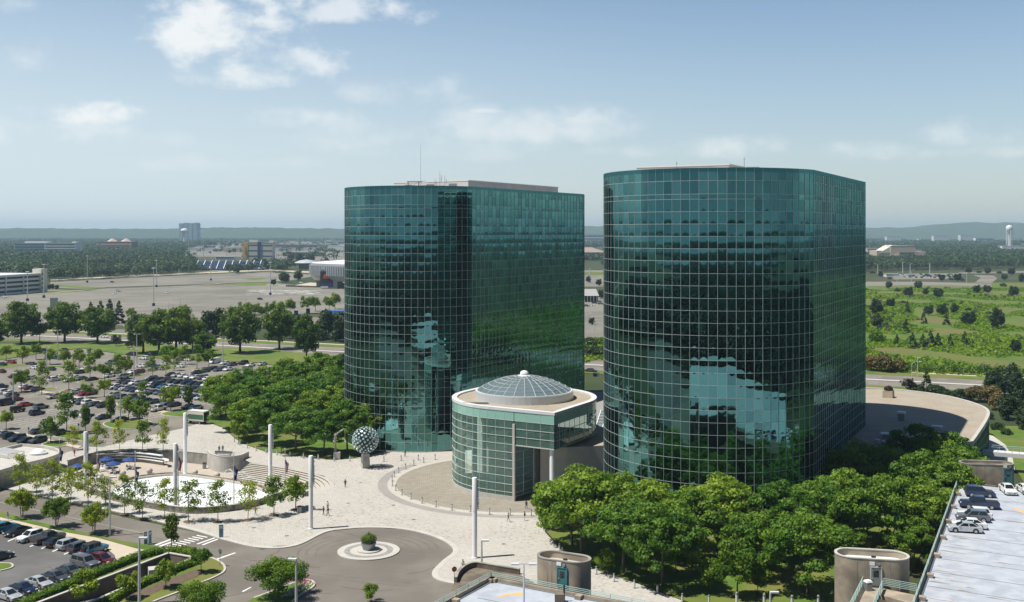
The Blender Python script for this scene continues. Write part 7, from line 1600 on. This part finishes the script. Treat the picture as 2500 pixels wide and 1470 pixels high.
mb = MB(); mb.tube([(-w_ * .34, -16, h_ * .35), (-w_ * .30, -16, h_ * .75), (-w_ * .26, -16, h_ * .35)], .5, 5); mb.lathe((-w_ * .30, -16, h_ * .35), [(2.0, 0), (2.0, .9)], 10); mb.build('emblem', 'brick', r)
r, w_, h_ = block(640, 665, 593, 615, 26, 'cream annex with high penthouse right of the yellow panel', 'cream', bands=3, band_h=.22, d=2150); on(r, 'penthouse', 'cream', (6, 2, h_ + 2), (9, 9, 5))
for i, (x0, x1, yt, yb, m_, l, nb) in enumerate(((545, 590, 604, 616, 'tan', 'low tan warehouse left of the yellow panel building', 0), (455, 540, 606, 613, 'white_dull', 'long pale roofed shed behind the stadium', 0), (665, 745, 597, 607, 'brick', 'low brick block right of the cream annex', 2), (668, 775, 606, 613, 'white_dull', 'long white roofed store in front of the brick block', 0),
    (745, 800, 596, 606, 'white_dull', 'white store beyond the round roofed pavilion', 1), (795, 845, 588, 597, 'cream', 'cream block at the edge of the far tower', 1), (800, 850, 600, 612, 'white', 'white box building close to the far tower', 0), (480, 520, 600, 606, 'brick', 'small brown roofed hall behind the stadium masts', 0), (690, 790, 616, 626, 'concrete_tan', 'tan colonnaded building behind the arena trees', 2),
    (2382, 2428, 581, 590, 'white', 'white office block on the far right woods', 2), (2447, 2540, 601, 614, 'white', 'long white flat roofed building at the right edge', 0), (1425, 1474, 573, 586, 'white_dull', 'long pale hospital like block seen between the towers', 3), (2280, 2320, 576, 582, 'white_dull', 'small white houses in the far right woods', 0), (2345, 2372, 574, 579, 'white_dull', 'small pale roof in the far right woods', 0), (2165, 2200, 578, 583, 'white_dull', 'pale roofs beyond the beige stepped building', 0))):
    block(x0, x1, yt, yb, 30, l, m_, name='store' if nb == 0 else 'office_building', bands=nb, roof_m='white_dull' if nb == 0 else 'roof_grey', d=min(H * F / (yb - YH), 5200))
rr = random.Random(31); it = []
for i in range(74):
    if i < 56: x, y = rr.uniform(430, 850), rr.uniform(588, 614)
    else: x, y = rr.uniform(2200, 2500), rr.uniform(576, 590)
    o, _, _ = block(x, x + rr.uniform(6, 22), y - rr.uniform(3, 7), y, 14, '', rr.choice(['white_dull', 'cream', 'tan', 'white', 'brick']), name='house', roof_m=rr.choice(['white_dull', 'roof_grey', 'roof_brown']), d=H * F / (y - YH) * .93); o['group'] = 'small buildings among the far trees'; it.append((x, o, 'small pale building'))
label_row([t_ for t_ in it if t_[0] < 1000], 'in the town beyond the empty lot'); label_row([t_ for t_ in it if t_[0] > 1000], 'among the far right trees')
# brown hipped roof between the towers, shop
r, w_, h_ = block(1405, 1475, 616, 624, 60, 'low hall with big brown hipped roof between the towers', 'cream', d=2050, roof_m='roof_brown'); mb = MB(); mb.add([(-w_ * .6, -34, h_), (w_ * .6, -34, h_), (w_ * .6, 34, h_), (-w_ * .6, 34, h_), (-w_ * .2, 0, h_ + 9), (w_ * .1, 0, h_ + 9)], [(0, 1, 5, 4), (1, 2, 5), (2, 3, 4, 5), (3, 0, 4)]); mb.build('hip', 'roof_brown', r)
r, w_, h_ = block(1424, 1460, 722, 736, 14, 'dark shop with grey pitched roof and white columns between the towers', 'dark', name='shop', d=815); mb = MB(); mb.add([(-w_ * .56, -9, h_), (w_ * .56, -9, h_), (w_ * .45, 5, h_ + 4.5), (-w_ * .35, 5, h_ + 4.5)], [(0, 1, 2, 3)]); mb.build('pitched_roof', 'roof_grey', r)
for k in range(5): on(r, 'column', 'white', (-w_ * .42 + k * w_ * .21, -7.4, h_ / 2), (.5, .5, h_))
# beige stepped building on the right
r, w_, h_ = block(2175, 2235, 601, 636, 50, 'beige stepped concrete building rising from the woods on the right', 'tan', d=2100); on(r, 'wing', 'tan', (-w_ * .75, 0, h_ * .33), (w_ * .6, 44, h_ * .66)); on(r, 'wing', 'tan', (w_ * .7, 0, h_ * .3), (w_ * .5, 44, h_ * .6)); on(r, 'window_band', 'glass_band', (w_ * .15, -25.5, h_ * .45), (w_ * .6, 1.2, h_ * .16)); on(r, 'window_band', 'glass_band', (w_ * .2, -25.5, h_ * .16), (w_ * .95, 1.2, h_ * .12)); on(r, 'terrace', 'tan', (w_ * .2, -27, h_ * .3), (w_ * 1.1, 6, h_ * .09)); on(r, 'terrace', 'tan', (w_ * .2, -28, h_ * .03), (w_ * 1.3, 8, h_ * .08))
mb = MB(); mb.add([(-w_ * .95, -22.5, h_ * .5), (-w_ * .55, -22.5, h_ * .5), (-w_ * .2, -22.5, h_ * 1.06), (-w_ * .42, -22.5, h_ * 1.06), (-w_ * .95, 20, h_ * .5), (-w_ * .55, 20, h_ * .5), (-w_ * .2, 20, h_ * 1.06), (-w_ * .42, 20, h_ * 1.06)], [(0, 1, 2, 3), (7, 6, 5, 4), (0, 3, 7, 4), (1, 5, 6, 2), (3, 2, 6, 7)]); mb.build('sloping_stair', 'cream', r)
block(2118, 2178, 607, 622, 40, 'low beige wing left of the stepped building', 'tan', bands=1, band_h=.3, d=2250); block(2164, 2195, 669, 677, 10, 'white portable building by the right hand lot', 'white', name='cabin', d=1270)
rr = random.Random(12); it = []
for i in range(46):
    x, y = rr.uniform(2200, 2330), rr.uniform(671.5, 679); o, _, _ = block(x, x + rr.uniform(2, 5), y - 2.6, y, 3, '', rr.choice(['white', 'white_dull', 'concrete_pale', 'dark', 'metal_grey']), name='parked_vehicle', cat='vehicle'); o['group'] = 'parked vehicles of the far right lot'; it.append((x, o, 'tiny parked vehicle'))
label_row(it, 'in the far right lot')
for r_ in [o for _, o, _ in it]:
    for c_ in list(r_.children):
        if c_.name.startswith('roof'): c_.name = 'window_strip'; c_.data.materials[0] = M('car_glass')
# parking structure at the left edge
pA, pB = Vector((-447, 812, 0)), Vector((-419, 945, 0)); pd_ = (pB - pA).normalized(); w_ = (pB - pA).length; r = empty('parking_structure', (pA + pB) / 2 + Vector((-pd_.y, pd_.x, 0)) * 29, math.atan2(pd_.y, pd_.x)); tag(r, 'long white open sided parking structure at the left edge of the empty lot', 'parking structure'); h_ = 16.8
on(r, 'core', 'dark', (0, 0, h_ / 2), (w_ - 2, 56, h_ - 1.5))
for k in range(5): on(r, 'deck_band', 'white_dull', (0, 0, h_ * (.06 + .225 * k)), (w_, 58, h_ * .115))
for k in range(7): on(r, 'column', 'white_dull', (-w_ / 2 + w_ * k / 6.02 + .5, -29.3, h_ / 2), (1.0, .8, h_))
on(r, 'roof_deck', 'concrete_pale', (0, 0, h_ + .1), (w_ - 1, 57, .3))
for k in range(6): on(r, 'roof_cabin', 'white', (-w_ * .3 + k * 9, -5, h_ + .8), (3.6, 6, 1.1))
on(r, 'stair_tower', 'cream', (w_ / 2 + 4.3, -26, (h_ + 4.0) / 2), (8.4, 9, h_ + 4.0))
for k in range(4): on(r, 'window', 'glass_band', (w_ / 2 + 1.5, -30.6, 4 + k * 4.0), (1.6, .3, 1.8))
# arena
a0 = G(757, 703); R_a = 62; ac = a0 + Vector((R_a * .93, R_a * .55, 0)); r = empty('arena', ac); tag(r, 'oval arena clad in silver vertical fins with white roof behind the far tower', 'arena'); ah = H + (YH - 643) * a0.y / F
mb = MB(); mb.lathe((0, 0, 0), [(R_a - 3, 7), (R_a + 1.5, 12), (R_a + 1.5, ah - 3), (R_a, ah)], 96); mb.build('cladding', mat('silver_clad', (.30, .32, .34), .45, .4), r, True)
mb = MB()
for k in range(150): t = 2 * math.pi * k / 150; mb.bar(((R_a + 1.7) * math.cos(t), (R_a + 1.7) * math.sin(t), 12), ((R_a + 1.7) * math.cos(t), (R_a + 1.7) * math.sin(t), ah - 2), .5, .9)
mb.build('fin', 'metal_pale', r); mb = MB(); mb.lathe((0, 0, 0), [(R_a - 5, 0), (R_a - 5, 7)], 64); mb.build('glass_base', 'dark', r)
mb = MB(); mb.lathe((0, 0, 0), [(R_a - .5, ah), (R_a * .5, ah + 2.5), (0, ah + 4)], 64); mb.build('roof', 'white', r, True)
pbx = empty('entrance_portal', G(800, 705)); tag(pbx, 'tall arena entrance portal carrying a dark poster with red figure', 'portal'); ph = H + (YH - 657) * pbx.location.y / F
on(pbx, 'frame', 'metal_grey', (2, 8, ph / 2), (16, 16, ph)); on(pbx, 'screen', 'dark', (-1, -.3, ph * .58), (12.0, .5, ph * .62)); mb = MB(); mb.lathe((0, 0, 0), [(2.6, -1.6), (3.0, 0), (2.0, 2), (0, 2.6)], 12); q = mb.build('poster_motif', 'red', pbx); q.scale = (1, .08, 1); q.location = (-1.2, -.6, ph * .6); on(pbx, 'banner', 'navy', (-1, -.5, ph * .17), (12, .5, ph * .18)); on(pbx, 'lintel', 'cream', (2, 7.9, ph + .3), (15, 15, .7)); on(pbx, 'panel', 'white_dull', (-3, -.8, ph * .08), (7, .6, ph * .1))
# poster fragment, plaza of the arena
sheet('arena_plaza', [(700, 700), (757, 690), (843, 696), (1000, 704), (843, 706)], 'sidewalk', .06)
# stadium
d = 1500; r = empty('stadium', ((556 - 1250) * d / F, d, 0)); tag(r, 'open stadium grandstand of blue seats with white press box across the lot', 'stadium'); mat('seat_blue', (.06, .12, .27), .8, c2=(.17, .20, .26), scale=.09); L_ = 165 * d / F
mb = MB()
for k in range(9): mb.box((0, k * 2.6, 1.5 + k * 1.25), (L_, 2.7, 1.3))
mb.build('seating', 'seat_blue', r)
for k in range(10): mb = MB(); mb.bar((-L_ * .48 + k * L_ * .105, -1.5, 2.5), (-L_ * .5 + k * L_ * .105, 21.5, 13.6), 0.8, .3); mb.build('stair_aisle', 'white', r)
on(r, 'press_box', 'white_dull', (-L_ * .1, 24, 16.5), (28, 6, 5.5)); on(r, 'window_band', 'dark', (-L_ * .1, 20.8, 17), (26, .5, 1.6)); on(r, 'under_stand', 'dark', (0, 12, .8), (L_ * .98, 22, 1.4))
r = empty('round_pavilion', G(748, 638)); r.location = ((748 - 1250) * 1550 / F, 1550, 0); tag(r, 'small pavilion with pale round hipped roof left of the arena', 'pavilion'); mb = MB(); mb.lathe((0, 0, 0), [(11, 0), (11, 9)], 10); mb.build('wall', 'concrete_tan', r); mb = MB(); mb.lathe((0, 0, 9), [(18, 0), (10, 3.5), (0, 5)], 12); mb.build('roof', 'metal_pale', r)
# signs and shelters along the road
r = empty('billboard', G(137, 790)); tag(r, 'purple screen billboard with grey tower behind the broad trees', 'billboard'); on(r, 'cabinet', 'metal_grey', (-1.5, .6, 7.5), (3.6, 2.4, 15)); on(r, 'side_panel', 'dark', (-3.6, -.2, 5), (2.2, 1.4, 9)); on(r, 'screen', mat('screen_violet', (.40, .36, .75), .4), (2.0, -.3, 5.4), (5.4, .5, 6.5))
r = empty('canopy_shelter', G(815, 776), -.05); tag(r, 'bright blue fabric canopy over a checkpoint beside the lollipop trees', 'canopy'); on(r, 'canopy', mat('canopy_blue', (.05, .20, .62), .6), (2.5, 0, 3.9), (15, 3.2, 1.5)); 
for k in (-4.5, 2.5, 9.0): on(r, 'leg', 'white', (k, 0, 1.6), (.3, .3, 3.2))
on(r, 'booth', 'navy', (7.6, .4, 1.1), (2.2, 2.0, 2.2)); on(r, 'booth', 'dark', (-4.4, .5, 1.2), (3, 2, 2.4))
rr = random.Random(3); it = []
for i in range(30):
    x = 700 + i * 5; p = G(x, 700 + (x - 700) * .035); o = empty('planter_box', p); on(o, 'tub', 'concrete_brown', (0, 0, .6), (1.8, 1.2, 1.2)); on(o, 'plant', 'leaf_oak', (0, 0, 1.4), (1.5, 1.0, .6)); tag(o, None, 'planter', 'planters before the arena'); it.append((x, o, 'dark planter box'))
label_row(it, 'in the line before the arena')
for i, (x, y) in enumerate(((723, 770), (791, 769), (752, 766))): o = empty('portable_booth', G(x, y)); on(o, 'cabin', 'navy' if i != 1 else 'blue', (0, 0, 1.6), (2.2, 2.2, 3.2)); on(o, 'roof', 'white_dull', (0, 0, 3.3), (2.4, 2.4, .2)); tag(o, ['dark blue booth behind the first lollipop trees', 'bright blue booth left of the blue canopy', 'dark blue booth in the middle of the lollipop trees'][i], 'booth', 'booths by the lot entrance')
